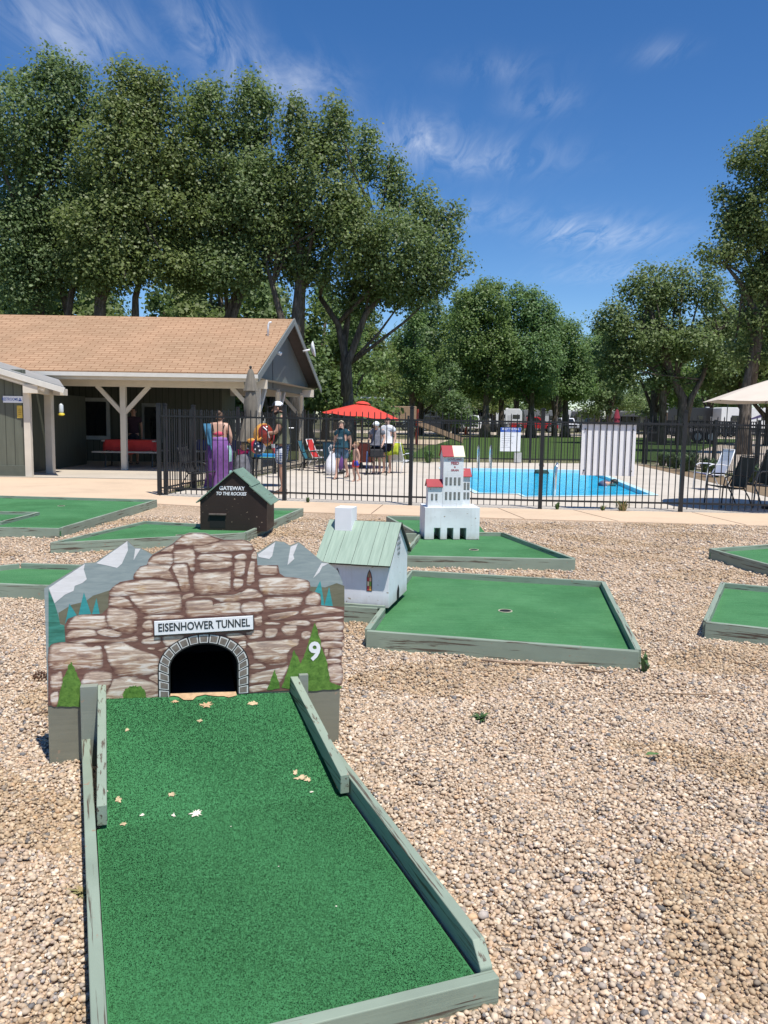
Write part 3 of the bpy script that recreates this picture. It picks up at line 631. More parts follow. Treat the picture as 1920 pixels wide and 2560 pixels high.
for P in ROCKS:
    P = ccw(smooth_poly(mm(P), 4)); k = len(P); cx = sum(q[0] for q in P) / k; cz = sum(q[1] for q in P) / k
    hh = max(q[1] for q in P) - min(q[1] for q in P); ww = max(q[0] for q in P) - min(q[0] for q in P)
    ins = .019; rings = []
    for lev, (sx_, sz_) in enumerate(((1.04, 1.07), (max(.5, 1 - 2 * ins / ww), max(.42, 1 - 2 * ins / hh)), (.45, .30))):
        b0 = len(V); rings.append(b0)
        for q in P:
            x, z = cx + (q[0] - cx) * sx_, cz + (q[1] - cz) * sz_ + (.10 * hh if lev == 2 else 0); V.append((x, -.0032, z))
            lightness = min(1, max(0, .5 + (z - cz) / hh * 1.15 + rr.uniform(-.12, .12)))
            CC.append(((.84, .28, .08)[lev] + rr.uniform(-.1, .1) - (.34 * (z > cz) if lev == 1 else 0), lightness, 0))
    for a_, c_ in zip(rings, rings[1:]):
        for i in range(k): F.append((a_ + i, a_ + (i + 1) % k, c_ + (i + 1) % k, c_ + i)); MI.append(7)
    F.append(tuple(range(rings[-1], rings[-1] + k))); MI.append(7)
for P in P_GREEN:
    P = ccw(mm(P)); Q = []
    for i in range(len(P)):                            # ragged brushed edge
        a_, c_ = Vector(P[i]), Vector(P[(i + 1) % len(P)])
        for j in range(6): q = a_.lerp(c_, j / 6); Q.append((q.x + rr.uniform(-.003, .003), q.y + rr.uniform(-.003, .003)))
    flat(Q, .0040, 8)
# arch of painted blocks
flat(ccw(arch(AHW + .052, ATOP + .046, .262) + arch(AHW - .0005, ATOP - .0005, .262)[::-1]), .0044, 9)
def apt(q, hw, top):                                   # q 0..1 from the left foot over the crown
    leg = ASPR - .262; arc = (hw + top - ASPR) / 2 * math.pi; tot = 2 * leg + arc; s_ = q * tot
    if s_ < leg: return (ACX - hw, .262 + s_)
    if s_ > leg + arc: return (ACX + hw, .262 + tot - s_)
    th = math.pi * (1 - (s_ - leg) / arc); return (ACX + hw * math.cos(th), ASPR + (top - ASPR) * math.sin(th))
NB = 19
for i in range(NB):
    for (g, o0, o1, off, mi) in ((.07, .006, .047, .0048, 12), (.17, .0095, .041, .0052, 10)):
        q0, q1 = (i + g) / NB, (i + 1 - g) / NB
        flat(ccw([apt(q0, AHW + o0, ATOP + o0), apt((q0 + q1) / 2, AHW + o0, ATOP + o0), apt(q1, AHW + o0, ATOP + o0), apt(q1, AHW + o1, ATOP + o1 * .9), apt((q0 + q1) / 2, AHW + o1, ATOP + o1 * .9), apt(q0, AHW + o1, ATOP + o1 * .9)]), off, mi)
me = bpy.data.meshes.new('painted_board'); me.from_pydata(V, [], F)
for q in PM: me.materials.append(q)
me.polygons.foreach_set('material_index', MI)
ca = me.color_attributes.new('Col', 'FLOAT_COLOR', 'POINT'); ca.data.foreach_set('color', np.concatenate([np.clip(np.array(CC, np.float32), 0, 1), np.ones((len(CC), 1), np.float32)], 1).ravel())
me.update()
o = bpy.data.objects.new('painted_board', me); COL.objects.link(o); o.parent = tun
# the tube behind the mouth
b = MB(); A1 = arch(AHW + .012, ATOP + .012, .0); k = len(A1)
vs = [(x, .021, z) for x, z in A1] + [(x, .75, z) for x, z in A1]
b.add(vs, [(i, i + 1, k + i + 1, k + i) for i in range(k - 1)] + [tuple(range(k, 2 * k))])
b.box((ACX, .385, .20), (2 * AHW - .01, .72, .10), 0)
b.build('tunnel_tube', plain('tunnel_interior', (.022, .022, .022), .8), tun)
# name sign, screwed on at a slight tilt
b = MB(); b.box((0, 0, 0), (.424, .008, .062), 0); b.box((.0015, .0035, -.0015), (.430, .005, .068), 1)
sg = b.build('name_sign', [M_white, plain('sign_edge', (.05, .055, .055), .5)], tun, bevel=.001)
sg.location = (.659, -.0105, .5855); sg.rotation_euler = (0, R(-1.0), 0)
M_ink = plain('sign_ink', (.035, .045, .05), .5)
text('lettering', 'EISENHOWER TUNNEL', .050, M_ink, sg, upright((0, -.0046, .000)), .0004, bold=.0012, sx=.765)
text('hole_number', '9', .118, PM[11], tun, upright((1.150, -.0058, .437), 0), .0005, bold=.0035, sx=.95)
# ------------------------------------------------------------------ chapel
def gable_house(root, Wd, Dp, z0, ze, zr, wall, roof_over=.03, thick=.012, ridge='x', wallname='wall'):
    """walls of a small house with the ridge along x (or y); origin at its front left corner"""
    b = MB()
    if ridge == 'x':
        prof = [(0, z0), (Dp, z0), (Dp, ze), (Dp / 2, zr), (0, ze)]; k = 5
        b.add([(0, y, z) for y, z in prof] + [(Wd, y, z) for y, z in prof], [tuple(range(k))[::-1], tuple(range(k, 2 * k))] + [(i, (i + 1) % k, k + (i + 1) % k, k + i) for i in range(k)])
    else:
        prof = [(0, z0), (Wd, z0), (Wd, ze), (Wd / 2, zr), (0, ze)]; k = 5
        b.add([(x, 0, z) for x, z in prof] + [(x, Dp, z) for x, z in prof], [tuple(range(k)), tuple(range(k, 2 * k))[::-1]] + [((i + 1) % k, i, k + i, k + (i + 1) % k) for i in range(k)])
    return b.build(wallname, wall, root, bevel=.002)
def slope_roof(name, root, x0, x1, y0, y1, za, zb, mats, t=.014, m=0, medge=1):
    """one roof slope as a board from (y0, za) up to (y1, zb), its lower edge painted"""
    b = MB(); dy, dz = y1 - y0, zb - za; ln = math.hypot(dy, dz); ny, nz = -dz / ln * t, dy / ln * t
    if nz < 0: ny, nz = -ny, -nz
    b.add([(x0, y0, za), (x1, y0, za), (x1, y1, zb), (x0, y1, zb), (x0, y0 + ny, za + nz), (x1, y0 + ny, za + nz), (x1, y1 + ny, zb + nz), (x0, y1 + ny, zb + nz)],
          [(4, 5, 6, 7)], m); k = len(b.v) - 8
    for f in [(3, 2, 1, 0), (0, 1, 5, 4), (1, 2, 6, 5), (2, 3, 7, 6), (3, 0, 4, 7)]: b.f.append(tuple(k + i for i in f)); b.m.append(medge)
    return b.build(name, mats, root)
CH_RZ = R(-13.2); CHO = Vector((-.487, 6.105, 0))
ch = empty('chapel_obstacle', CHO, 'small white chapel with a green plank roof, white steeple stub and stained glass windows', 'minigolf obstacle', rz=CH_RZ)
M_chw = painted_wood('white_plywood', (.74, .765, .80), crack=(.35, .33, .30), wear=.77, grain=(4, 40, 4), splash=.21)
CW, CD = .545, .66
gable_house(ch, CW, CD, .115, .462, .700, M_chw)
m, t, p = base_mat('green_roof_boards', .6, .3)
v = mapping(t, (55, 4, 4)); g = noise(t, v, 1, 5, .6, .3); c = ramp(t, g, [(.3, (.24, .32, .255)), (.7, (.33, .425, .34))])
sp_ = noise(t, mapping(t, (1, 1, 1)), 9, 3); k = N(t, 'ShaderNodeMapRange'); k.inputs[1].default_value = .71; k.inputs[2].default_value = .74; L(t, sp_, k.inputs[0])
L(t, mixc(t, k.outputs[0], c, (.50, .34, .24)), p.inputs['Base Color']); M_roofg = m
slope = (.700 - .462) / (CD / 2)
xs = [-.012, .055, .150, .270, .395, .475, .566]
for a_, c_ in zip(xs, xs[1:]):
    slope_roof('roof_board', ch, a_ + .0012, c_ - .0012, -.05, CD / 2, .464 - .05 * slope + random.uniform(-.001, .001), .702, [M_roofg, M_black])
slope_roof('roof_board', ch, -.012, .566, CD + .05, CD / 2, .464 - .05 * slope, .702, [M_roofg, M_black])
b = MB(); b.box((.128, CD / 2 - .03, .72), (.134, .15, .20)); b.build('steeple', plain('steeple_white', (.84, .85, .86), .5, .04), ch, bevel=.002)
def lancet(root, x, z, wd, ht, face='front', y=-.002):
    fr = MB(); P = [(-wd / 2, 0), (wd / 2, 0), (wd / 2, ht * .62), (wd * .3, ht * .84), (0, ht), (-wd * .3, ht * .84), (-wd / 2, ht * .62)]
    fr.add([(q[0], 0, q[1]) for q in P], [tuple(range(7))]); o = fr.build('window', plain('window_lead', (.03, .028, .03), .5), root, loc=(x, y, z))
    gl = MB(); cols = [(.50, .05, .06), (.75, .45, .28), (.78, .62, .42), (.16, .33, .06), (.55, .07, .08), (.80, .42, .10), (.30, .22, .12), (.42, .16, .12)]
    ms = [plain('glass_%d' % i, c, .3) for i, c in enumerate(cols)]
    w2, e = wd * .5 - .006, .0035; hs = [.007, ht * .25, ht * .46, ht * .64]
    kk = [(4, 5), (2, 3), (0, 1)]
    for r_ in range(3):
        for s_ in (0, 1):
            x0, x1 = (-w2, -.001) if s_ == 0 else (.001, w2)
            gl.add([(x0, -.0012, hs[r_]), (x1, -.0012, hs[r_]), (x1, -.0012, hs[r_ + 1] - .002), (x0, -.0012, hs[r_ + 1] - .002)], [(0, 1, 2, 3)], kk[r_][s_])
    gl.add([(-w2, -.0012, hs[3]), (-.001, -.0012, hs[3]), (-.001, -.0012, ht - .012), (-w2 * .5, -.0012, ht * .82)], [(0, 1, 2, 3)], 6)
    gl.add([(.001, -.0012, hs[3]), (w2, -.0012, hs[3]), (w2 * .5, -.0012, ht * .82), (.001, -.0012, ht - .012)], [(0, 1, 2, 3)], 7)
    gl.build('stained_glass', ms, o); return o
lancet(ch, .398, .232, .042, .165); lancet(ch, .150, .232, .042, .165)
ch_r = R(90)
M_grey = plain('grey_letter_paint', (.22, .25, .27), .6)
for i, s_ in enumerate(('LITTLE', 'CHURCH', 'IN THE', 'PINES')):
    text('lettering', s_, .036, M_grey, ch, upright((CW + .003, CD / 2 - .01, .590 - i * .038), ch_r), .0005, bold=.0008, sx=.85)
b = MB(); P = [(-.04, 0), (.04, 0), (.04, .07), (0, .115), (-.04, .07)]
b.add([(0, x, z) for x, z in P], [tuple(range(5))]); b.build('ball_opening', M_dark, ch, loc=(CW + .003, .32, .118))
b = MB(); b.box((CW / 2 - .3, -.03, .128), (CW + .56, .03, .02)); b.build('sill_board', M_rail, ch)
# ------------------------------------------------------------------ grain elevator
EO = Vector((.487, 9.77, 0)); ERZ = R(5)
el = empty('grain_elevator_obstacle', EO, 'tall white toy grain elevator with red roofs, rows of grey windows and three ball holes', 'minigolf obstacle', rz=ERZ)
M_elw = painted_wood('white_elevator_paint', (.76, .78, .80), crack=(.42, .42, .42), wear=.74, grain=(5, 5, 60), splash=.17)
b = MB()
P = [(0, .08), (0, .462), (.660, .462), (.660, .08)]
hx = [.112, .268, .424]; hw_ = .078; ht_ = .218
out_ = [(0, .08)]
for x in hx: out_ += [(x, .08), (x, ht_), (x + hw_, ht_), (x + hw_, .08)]
out_ += [(.66, .08), (.66, .462), (0, .462)]
k = len(out_); b.add([(x, 0, z) for x, z in out_] + [(x, .46, z) for x, z in out_], [tuple(range(k)), tuple(range(k, 2 * k))[::-1]] + [((i + 1) % k, i, k + i, k + (i + 1) % k) for i in range(k)])
b.build('base', M_elw, el, bevel=.002)
M_red = painted_wood('red_roof_paint', (.33, .035, .045), crack=(.5, .42, .36), wear=.82)
M_cream = plain('bare_cream_board', (.74, .66, .50), .7, .08, 12)
def wing(name, x0, x1, y0, dep, zb, ze, zr):
    b = MB(); b.box(((x0 + x1) / 2, y0 + dep / 2, (zb + ze) / 2), (x1 - x0, dep, ze - zb))
    k = len(b.v); b.add([(x0, y0, ze), (x0, y0 + dep, ze), (x0, y0 + dep / 2, zr), (x1, y0, ze), (x1, y0 + dep, ze), (x1, y0 + dep / 2, zr)], [(0, 2, 1), (3, 4, 5)])
    return b.build(name, M_elw, el, bevel=.0015)
def wroof(x0, x1, y0, dep, ze, zr, mats):
    s_ = (zr - ze) / (dep / 2); o = slope_roof('roof', el, x0, x1, y0 - .018, y0 + dep / 2, ze - .018 * s_ + .002, zr + .002, mats, .009)
    slope_roof('roof', el, x0, x1, y0 + dep + .018, y0 + dep / 2, ze - .018 * s_ + .002, zr + .002, mats, .009); return o
T0, T1 = .213, .455
wing('tower', T0, T1, .03, .26, .462, 1.075, 1.185)
wroof(T0 - .014, T0 + .118, .03, .26, 1.075, 1.185, [M_red, M_red])
b = None
s_ = (1.185 - 1.075) / .13
slope_roof('roof', el, T0 + .119, T1 + .012, .012, .16, 1.075 - .018 * s_ + .002, 1.187, [M_cream, M_elw], .009)
slope_roof('roof', el, T0 + .119, T1 + .012, .308, .16, 1.075 - .018 * s_ + .002, 1.187, [M_cream, M_elw], .009)
wing('left_wing', .035, T0, .035, .16, .462, .715, .785); wroof(.020, T0 - .001, .035, .16, .715, .785, [M_red, M_red])
wing('right_wing', T1, .545, .06, .16, .462, .84, .915); wroof(T1 + .001, .558, .06, .16, .84, .915, [M_red, M_red])
M_pane = plain('grey_window_paint', (.20, .21, .20), .5, .25, 60); M_frame = plain('window_line', (.10, .10, .10), .5)
def ewin(x, z, wd, ht, y):
    b = MB(); b.box((0, 0, 0), (wd, .003, ht)); o = b.build('window', M_frame, el, loc=(x, y - .0015, z))
    b = MB(); b.box((0, -.002, 0), (wd * .68, .002, ht * .9)); b.build('pane', M_pane, o)
for i in range(4):
    for z in (.775, .600): ewin(T0 + .040 + i * .0515, z, .026, .092, .03)
for i in range(2):
    ewin(.085 + i * .052, .585, .024, .078, .035)
    for z in (.715, .600): ewin(T1 + .026 + i * .042, z, .026, .082, .06)
M_redink = plain('red_letter_paint', (.36, .05, .07), .6)
for s_, z, sz, bo in (('LOVELAND', 1.033, .036, .0004), ('FEED', .988, .046, .0016), ('&', .945, .030, .0010), ('GRAIN', .905, .033, .0010)):
    text('lettering', s_, sz, M_redink, el, upright((T0 + .137, .0285, z)), .0004, bold=bo, sx=.95)
# ------------------------------------------------------------------ gateway cabin
GO = Vector((-2.29, 10.25, 0)); gt = empty('cabin_obstacle', GO, 'dark brown toy cabin with a green gable roof and white lettering over its little door', 'minigolf obstacle', rz=R(-1.5))
M_brown = painted_wood('dark_brown_paint', (.030, .019, .015), crack=(.06, .05, .045), wear=.72, rough=.55)
GW, GD = .835, .56
gable_house(gt, GW, GD, .08, .455, .815, M_brown, ridge='y')
def groof(x0, x1, z0, z1, y0, y1, t=.014):
    b = MB(); dx, dz = x1 - x0, z1 - z0; ln = math.hypot(dx, dz); nx, nz = -dz / ln * t, dx / ln * t
    if nz < 0: nx, nz = -nx, -nz
    b.add([(x0, y0, z0), (x1, y0, z1), (x1, y1, z1), (x0, y1, z0), (x0 + nx, y0, z0 + nz), (x1 + nx, y0, z1 + nz), (x1 + nx, y1, z1 + nz), (x0 + nx, y1, z0 + nz)],
          [(0, 1, 2, 3), (7, 6, 5, 4), (0, 4, 5, 1), (1, 5, 6, 2), (2, 6, 7, 3), (3, 7, 4, 0)])
    return b.build('roof_board', painted_wood('dull_green_roof', (.165, .25, .19), wear=.62, grain=(60, 3, 60)), gt, bevel=.002)
gs = (.815 - .455) / (GW / 2)
def gz(x): return .458 + gs * (x if x < GW / 2 else GW - x)
groof(-.04, GW / 2, gz(-.04), gz(GW / 2), -.03, GD + .03)
groof(GW + .055, GW * .74, gz(GW + .055), gz(GW * .74), -.03, GD + .03)
groof(GW * .775, GW / 2 - .002, gz(GW * .775) + .016, gz(GW / 2) + .014, -.03, GD + .03)
text('lettering', 'GATEWAY', .066, M_white, gt, upright((.40, -.003, .612)), .0006, bold=.0022)
text('lettering', 'TO THE ROCKIES', .056, M_white, gt, upright((.388, -.003, .545)), .0006, bold=.0018, shear=.22, sx=.86)
b = MB(); b.box((.218, -.0015, .20), (.195, .004, .165)); b.build('door', M_dark, gt)
b = MB(); b.box((.222, -.012, .288), (.215, .035, .018)); b.build('door_lintel', plain('worn_brown_board', (.13, .10, .085), .7, .3, 30), gt)

# ------------------------------------------------------------------ iron fences
def iron_fence(label, pts, hgt=1.60, sp=.108, pick=.0072, cat='fence', postw=.032):
    x0, y0 = pts[0]; root = empty('iron_fence', (x0, y0, 0), label, cat, 'iron fence runs round the pool')
    for i, (x, y) in enumerate(pts):
        b = MB(); d = pts[min(i + 1, len(pts) - 1)]; e = pts[max(i - 1, 0)]; rz = math.atan2(d[1] - e[1], d[0] - e[0])
        b.box((0, 0, hgt / 2 + .05), (2 * postw, 2 * postw, hgt + .10)); b.box((0, 0, hgt + .106), (2.5 * postw, 2.5 * postw, .012)); b.box((0, 0, hgt + .118), (1.7 * postw, 1.7 * postw, .012))
        b.build('post', M_black, root, loc=(x - x0, y - y0, 0), rz=rz)
    for (xa, ya), (xb, yb) in zip(pts, pts[1:]):
        a, c = Vector((xa, ya, 0)), Vector((xb, yb, 0)); dv = c - a; Ln = dv.length; rz = math.atan2(dv.y, dv.x)
        for z in (.15, hgt - .115):
            b = MB(); b.box((Ln / 2, 0, z), (Ln - 2 * postw, .028, .030)); b.build('rail', M_black, root, loc=(xa - x0, ya - y0, 0), rz=rz)
        b = MB(); n = max(1, int(round(Ln / sp)))
        for i in range(1, n):
            x = Ln * i / n
            b.box((x, 0, (hgt + .05) / 2), (2 * pick, 2 * pick, hgt - .05))
            b.add([(x - pick, -pick, hgt), (x + pick, -pick, hgt), (x + pick, pick, hgt), (x - pick, pick, hgt), (x, 0, hgt + .03)], [(0, 1, 4), (1, 2, 4), (2, 3, 4), (3, 0, 4)])
        b.build('picket_panel', M_black, root, loc=(xa - x0, ya - y0, 0), rz=rz)
    return root
iron_fence('black iron fence along the front of the pool, between the walkway and the pool deck', FENCE_PTS)
side = [(-4.22, 15.5), (-3.92, 17.0), (-3.42, 19.3), (-2.90, 21.9), (-2.38, 24.5), (-1.9, 26.8), (-1.55, 28.7)]
iron_fence('black iron fence running back along the left side of the pool deck', [(x + (.09 if i == 0 else 0), y + (.10 if i == 0 else 0)) for i, (x, y) in enumerate(side)])
iron_fence('black iron fence across the far end of the pool, in front of the lawn', [(-1.45, 28.78), (.8, 29.1), (3.0, 29.4), (5.2, 29.72), (7.3, 30.0), (9.42, 30.3)], 1.5)
iron_fence('black iron fence along the right side of the pool, behind the planting bed', [(9.52, 30.22), (9.7, 27.6), (9.9, 25.0), (10.05, 22.4), (10.2, 19.8), (10.35, 17.2), (10.5, 14.6)], 1.5)
# boards fixed to the fences
sgn = empty('white_sign_panel', (3.79, 14.108, .60), 'blank white panel fixed to the inside of the front fence, striped by the pickets', 'panel')
b = MB(); b.box((0, 0, .43), (.91, .012, .87)); b.build('panel', plain('panel_white', (.86, .86, .88), .45, .02), sgn, bevel=.002, rz=R(-2.66))
b = MB()
for x in (-.40, .40):
    for z in (.08, .78): b.box((x, -.012, z), (.02, .03, .02))
b.build('clip', M_black, sgn, rz=R(-2.66))
ps = empty('pool_rules_sign', (4.44, 29.48, .42), 'white pool rules sign with a blue heading on the far fence', 'sign')
M_blue = plain('sign_blue', (.03, .10, .42), .4)
b = MB(); b.box((0, 0, .42), (.72, .008, .84)); pb = b.build('sign_board', M_white, ps)
b = MB(); b.box((0, -.0055, .76), (.718, .003, .158)); b.build('heading_band', M_blue, ps)
text('lettering', 'ENJOY THE POOL', .088, M_white, ps, upright((0, -.008, .785)), .0005, bold=.002, sx=.86)
text('lettering', 'FOLLOW THESE RULES', .040, M_white, ps, upright((0, -.008, .715)), .0005, sx=.9)
for i, s_ in enumerate(('NO LIFEGUARD ON DUTY', 'SHOWER BEFORE ENTERING POOL', 'NO GLASS IN POOL AREA', 'NO RUNNING OR DIVING', 'CHILDREN UNDER 14 MUST BE', 'WITH AN ADULT', 'NO PETS IN POOL AREA')):
    text('lettering', s_, .036, plain('grey_print', (.30, .31, .34), .6), ps, upright((-.31, -.006, .61 - i * .078)), .0004, align='LEFT', sx=.8)
bx = empty('electrical_box', (4.72, 29.5, 0), 'small grey utility box on the far fence below the rules sign', 'utility box')
b = MB(); b.box((0, 0, .20), (.26, .12, .36)); b.build('case', plain('box_grey', (.42, .43, .42), .5), bx, bevel=.01)
b = MB(); b.box((0, -.064, .2), (.22, .006, .31)); b.build('door', plain('box_lid', (.48, .49, .48), .5), bx)

# ------------------------------------------------------------------ pavilion
pv = empty('pavilion', (-3.26, 21.4, 0), 'long open picnic pavilion with a tan shingle roof and grey green gable', 'pavilion')
PVo = Vector((-3.26, 21.4, 0))
def shingle(name):
    m, t, p = base_mat(name, .9, .1)
    c = N(t, 'ShaderNodeUVMap'); br = N(t, 'ShaderNodeTexBrick'); L(t, c.outputs[0], br.inputs['Vector'])
    br.inputs['Scale'].default_value = 1.0; br.inputs['Brick Width'].default_value = .36; br.inputs['Row Height'].default_value = .15; br.inputs['Mortar Size'].default_value = .014
    br.inputs['Color1'].default_value = (.455, .315, .212, 1); br.inputs['Color2'].default_value = (.365, .248, .165, 1); br.inputs['Mortar'].default_value = (.21, .125, .075, 1); br.offset = .5; br.inputs['Bias'].default_value = .1
    f = noise(t, worldpos(t), .55, 5); k = mixc(t, .75, br.outputs[0], ramp(t, f, [(.3, (.80, .82, .80)), (.7, (1.15, 1.05, 1.0))]), 'MULTIPLY')
    g = noise(t, worldpos(t), 160, 2); k = mixc(t, .25, k, ramp(t, g, [(.3, (.25, .14, .07)), (.7, (.50, .30, .17))]))
    L(t, k, p.inputs['Base Color'])
    bump(t, p, br.outputs['Fac'], -.6, .02)
    return m
M_shingle = shingle('tan_shingles')
M_siding = plain('grey_green_siding', (.135, .155, .15), .6, .08, 2.5, bmp=.1)
def siding(name, col):
    m, t, p = base_mat(name, .65, .25); v = worldpos(t)
    wv = N(t, 'ShaderNodeTexWave', wave_type='BANDS', bands_direction='X'); wv.inputs['Scale'].default_value = 1.55; wv.inputs['Distortion'].default_value = 0; L(t, v, wv.inputs[0])
    k = N(t, 'ShaderNodeMapRange'); k.inputs[1].default_value = .0; k.inputs[2].default_value = .035; L(t, wv.outputs['Fac'], k.inputs[0])
    f = noise(t, worldpos(t, (6, 6, .8)), 2, 5)
    L(t, mixc(t, k.outputs[0], sc(col, .35), ramp(t, f, [(.3, sc(col, .85)), (.7, sc(col, 1.1))])), p.inputs['Base Color']); return m
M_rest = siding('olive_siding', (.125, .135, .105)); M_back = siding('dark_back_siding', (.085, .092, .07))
ZE, ZR, YE, YR, YB, ZB = 2.60, 4.36, 21.4, 25.1, 28.9, 2.56
def xend(y): return -3.26 + (y - 21.4) * .128
XL = -19.0
def slope(name, y0, z0, y1, z1):
    b = MB(); P = [(XL, y0, z0), (xend(y0), y0, z0), (xend(y1), y1, z1), (XL, y1, z1)]
    nrm = (Vector(P[1]) - Vector(P[0])).cross(Vector(P[3]) - Vector(P[0])).normalized() * .045
    if nrm.z < 0: nrm = -nrm
    Q = [tuple(Vector(q) + nrm) for q in P]
    b.add([tuple(Vector(q) - PVo) for q in P + Q], [(4, 5, 6, 7), (3, 2, 1, 0), (0, 1, 5, 4), (1, 2, 6, 5), (2, 3, 7, 6), (3, 0, 4, 7)])
    b.m[1] = 1; o = b.build(name, [M_shingle, plain('soffit_brown', (.075, .065, .055), .8)], pv); me = o.data; uv = me.uv_layers.new(name='UVMap'); ln = math.hypot(y1 - y0, z1 - z0)
    for pl in me.polygons:
        for li in pl.loop_indices:
            c = Vector(me.vertices[me.loops[li].vertex_index].co) + PVo
            uv.data[li].uv = (c.x, (c.y - y0) / (y1 - y0) * ln)
    return o
slope('roof', YE - .12, ZE - .05, YR, ZR); slope('roof', YB + .12, ZB - .05, YR, ZR)
def pbox(nm, c, d, mt, M=None, bevel=.004, parent=None):
    b = MB(); b.box(Vector(c) - PVo, d, 0, M); return b.build(nm, mt, parent or pv, bevel=bevel)
def pbar(nm, p0, p1, wd, ht, mt, up=(0, 0, 1)):
    b = MB(); b.bar(Vector(p0) - PVo, Vector(p1) - PVo, wd, ht, 0, up); return b.build(nm, mt, pv, bevel=.003)
M_gutter = plain('gutter_white', (.70, .67, .60), .45, .05)
pbar('gutter', (XL, YE - .17, ZE - .09), (xend(YE) + .02, YE - .17, ZE - .09), .10, .10, M_gutter)
pbar('fascia', (XL, YE - .09, ZE - .13), (xend(YE), YE - .09, ZE - .13), .03, .18, M_trim)
YP = 22.35                                                      # line of the front posts
pbar('beam', (XL, YP, 2.36), (xend(YP) - .03, YP, 2.36), .13, .24, M_trim)
pbar('beam', (XL, YB - .9, 2.30), (xend(YB - .9), YB - .9, 2.30), .13, .24, M_trim)
M_rake = plain('rake_grey', (.20, .215, .205), .6, .06)
for (ya, za, yb, zb) in ((YE - .14, ZE - .06, YR, ZR + .03), (YB + .14, ZB - .06, YR, ZR + .03)):
    pbar('rake_board', (xend(ya) + .035, ya, za - .06), (xend(yb) + .035, yb, zb - .06), .03, .20, M_rake, up=(0, -(zb - za), yb - ya) if yb > ya else (0, (zb - za), ya - yb))
# gable wall, set back under the rake
b = MB(); gx = -.36; P = [(xend(YE + .35) + gx, YE + .35, 2.30), (xend(YB - .3) + gx, YB - .3, 2.26), (xend(YB - .1) + gx, YB - .1, ZB + .02), (xend(YR) + gx, YR, ZR - .06), (xend(YE + .1) + gx, YE + .1, ZE + .0)]
Q = [(x - .10, y, z) for x, y, z in P]
b.add([tuple(Vector(q) - PVo) for q in P + Q], [tuple(range(5)), tuple(range(5, 10))[::-1]] + [((i + 1) % 5, i, 5 + i, 5 + (i + 1) % 5) for i in range(5)])
b.build('gable_wall', M_siding, pv)
# soffit of the open bay
b = MB(); P = [(XL, YE - .05, 2.50), (xend(YE) - .05, YE - .05, 2.50), (xend(YB) - .05, YB, 2.46), (XL, YB, 2.46)]
b.add([tuple(Vector(q) - PVo) for q in P], [(3, 2, 1, 0)]); b.build('ceiling', plain('ceiling_cream', (.46, .43, .36), .7, .06), pv)
def ppost(x, y, braces=(-1, 1), zt=2.25, s=.15):
    b = MB(); b.box(Vector((x, y, zt / 2)) - PVo, (s, s, zt)); b.build('post', M_trim, pv, bevel=.006)
    for sg_ in braces:
        d = Vector((sg_ * .62, 0, 0)) if abs(sg_) == 1 else Vector((.08, .62 * (1 if sg_ > 0 else -1), 0))
        st = Vector((x, y, 1.56)) + d.normalized() * (s * .3)
        pbar('brace', tuple(st), tuple(Vector((x, y, 2.26)) + d * 1.12), .09, .11, M_trim)
for i in range(4): ppost(-7.02 - i * 3.75, YP)
ppost(-3.42, YP, (-1, 2)); ppost(xend(25.0) - .42, 25.0, (-2, 2)); ppost(xend(YB - .9) - .42, YB - .9, (-1, -2))
# enclosed block at the back with its window
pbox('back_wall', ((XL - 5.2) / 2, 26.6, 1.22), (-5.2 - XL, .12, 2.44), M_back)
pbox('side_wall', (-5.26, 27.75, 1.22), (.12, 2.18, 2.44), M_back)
wn = pbox('window', (-9.28, 26.525, 1.36), (1.02, .05, 1.32), M_rake)
b = MB(); b.box((Vector((-9.28, 26.495, 1.36)) - PVo), (.80, .02, 1.08)); gl, gt_, gp = base_mat('dark_glass', .08, .6); gp.inputs['Base Color'].default_value = (.012, .014, .015, 1)
M_glass = gl; b.build('pane', M_glass, wn)
for o_ in (wn,): o_.data.materials[0] = plain('window_frame_grey', (.40, .41, .39), .6)
wn2 = pbox('window', (-7.4, 26.525, 1.25), (.70, .05, 1.25), M_rake)
b = MB(); b.box((Vector((-7.4, 26.495, 1.25)) - PVo), (.52, .02, 1.02)); b.build('pane', M_glass, wn2)
pf = sheet('pavilion_floor', [(XL, 19.6), (-4.2, 19.35), (-3.5, 21.5), (-2.1, 28.9), (XL, 28.9)], .018, M_floor, .05)
# small fittings on the gable and roof
sec = empty('security_camera', (xend(24.1) + gx, 24.1, 3.32), 'white security lamp and camera on the pavilion gable', 'camera')
b = MB(); b.tube([(0, 0, 0), (.10, -.01, .02)], .02); b.tube([(.06, -.06, .05), (.27, -.16, -.03)], [.045, .055], 10); b.build('housing', M_white, sec, smooth=True)
b = MB(); b.tube([(.02, 0, -.02), (.015, -.02, -.5), (.02, .02, -1.0)], .007, 5); b.build('cable', M_black, sec)
vp = empty('vent_pipe', (-3.35, 23.75, 3.70), 'thin white vent pipe with a bent top on the tan roof', 'vent pipe')
b = MB(); b.tube([(0, 0, -.02), (.01, 0, .36), (.04, 0, .44), (.10, 0, .45)], .028, 8); b.build('pipe', M_white, vp, smooth=True)
b = MB(); b.lathe([(.12, -.02), (.06, .03), (.035, .05)], n=12); b.build('flashing', M_gutter, vp)
dsh = empty('dish_antenna', (xend(26.2) + .14, 26.2, 3.55), 'white round dish antenna on the far slope edge of the pavilion', 'antenna')
b = MB(); b.tube([(-.1, 0, 0), (.12, 0, .05)], .03, 8); b.build('arm', M_white, dsh, smooth=True)
b = MB(); b.lathe([(.06, 0), (.16, .03), (.25, .10), (.245, .11), (.15, .045), (.01, .02)], n=18); b.xf(Matrix.Translation((.15, 0, .06)) @ Matrix.Rotation(R(80), 4, 'Y')); b.build('dish', M_white, dsh, smooth=True)

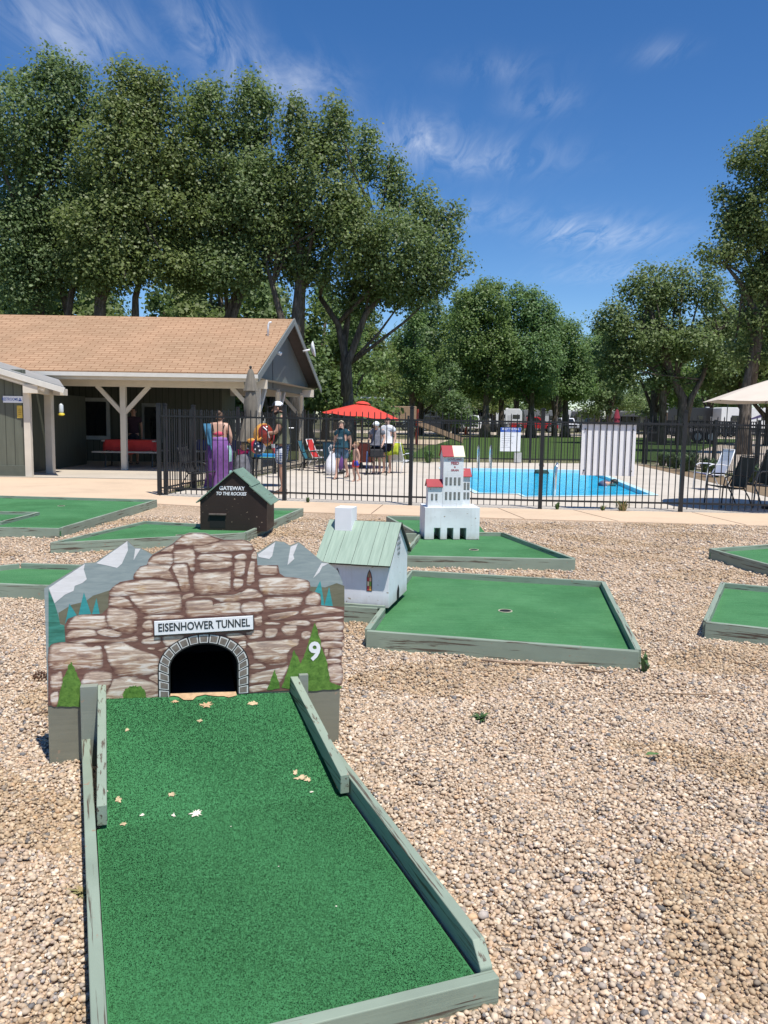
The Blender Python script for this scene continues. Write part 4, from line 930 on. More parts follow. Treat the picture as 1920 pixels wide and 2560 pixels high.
# ------------------------------------------------------------------ restroom block
rs = empty('restroom_building', (-8.44, 19.55, 0), 'olive board sided restroom block with cream trim and a white edged roof', 'building')
RSo = Vector(rs.location)
def rbox(nm, c, d, mt, M=None, bevel=.004):
    b = MB(); b.box(Vector(c) - RSo, d, 0, M); return b.build(nm, mt, rs, bevel=bevel)
rbox('wall', (-12.0, 19.62, 1.26), (7.06, .14, 2.5), M_rest)
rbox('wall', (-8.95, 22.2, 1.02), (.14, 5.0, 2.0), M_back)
rbox('base_board', (-12.0, 19.54, .14), (7.10, .04, .26), plain('base_olive', (.10, .11, .085), .7))
rbox('corner_board', (-8.40, 19.57, 1.12), (.15, .12, 2.24), M_trim)
ob = rbox('post', (-8.37, 20.75, 1.05), (.17, .19, 2.1), M_trim)
b = MB()
P = [(-12.5, 3.52), (-7.42, 2.07)]
b.add([tuple(Vector(q) - RSo) for q in [(-12.5, 19.28, 3.52), (-7.42, 19.28, 2.07), (-8.22, 21.05, 2.30), (-12.5, 21.05, 3.52), (-12.5, 19.28, 3.57), (-7.42, 19.28, 2.12), (-8.22, 21.05, 2.35), (-12.5, 21.05, 3.57)]],
      [(4, 5, 6, 7), (3, 2, 1, 0), (0, 1, 5, 4), (1, 2, 6, 5), (2, 3, 7, 6), (3, 0, 4, 7)])
b.build('roof', plain('grey_metal_roof', (.32, .32, .31), .5, .1, 3), rs)
b = MB(); b.bar(Vector((-12.5, 19.25, 3.48)) - RSo, Vector((-7.40, 19.25, 2.03)) - RSo, .035, .13); b.build('fascia', M_gutter, rs, bevel=.004)
b = MB(); b.bar(Vector((-12.5, 19.36, 3.36)) - RSo, Vector((-7.9, 19.36, 2.05)) - RSo, .05, .10); b.build('eave_trim', M_trim, rs, bevel=.004)
rbox('beam_end', (-8.20, 19.45, 2.06), (.34, .36, .20), M_trim); rbox('beam_end', (-8.06, 20.7, 2.03), (.25, .3, .16), M_trim)
b = MB(); b.bar(Vector((-8.35, 20.75, 2.02)) - RSo, Vector((-8.35, 19.5, 2.1)) - RSo, .12, .16); b.build('beam', M_trim, rs)
rg = empty('restroom_sign', (-8.72, 19.535, 1.815), 'white restrooms sign with blue lettering on the olive wall', 'sign')
b = MB(); b.box((0, 0, 0), (.46, .012, .155)); b.build('sign_board', M_white, rg)
text('lettering', 'RESTROOMS', .095, M_blue, rg, upright((-.065, -.0075, 0)), .0005, bold=.0012, sx=.70)
b = MB(); b.add([(.13, -.0075, -.04), (.205, -.0075, -.04), (.205, -.0075, -.02), (.185, -.0075, -.005), (.18, -.0075, .035), (.155, -.0075, .04), (.16, -.0075, 0), (.135, -.0075, -.015)], [tuple(range(8))]); b.build('pointing_hand', M_blue, rg)
yn = empty('yellow_notice', (-8.57, 19.535, 1.53), 'yellow paper notice below the restrooms sign', 'notice')
b = MB(); b.box((0, 0, 0), (.125, .006, .29)); b.build('paper', plain('yellow_paper', (.62, .43, .07), .7), yn)
b = MB()
for i, wd in enumerate((.05, .08, .08, .07)): b.box((0, -.004, .06 - i * .04), (wd, .002, .016))
b.build('print', plain('brown_print', (.34, .22, .04), .7), yn)
bf = empty('bird_feeder', (-8.02, 20.62, 1.95), 'clear bottle bird feeder with a yellow base hanging under the restroom eave', 'bird feeder')
b = MB(); b.tube([(0, 0, 0), (0, 0, -.20)], .006, 5); b.build('hanger', M_black, bf)
b = MB(); b.lathe([(.02, -.20), (.055, -.24), (.06, -.40), (.05, -.44)], n=10); b.build('bottle', plain('pale_bottle', (.50, .55, .58), .15), bf, smooth=True)
b = MB(); b.lathe([(.07, -.44), (.085, -.47), (.05, -.50)], n=10); b.build('base', plain('feeder_yellow', (.75, .60, .05), .4), bf)

TREES=[
('T1',38,[(-14.77, -0.19, 16.4, 0.55, 0.96), (-13.71, 0.0, 16.13, 0.51, 0.96), (-16.46, 0.21, 15.51, 0.59, 1.06), (-15.34, -0.09, 15.81, 0.51, 0.85), (-12.93, 0.08, 14.89, 0.47, 1.27), (-16.32, -0.82, 13.48, 2.34, 2.34), (-14.45, 0.0, 14.96, 1.7, 2.23), (-15.17, 1.11, 11.14, 3.19, 2.97), (-16.68, -0.37, 8.93, 2.12, 2.34), (-13.25, 0.33, 9.98, 1.91, 2.34), (-16.14, -0.52, 6.71, 1.49, 1.27), (-14.75, 0.0, 7.95, 2.34, 1.49)],[[(-15.65, 5.7), (-15.78, 8.34), (-16.01, 10.53), (-16.29, 11.52)], [(-14.29, 5.72), (-13.93, 7.56), (-13.98, 9.57)], [(-14.5, 5.72), (-14.87, 7.54), (-15.11, 9.95)]]),
('T2',37,[(-11.29, -0.16, 15.59, 0.45, 0.93), (-10.6, 0.0, 15.5, 0.41, 0.93), (-9.82, 0.17, 15.42, 0.5, 0.99), (-8.95, -0.08, 14.21, 0.45, 1.14), (-10.32, 0.22, 14.47, 1.28, 1.86), (-11.22, -0.43, 13.99, 1.24, 2.07), (-11.35, 0.0, 12.28, 2.48, 2.48), (-10.19, 0.94, 10.57, 2.69, 2.48), (-12.02, -0.43, 9.18, 2.48, 2.07), (-9.16, 0.22, 12.5, 1.24, 1.65), (-11.85, -0.72, 7.42, 2.07, 1.24), (-10.13, 0.0, 8.04, 1.86, 1.24)],[[(-12.6, 5.43), (-12.54, 6.62), (-12.44, 8.2), (-12.0, 9.96), (-11.36, 11.7)], [(-12.44, 6.23), (-11.32, 9.0), (-10.78, 10.75)], [(-11.18, 5.46), (-11.16, 6.65), (-10.73, 8.23), (-10.2, 9.79)]]),
('T3',39,[(-8.38, -0.17, 15.61, 0.48, 0.98), (-7.86, 0.0, 15.82, 0.44, 0.87), (-6.3, 0.18, 16.23, 0.52, 0.87), (-5.58, -0.08, 15.45, 0.44, 0.98), (-8.92, 0.08, 13.91, 0.48, 1.09), (-8.08, -0.46, 14.52, 1.31, 1.85), (-6.2, 0.0, 14.85, 1.31, 1.96), (-7.36, 0.99, 12.33, 2.83, 2.62), (-5.89, -0.42, 10.93, 2.4, 2.62), (-8.64, 0.42, 10.07, 2.4, 2.4), (-7.17, -0.84, 8.03, 2.4, 1.53), (-8.87, 0.0, 8.01, 1.96, 1.42)],[[(-7.5, 5.73), (-7.35, 5.95), (-6.75, 7.83), (-6.32, 9.9)], [(-7.08, 5.95), (-6.54, 7.42), (-5.05, 9.1)]]),
('T4',38,[(-4.2, -0.15, 14.92, 0.42, 0.81), (-2.39, 0.0, 14.76, 0.42, 0.81), (-3.4, 0.16, 13.87, 0.47, 0.96), (-3.09, -0.15, 13.09, 0.85, 1.06), (-4.11, 0.17, 13.76, 0.96, 1.7), (-2.32, -0.33, 13.59, 0.96, 1.7), (-3.08, 0.0, 11.12, 2.34, 2.55), (-4.82, 0.71, 9.11, 2.02, 1.91), (-1.62, -0.32, 9.55, 1.81, 2.23), (-3.47, 0.26, 7.92, 1.49, 1.17)],[[(-4.08, 5.68), (-3.98, 6.9), (-3.89, 8.52), (-4.1, 10.31), (-3.9, 12.1)], [(-4.66, 5.67), (-5.12, 7.29), (-5.44, 8.49)], [(-3.88, 7.31), (-2.45, 9.34), (-0.82, 10.96)]]),
('T5',40,[(-1.12, -0.16, 14.35, 0.45, 0.78), (0.19, 0.0, 13.24, 0.45, 0.72), (1.55, 0.16, 11.81, 0.45, 0.72), (3.14, -0.06, 11.1, 0.36, 0.67), (2.28, 0.09, 10.88, 0.49, 0.89), (3.42, -0.16, 8.68, 0.45, 0.78), (-1.0, 0.0, 13.32, 0.94, 1.52), (0.21, 0.35, 12.1, 1.01, 1.61), (1.57, -0.16, 10.66, 0.94, 1.61), (2.88, 0.11, 10.15, 0.63, 1.39), (0.26, -0.94, 8.95, 2.68, 2.35), (2.34, 0.0, 8.35, 1.3, 1.56), (-1.35, 0.63, 7.23, 1.79, 1.23), (0.72, -0.35, 7.26, 2.01, 1.01)],[[(-1.8, 2.46), (-1.86, 3.98), (-2.32, 5.93), (-3.21, 7.2)], [(-1.86, 3.98), (-1.01, 6.38), (0.28, 7.89), (1.79, 8.55)], [(-2.05, 5.07), (-1.68, 7.65), (-0.84, 9.78)]]),
('T6',74,[(8.39, -0.26, 13.05, 0.74, 0.91), (9.61, 0.0, 12.87, 0.66, 0.91), (7.4, 0.23, 12.25, 0.66, 0.99), (8.64, -0.42, 11.28, 2.4, 2.48), (9.16, 0.58, 7.5, 3.31, 3.1), (7.11, -0.72, 8.27, 2.07, 3.31), (6.82, 0.0, 11.45, 1.24, 1.65), (8.84, 1.23, 4.67, 3.52, 1.86), (6.77, -0.36, 5.45, 2.07, 2.07)],[[(8.9, 2.64), (8.88, 5.88), (8.51, 9.09)], [(8.9, 5.48), (9.95, 8.31)]]),
('T7',76,[(11.74, -0.24, 13.01, 0.68, 0.85), (13.0, 0.0, 12.62, 0.68, 0.85), (14.7, 0.24, 11.43, 0.68, 0.93), (12.22, -0.39, 11.19, 2.21, 2.34), (14.13, 0.33, 10.2, 1.91, 2.34), (13.2, -1.11, 6.89, 3.19, 3.19), (11.12, 0.0, 6.45, 2.55, 2.76), (13.29, 1.11, 4.41, 3.19, 1.49)],[[(13.27, 2.74), (13.23, 6.07), (12.49, 9.35)], [(13.25, 5.65), (14.19, 8.56)]]),
('T8',80,[(16.68, -0.7, 9.17, 2.01, 2.46), (18.1, 0.0, 6.81, 2.24, 2.24), (16.15, 0.86, 5.91, 2.46, 2.01), (17.97, -0.47, 4.62, 2.68, 1.56)],[[(17.26, 2.42), (17.14, 5.48), (17.39, 8.1)]]),
('T10',58,[(17.76, -0.2, 11.65, 0.58, 0.71), (19.02, 0.0, 11.61, 0.58, 0.65), (20.27, 0.2, 11.84, 0.58, 0.71), (21.86, -0.1, 11.71, 0.58, 0.78), (16.24, 0.1, 10.39, 0.58, 0.78), (15.55, -0.48, 8.21, 1.36, 1.78), (17.67, 0.0, 10.26, 1.94, 1.62), (19.88, 0.68, 10.3, 1.94, 1.78), (21.95, -0.26, 10.17, 1.46, 1.78), (17.99, 0.6, 7.15, 3.4, 2.27), (20.88, -0.79, 6.73, 2.27, 1.78), (15.82, 0.0, 5.86, 1.78, 1.46), (14.44, 0.2, 8.19, 0.58, 0.97), (16.37, -0.28, 4.29, 1.62, 1.13), (19.41, 0.31, 4.34, 1.78, 0.97), (23.02, -0.51, 5.5, 1.46, 1.46), (23.53, 0.0, 7.71, 1.13, 1.78)],[[(20.59, 3.25), (20.0, 4.19), (19.16, 6.07), (18.42, 7.94), (17.85, 9.8)], [(21.08, 3.25), (21.71, 4.53), (22.73, 7.7), (23.63, 8.64)], [(19.34, 5.76), (20.47, 8.28)]]),
('T11',42,[(18.04, -0.18, 15.17, 0.52, 0.82), (17.08, 0.0, 14.3, 0.56, 0.94), (16.4, 0.16, 12.55, 0.47, 0.82), (16.6, -0.1, 11.12, 0.59, 0.7), (15.54, 0.09, 9.89, 0.52, 0.47), (18.0, -0.53, 14.09, 1.53, 1.64), (18.86, 0.0, 11.38, 2.58, 2.58), (17.37, 0.37, 11.58, 1.06, 1.76), (16.69, -0.27, 9.69, 1.53, 0.75), (19.73, 0.41, 8.73, 2.35, 1.88), (17.93, -0.37, 8.26, 1.06, 1.17), (18.73, 0.0, 6.47, 1.41, 1.41), (17.9, 0.37, 5.1, 1.06, 1.06), (19.78, -0.25, 4.67, 1.41, 1.41)],[[(18.09, 2.81), (18.07, 3.27), (18.33, 5.56), (18.76, 7.82), (18.8, 10.5)], [(18.5, 6.47), (17.47, 8.25), (16.48, 9.35)]]),
('T12',62,[(25.94, -0.67, 9.15, 1.91, 1.91), (27.49, 0.0, 6.16, 2.08, 2.08), (25.1, 0.61, 6.12, 1.73, 1.73), (23.98, -0.27, 7.78, 1.56, 2.08)],[[(26.54, 2.42), (26.17, 5.46), (26.0, 8.15)]]),
('T9',95,[(23.53, -0.93, 9.12, 2.65, 2.65), (22.6, 0.0, 6.53, 3.19, 2.12), (25.49, 0.84, 6.31, 2.39, 2.12)],[[(24.08, 2.64), (23.92, 6.29), (23.54, 8.87)]]),
]
# ------------------------------------------------------------------ trees
def leaf_mat(name, lo, hi, trans):
    m, t, p = base_mat(name, .5, .4)
    a = N(t, 'ShaderNodeVertexColor'); a.layer_name = 'Col'; s_ = N(t, 'ShaderNodeSeparateColor'); L(t, a.outputs[0], s_.inputs[0])
    c = ramp(t, s_.outputs[0], [(0.0, lo), (.65, hi), (1.0, tuple(min(1, x * 1.5 + .02) for x in hi))])
    oi = N(t, 'ShaderNodeObjectInfo'); c = mixc(t, 1.0, c, mixc(t, oi.outputs['Random'], (1.12, 1.02, .82), (.90, .98, 1.02)), 'MULTIPLY')
    L(t, c, p.inputs['Base Color'])
    tr = N(t, 'ShaderNodeBsdfTranslucent'); L(t, mixc(t, .5, c, trans), tr.inputs[0])
    ms = N(t, 'ShaderNodeMixShader'); ms.inputs[0].default_value = .45; L(t, p.outputs[0], ms.inputs[1]); L(t, tr.outputs[0], ms.inputs[2])
    o = [n for n in t.nodes if n.type == 'OUTPUT_MATERIAL'][0]; L(t, ms.outputs[0], o.inputs[0]); return m
M_leaf = leaf_mat('cottonwood_leaves', (.090, .127, .047), (.182, .246, .100), (.23, .35, .08))
M_leaf2 = leaf_mat('fresh_leaves', (.086, .144, .045), (.168, .262, .090), (.24, .37, .08))
def bark_mat():
    m, t, p = base_mat('grey_bark', .9, .15); f = noise(t, worldpos(t, (7, 7, 1.3)), 1.6, 6, .65, .6)
    L(t, ramp(t, f, [(.32, (.045, .036, .028)), (.5, (.12, .098, .078)), (.72, (.23, .195, .16))]), p.inputs['Base Color']); bump(t, p, f, .7, .05); return m
M_bark = bark_mat()
def crown_arrays(els, dens, leaf, clump, rng, per=30):
    """leaf quads spread in clumps through ellipsoids (x, y, z, rx, ry, rz)"""
    VS, CS = [], []
    els = [(x, y, z, max(rx - clump * .45, rx * .6), max(ry - clump * .45, ry * .6), max(rz - clump * .45, rz * .6)) for (x, y, z, rx, ry, rz) in els]
    for (x, y, z, rx, ry, rz) in els:
        area = 4 * math.pi * ((rx * ry) ** 1.6 + (rx * rz) ** 1.6 + (ry * rz) ** 1.6) ** (1 / 1.6) / 3 ** (1 / 1.6)
        n = max(6, int(area * dens / (clump * clump)))
        d = rng.normal(size=(n, 3)); d /= np.linalg.norm(d, axis=1)[:, None]
        q = rng.uniform(.18, 1.0, n) ** .45
        q *= 1 + .10 * np.sin(d[:, 0] * 5 + x) + .10 * np.sin(d[:, 2] * 7 + z * 2)
        c = d * q[:, None] * np.array([rx, ry, rz]) + np.array([x, y, z])
        csz = clump * rng.uniform(.55, 1.25, n); tone = rng.uniform(0, .45, n)
        k = per; off = rng.normal(size=(n, k, 3)); off /= (np.linalg.norm(off, axis=2)[:, :, None] + 1e-6)
        off *= (rng.uniform(0, 1, (n, k)) ** .5 * csz[:, None])[:, :, None]; off[:, :, 2] *= .75; off[:, :, 2] += csz[:, None] * .15
        P = (c[:, None, :] + off).reshape(-1, 3); tn = np.repeat(tone, k) + rng.uniform(0, .55, n * k)
        m = len(P); nr = rng.normal(size=(m, 3)) * .62; nr += off.reshape(-1, 3) / (csz.mean()) * .55 + np.repeat(d, k, 0) * .45; nr += np.array([.14, -.24, .62]); nr /= np.linalg.norm(nr, axis=1)[:, None]
        t1 = np.cross(nr, rng.normal(size=(m, 3))); t1 /= np.linalg.norm(t1, axis=1)[:, None]; t2 = np.cross(nr, t1)
        s_ = leaf * rng.uniform(.45, 1.4, m)[:, None]
        Q = np.stack([P - t1 * s_ * .62, P - t2 * s_ * .45 + t1 * s_ * .08, P + t1 * s_ * .62, P + t2 * s_ * .45 + t1 * s_ * .08], 1)
        VS.append(Q.reshape(-1, 3)); CS.append(np.repeat(tn, 4))
    V = np.concatenate(VS); c = np.concatenate(CS); C3 = np.stack([c, c, c], 1)
    return V, np.arange(len(V)).reshape(-1, 4), C3
def limb_paths(els, base, z0, rng, n=9):
    out = []
    for i in range(n):
        e = els[i % len(els)]; tip = Vector((e[0] + rng.uniform(-.6, .6) * e[3], e[1] + rng.uniform(-.6, .6) * e[4], e[2] + rng.uniform(-.3, .5) * e[5]))
        a = base + Vector((0, 0, z0 * rng.uniform(.7, 1.2))); mid = a.lerp(tip, .5) + Vector((0, 0, -.4)); out.append([a, mid, tip])
    return out
def tree(label, Y, els, trunks, seed, leaf=.165, dens=1.35, clump=.62, mat=None, rad=.34, cat='tree', group=None, yb=0.0):
    rng = np.random.default_rng(seed)
    bx = trunks[0][0][0] if trunks else els[0][0]
    root = empty('cottonwood_tree', (bx, Y, 0), label, cat, group)
    E = [(x - bx, dy, z, rx, (rx + rz) / 2 * 1.0, rz) for (x, dy, z, rx, rz) in els]
    V, F, C3 = crown_arrays(E, dens, leaf, clump, rng)
    np_mesh('crown', V, F, mat or M_leaf, root, col=C3)
    b = MB()
    for j, tr in enumerate(trunks):
        pts = [(x - bx, .25 * j * (-1) ** j, z) for x, z in tr]
        r0 = rad * (1 if j == 0 else .62)
        if pts[0][2] < 6.2 and j == 0: pts = [(pts[0][0] - (pts[1][0] - pts[0][0]) * .3, 0, -.05), (pts[0][0] - (pts[1][0] - pts[0][0]) * .1, 0, pts[0][2] * .5)] + pts; 
        elif j > 0 and pts[0][2] < 6.2 and abs(pts[0][0]) > 1.2: pts = [(pts[0][0] * .9, pts[0][1], -.05)] + pts
        elif j > 0: pts = [(pts[0][0] * .55, 0, pts[0][2] * .5)] + pts
        n = len(pts); rs_ = [r0 * (1.35 if i == 0 and pts[0][2] < 0 else 1 - .72 * i / (n - 1)) for i in range(n)]
        b.tube(pts, rs_, 9)
        for e in E[:]:                                   # thinner limbs out into the leaf masses
            if rng.random() < .6:
                s_ = Vector(pts[rng.integers(n // 2, n)]); tip = Vector((e[0] + rng.uniform(-.5, .5) * e[3], e[1] + rng.uniform(-.6, .6) * e[4], e[2] + rng.uniform(-.2, .6) * e[5]))
                if (tip - s_).length < 8: b.tube([s_, s_.lerp(tip, .5) + Vector((0, 0, -.25)), tip], [r0 * .30, r0 * .18, .02], 6)
    b.build('trunk', M_bark, root, smooth=True); return root
LBL = {'T1': 'tall cottonwood at the far left behind the pavilion, the highest crown of all', 'T2': 'tall cottonwood with a forked trunk behind the middle of the pavilion roof',
 'T3': 'tall cottonwood with two pointed tops behind the pavilion, left of the gable peak', 'T4': 'tall cottonwood rising straight behind the pavilion gable', 
 'T5': 'cottonwood right of the pavilion gable, leaning out toward the open sky', 'T6': 'mid distance cottonwood just right of the big grove, left of the two rounder crowns',
 'T7': 'mid distance cottonwood with a round crown in the middle of the far tree row', 'T8': 'smaller cottonwood at the right end of the middle tree row, before the low gap',
 'T9': 'low distant tree in the gap of sky between the middle and right groups', 'T10': 'broad cottonwood with two leaning trunks left of the beige umbrella',
 'T11': 'tall cottonwood at the right edge, standing behind the beige umbrella', 'T12': 'cottonwood filling in between the leaning tree and the right edge tree'}
for i, (nm, Y, els, trs) in enumerate(TREES):
    far = Y > 50
    tree(LBL[nm], Y, els, trs, 100 + i, leaf=.118 if not far else .155 + (Y - 58) * .001, dens=4.9 if not far else 4.0, clump=.80 if not far else .95, mat=M_leaf2 if nm in ('T7', 'T8', 'T9', 'T6') else M_leaf, rad=.36 if Y < 50 else .42, group='cottonwoods round the camp')
# background trees: four shapes, copied
def proto_tree(seed, H, wd, low):
    rng = np.random.default_rng(seed); els = []
    for i in range(9):
        z = H * (low + (1 - low) * (.15 + .75 * i / 8)); sp = wd * (1 - .55 * (i / 8) ** 1.6)
        els.append((rng.uniform(-.55, .55) * sp, rng.uniform(-.5, .5) * sp, z, sp * rng.uniform(.5, .75), sp * rng.uniform(.5, .7), H * .10 * rng.uniform(.9, 1.5)))
    V, F, C3 = crown_arrays(els, 1.9, .225, 1.0, rng, 26)
    r = empty('broadleaf_tree', (0, -500, 0)); np_mesh('crown', V, F, M_leaf2 if seed % 2 else M_leaf, r, col=C3)
    b = MB(); b.tube([(0, 0, -.05), (.1, 0, H * low * .6), (.25 * (-1) ** seed, .1, H * .55), (.1, 0, H * .85)], [.42, .32, .22, .05], 8)
    for e in els[1:7]: b.tube([(.1, 0, H * low * .8), (e[0] * .5, e[1] * .5, e[2] * .75), (e[0], e[1], e[2])], [.18, .11, .03], 6)
    b.build('trunk', M_bark, r, smooth=True); return r
protos = [proto_tree(31, 13, 4.2, .22), proto_tree(32, 12, 4.8, .16), proto_tree(33, 14, 3.8, .28), proto_tree(34, 9, 3.6, .10)]
used = set()
BGT = [  # x, y, scale, shape, words
 (-25, 56, 1.0, 0, 'shaded tree deep in the grove beyond the far left of the pavilion'), (-19.5, 60, .95, 1, 'shaded tree deep in the grove, seen under the leftmost crown'), (-13.5, 57, .95, 2, 'shaded tree deep in the grove, beyond the forked cottonwood'),
 (-8.6, 61, .9, 1, 'shaded tree deep in the grove, left of the gable peak'), (-4.2, 58, .85, 0, 'shaded tree beyond the pavilion gable, seen beside the dish antenna'), (-.8, 64, .78, 1, 'bushy tree beyond the playground, above the red umbrella'),
 (2.2, 70, .78, 2, 'tree with a bare lower trunk right of the red umbrella'), (5.0, 66, .66, 3, 'low bushy tree beyond the playground, left of the toy elevator'), (-17.5, 43, .95, 3, 'low leafy tree just behind the left end of the pavilion roof'), (-13.2, 50, 1.0, 3, 'low leafy tree behind the forked cottonwood, above the pavilion roof'), (-8.2, 50, 1.0, 3, 'low leafy tree behind the middle of the pavilion roof ridge'), (-4.6, 51, .95, 3, 'low leafy tree behind the gable peak'), (-20.5, 52, 1.2, 1, 'full green tree closing the left edge behind the pavilion'), (-10.8, 54, 1.15, 1, 'full green tree deep behind the pavilion ridge'), (3.4, 84, 1.12, 1, 'green tree filling between the leaning cottonwood and the middle row'), (7.6, 90, 1.1, 0, 'green tree filling behind the middle tree row'), (-15.6, 46, .98, 3, 'low leafy tree filling above the left part of the pavilion ridge'), (-10.7, 46, 1.0, 3, 'low leafy tree filling above the middle of the pavilion ridge'), (-6.4, 46.5, 1.0, 3, 'low leafy tree filling left of the gable peak'), (-2.3, 49, .9, 3, 'low leafy tree right of the dish antenna'), (5.6, 80, .85, 0, 'leafy tree filling under the left crown of the middle row'), (11.6, 84, .85, 2, 'leafy tree filling under the middle crown of the middle row'), (17.5, 86, .8, 0, 'leafy tree filling under the right crown of the middle row'), (28.2, 61, 1.12, 1, 'full green tree at the right edge, under the tallest crown there'), (22.5, 70, .98, 0, 'green tree filling behind the two leaning trunks'), (24, 90, .82, 1, 'green tree filling the low gap before the right group'),
 (14.5, 112, 1.12, 1, 'tree beyond the vehicles, above the white pickup'), (21, 134, 1.2, 0, 'tree beyond the vehicles, above the red pickup'), (27, 132, .95, 3, 'bright low bush tree beyond the vehicles, right of the red pickup'), (33, 128, 1.2, 2, 'dark tree beyond the vehicles, above the white fence panel'),
 (37, 110, 1.0, 1, 'dark tree beyond the trailers, left of the leaning trunks'), (41, 106, 1.05, 0, 'tree beyond the trailers, behind the leaning trunks'), (47.5, 104, 1.05, 2, 'tree beyond the motorhomes, left of the beige umbrella'), (55, 104, 1.0, 1, 'tree beyond the motorhomes at the right edge'),
 (-6, 100, 1.0, 1, 'distant tree seen through the gap left of the red umbrella'), (1, 112, 1.0, 0, 'distant tree behind the parked motorhomes, left'), (8, 118, 1.05, 1, 'distant tree behind the pale motorhome'), (16, 126, 1.0, 2, 'distant tree behind the white pickup'), (38, 126, .9, 3, 'distant low tree behind the parked trailers'),
 (46, 130, 1.1, 1, 'distant tree behind the dark trailer'), (58, 128, 1.1, 0, 'distant tree behind the long white motorhomes'), (68, 124, 1.1, 2, 'distant tree at the far right behind the motorhomes'), (-14, 108, 1.1, 2, 'distant tree seen under the pavilion roof'), (-24, 100, 1.1, 1, 'distant tree far behind the pavilion at left')]
for (x, y, s_, k, lab) in BGT:
    o = protos[k] if k not in used else copy_tree(protos[k]); used.add(k)
    o.location = (x, y, -.02); o.scale = (s_, s_, s_); o.rotation_euler = (0, 0, random.uniform(0, 6.28))
    tag(o, lab, 'tree', 'background trees')
# far wood closing the view
rng = np.random.default_rng(77); els = [(x + rng.uniform(-4, 4), 175 + rng.uniform(-12, 14), rng.uniform(3.0, 6.0), rng.uniform(5, 8), 5, rng.uniform(3.5, 5.0)) for x in range(-110, 150, 7)]
V, F, C3 = crown_arrays(els, .9, .55, 1.5, rng, 22)
o = np_mesh('distant_wood', V, F, M_leaf, None, col=C3); tag(o, 'distant dark line of trees closing the view behind the camp', 'wood', None, 'stuff')

# ------------------------------------------------------------------ people
def skinned(name, J, E, mat, parent, root=0, sub=1):
    """grow one continuous surface round a skeleton: J = [(x, y, z, r)], E = joint pairs"""
    me = bpy.data.meshes.new(name); me.from_pydata([j[:3] for j in J], E, [])
    o = bpy.data.objects.new(name, me); COL.objects.link(o)
    md = o.modifiers.new('skin', 'SKIN'); md.use_smooth_shade = True
    sv = me.skin_vertices[0].data if me.skin_vertices else None
    if sv is None:
        bm = bmesh.new(); bm.from_mesh(me); bm.verts.layers.skin.verify(); bm.to_mesh(me); bm.free(); sv = me.skin_vertices[0].data
    for i, j in enumerate(J):
        r = j[3] if isinstance(j[3], tuple) else (j[3], j[3]); sv[i].radius = r; sv[i].use_root = (i == root)
    ss = o.modifiers.new('sub', 'SUBSURF'); ss.levels = sub; ss.render_levels = sub
    dg = bpy.context.evaluated_depsgraph_get(); m2 = bpy.data.meshes.new_from_object(o.evaluated_get(dg)); m2.name = name
    bpy.data.objects.remove(o, do_unlink=True)
    m2.materials.clear(); m2.materials.append(mat); m2.polygons.foreach_set('use_smooth', [True] * len(m2.polygons))
    o2 = bpy.data.objects.new(name, m2); COL.objects.link(o2); o2.parent = parent; return o2
M_skin = plain('skin', (.55, .33, .24), .5, .06, 9); M_skin2 = plain('tanned_skin', (.40, .22, .15), .5, .06, 9)
M_eye = plain('eye_dark', (.02, .015, .012), .3); M_lip = plain('lips', (.38, .14, .12), .5)
POSE = dict(pelvis=(0, 0, .95), spine=(0, 0, 1.12), chest=(0, 0, 1.33), neck=(0, .01, 1.48), jaw=(0, -.015, 1.57), head=(0, -.01, 1.65), crown=(0, 0, 1.715),
            shL=(.185, 0, 1.425), elL=(.235, .02, 1.15), wrL=(.245, -.04, .91), shR=(-.185, 0, 1.425), elR=(-.235, .02, 1.15), wrR=(-.245, -.04, .91),
            hiL=(.092, 0, .90), knL=(.10, -.02, .50), anL=(.10, .03, .09), hiR=(-.092, 0, .90), knR=(-.10, -.02, .50), anR=(-.10, .03, .09))
RAD = dict(pelvis=(.155, .115), spine=(.135, .10), chest=(.155, .11), neck=.055, jaw=(.068, .078), head=(.078, .096), crown=(.058, .07),
           sh=.056, el=.041, wr=.029, hi=.088, kn=.058, an=.038)
def rad(k, f=1.0):
    r = RAD[k] if k in RAD else RAD[k[:2]]
    return tuple(x * f for x in r) if isinstance(r, tuple) else r * f
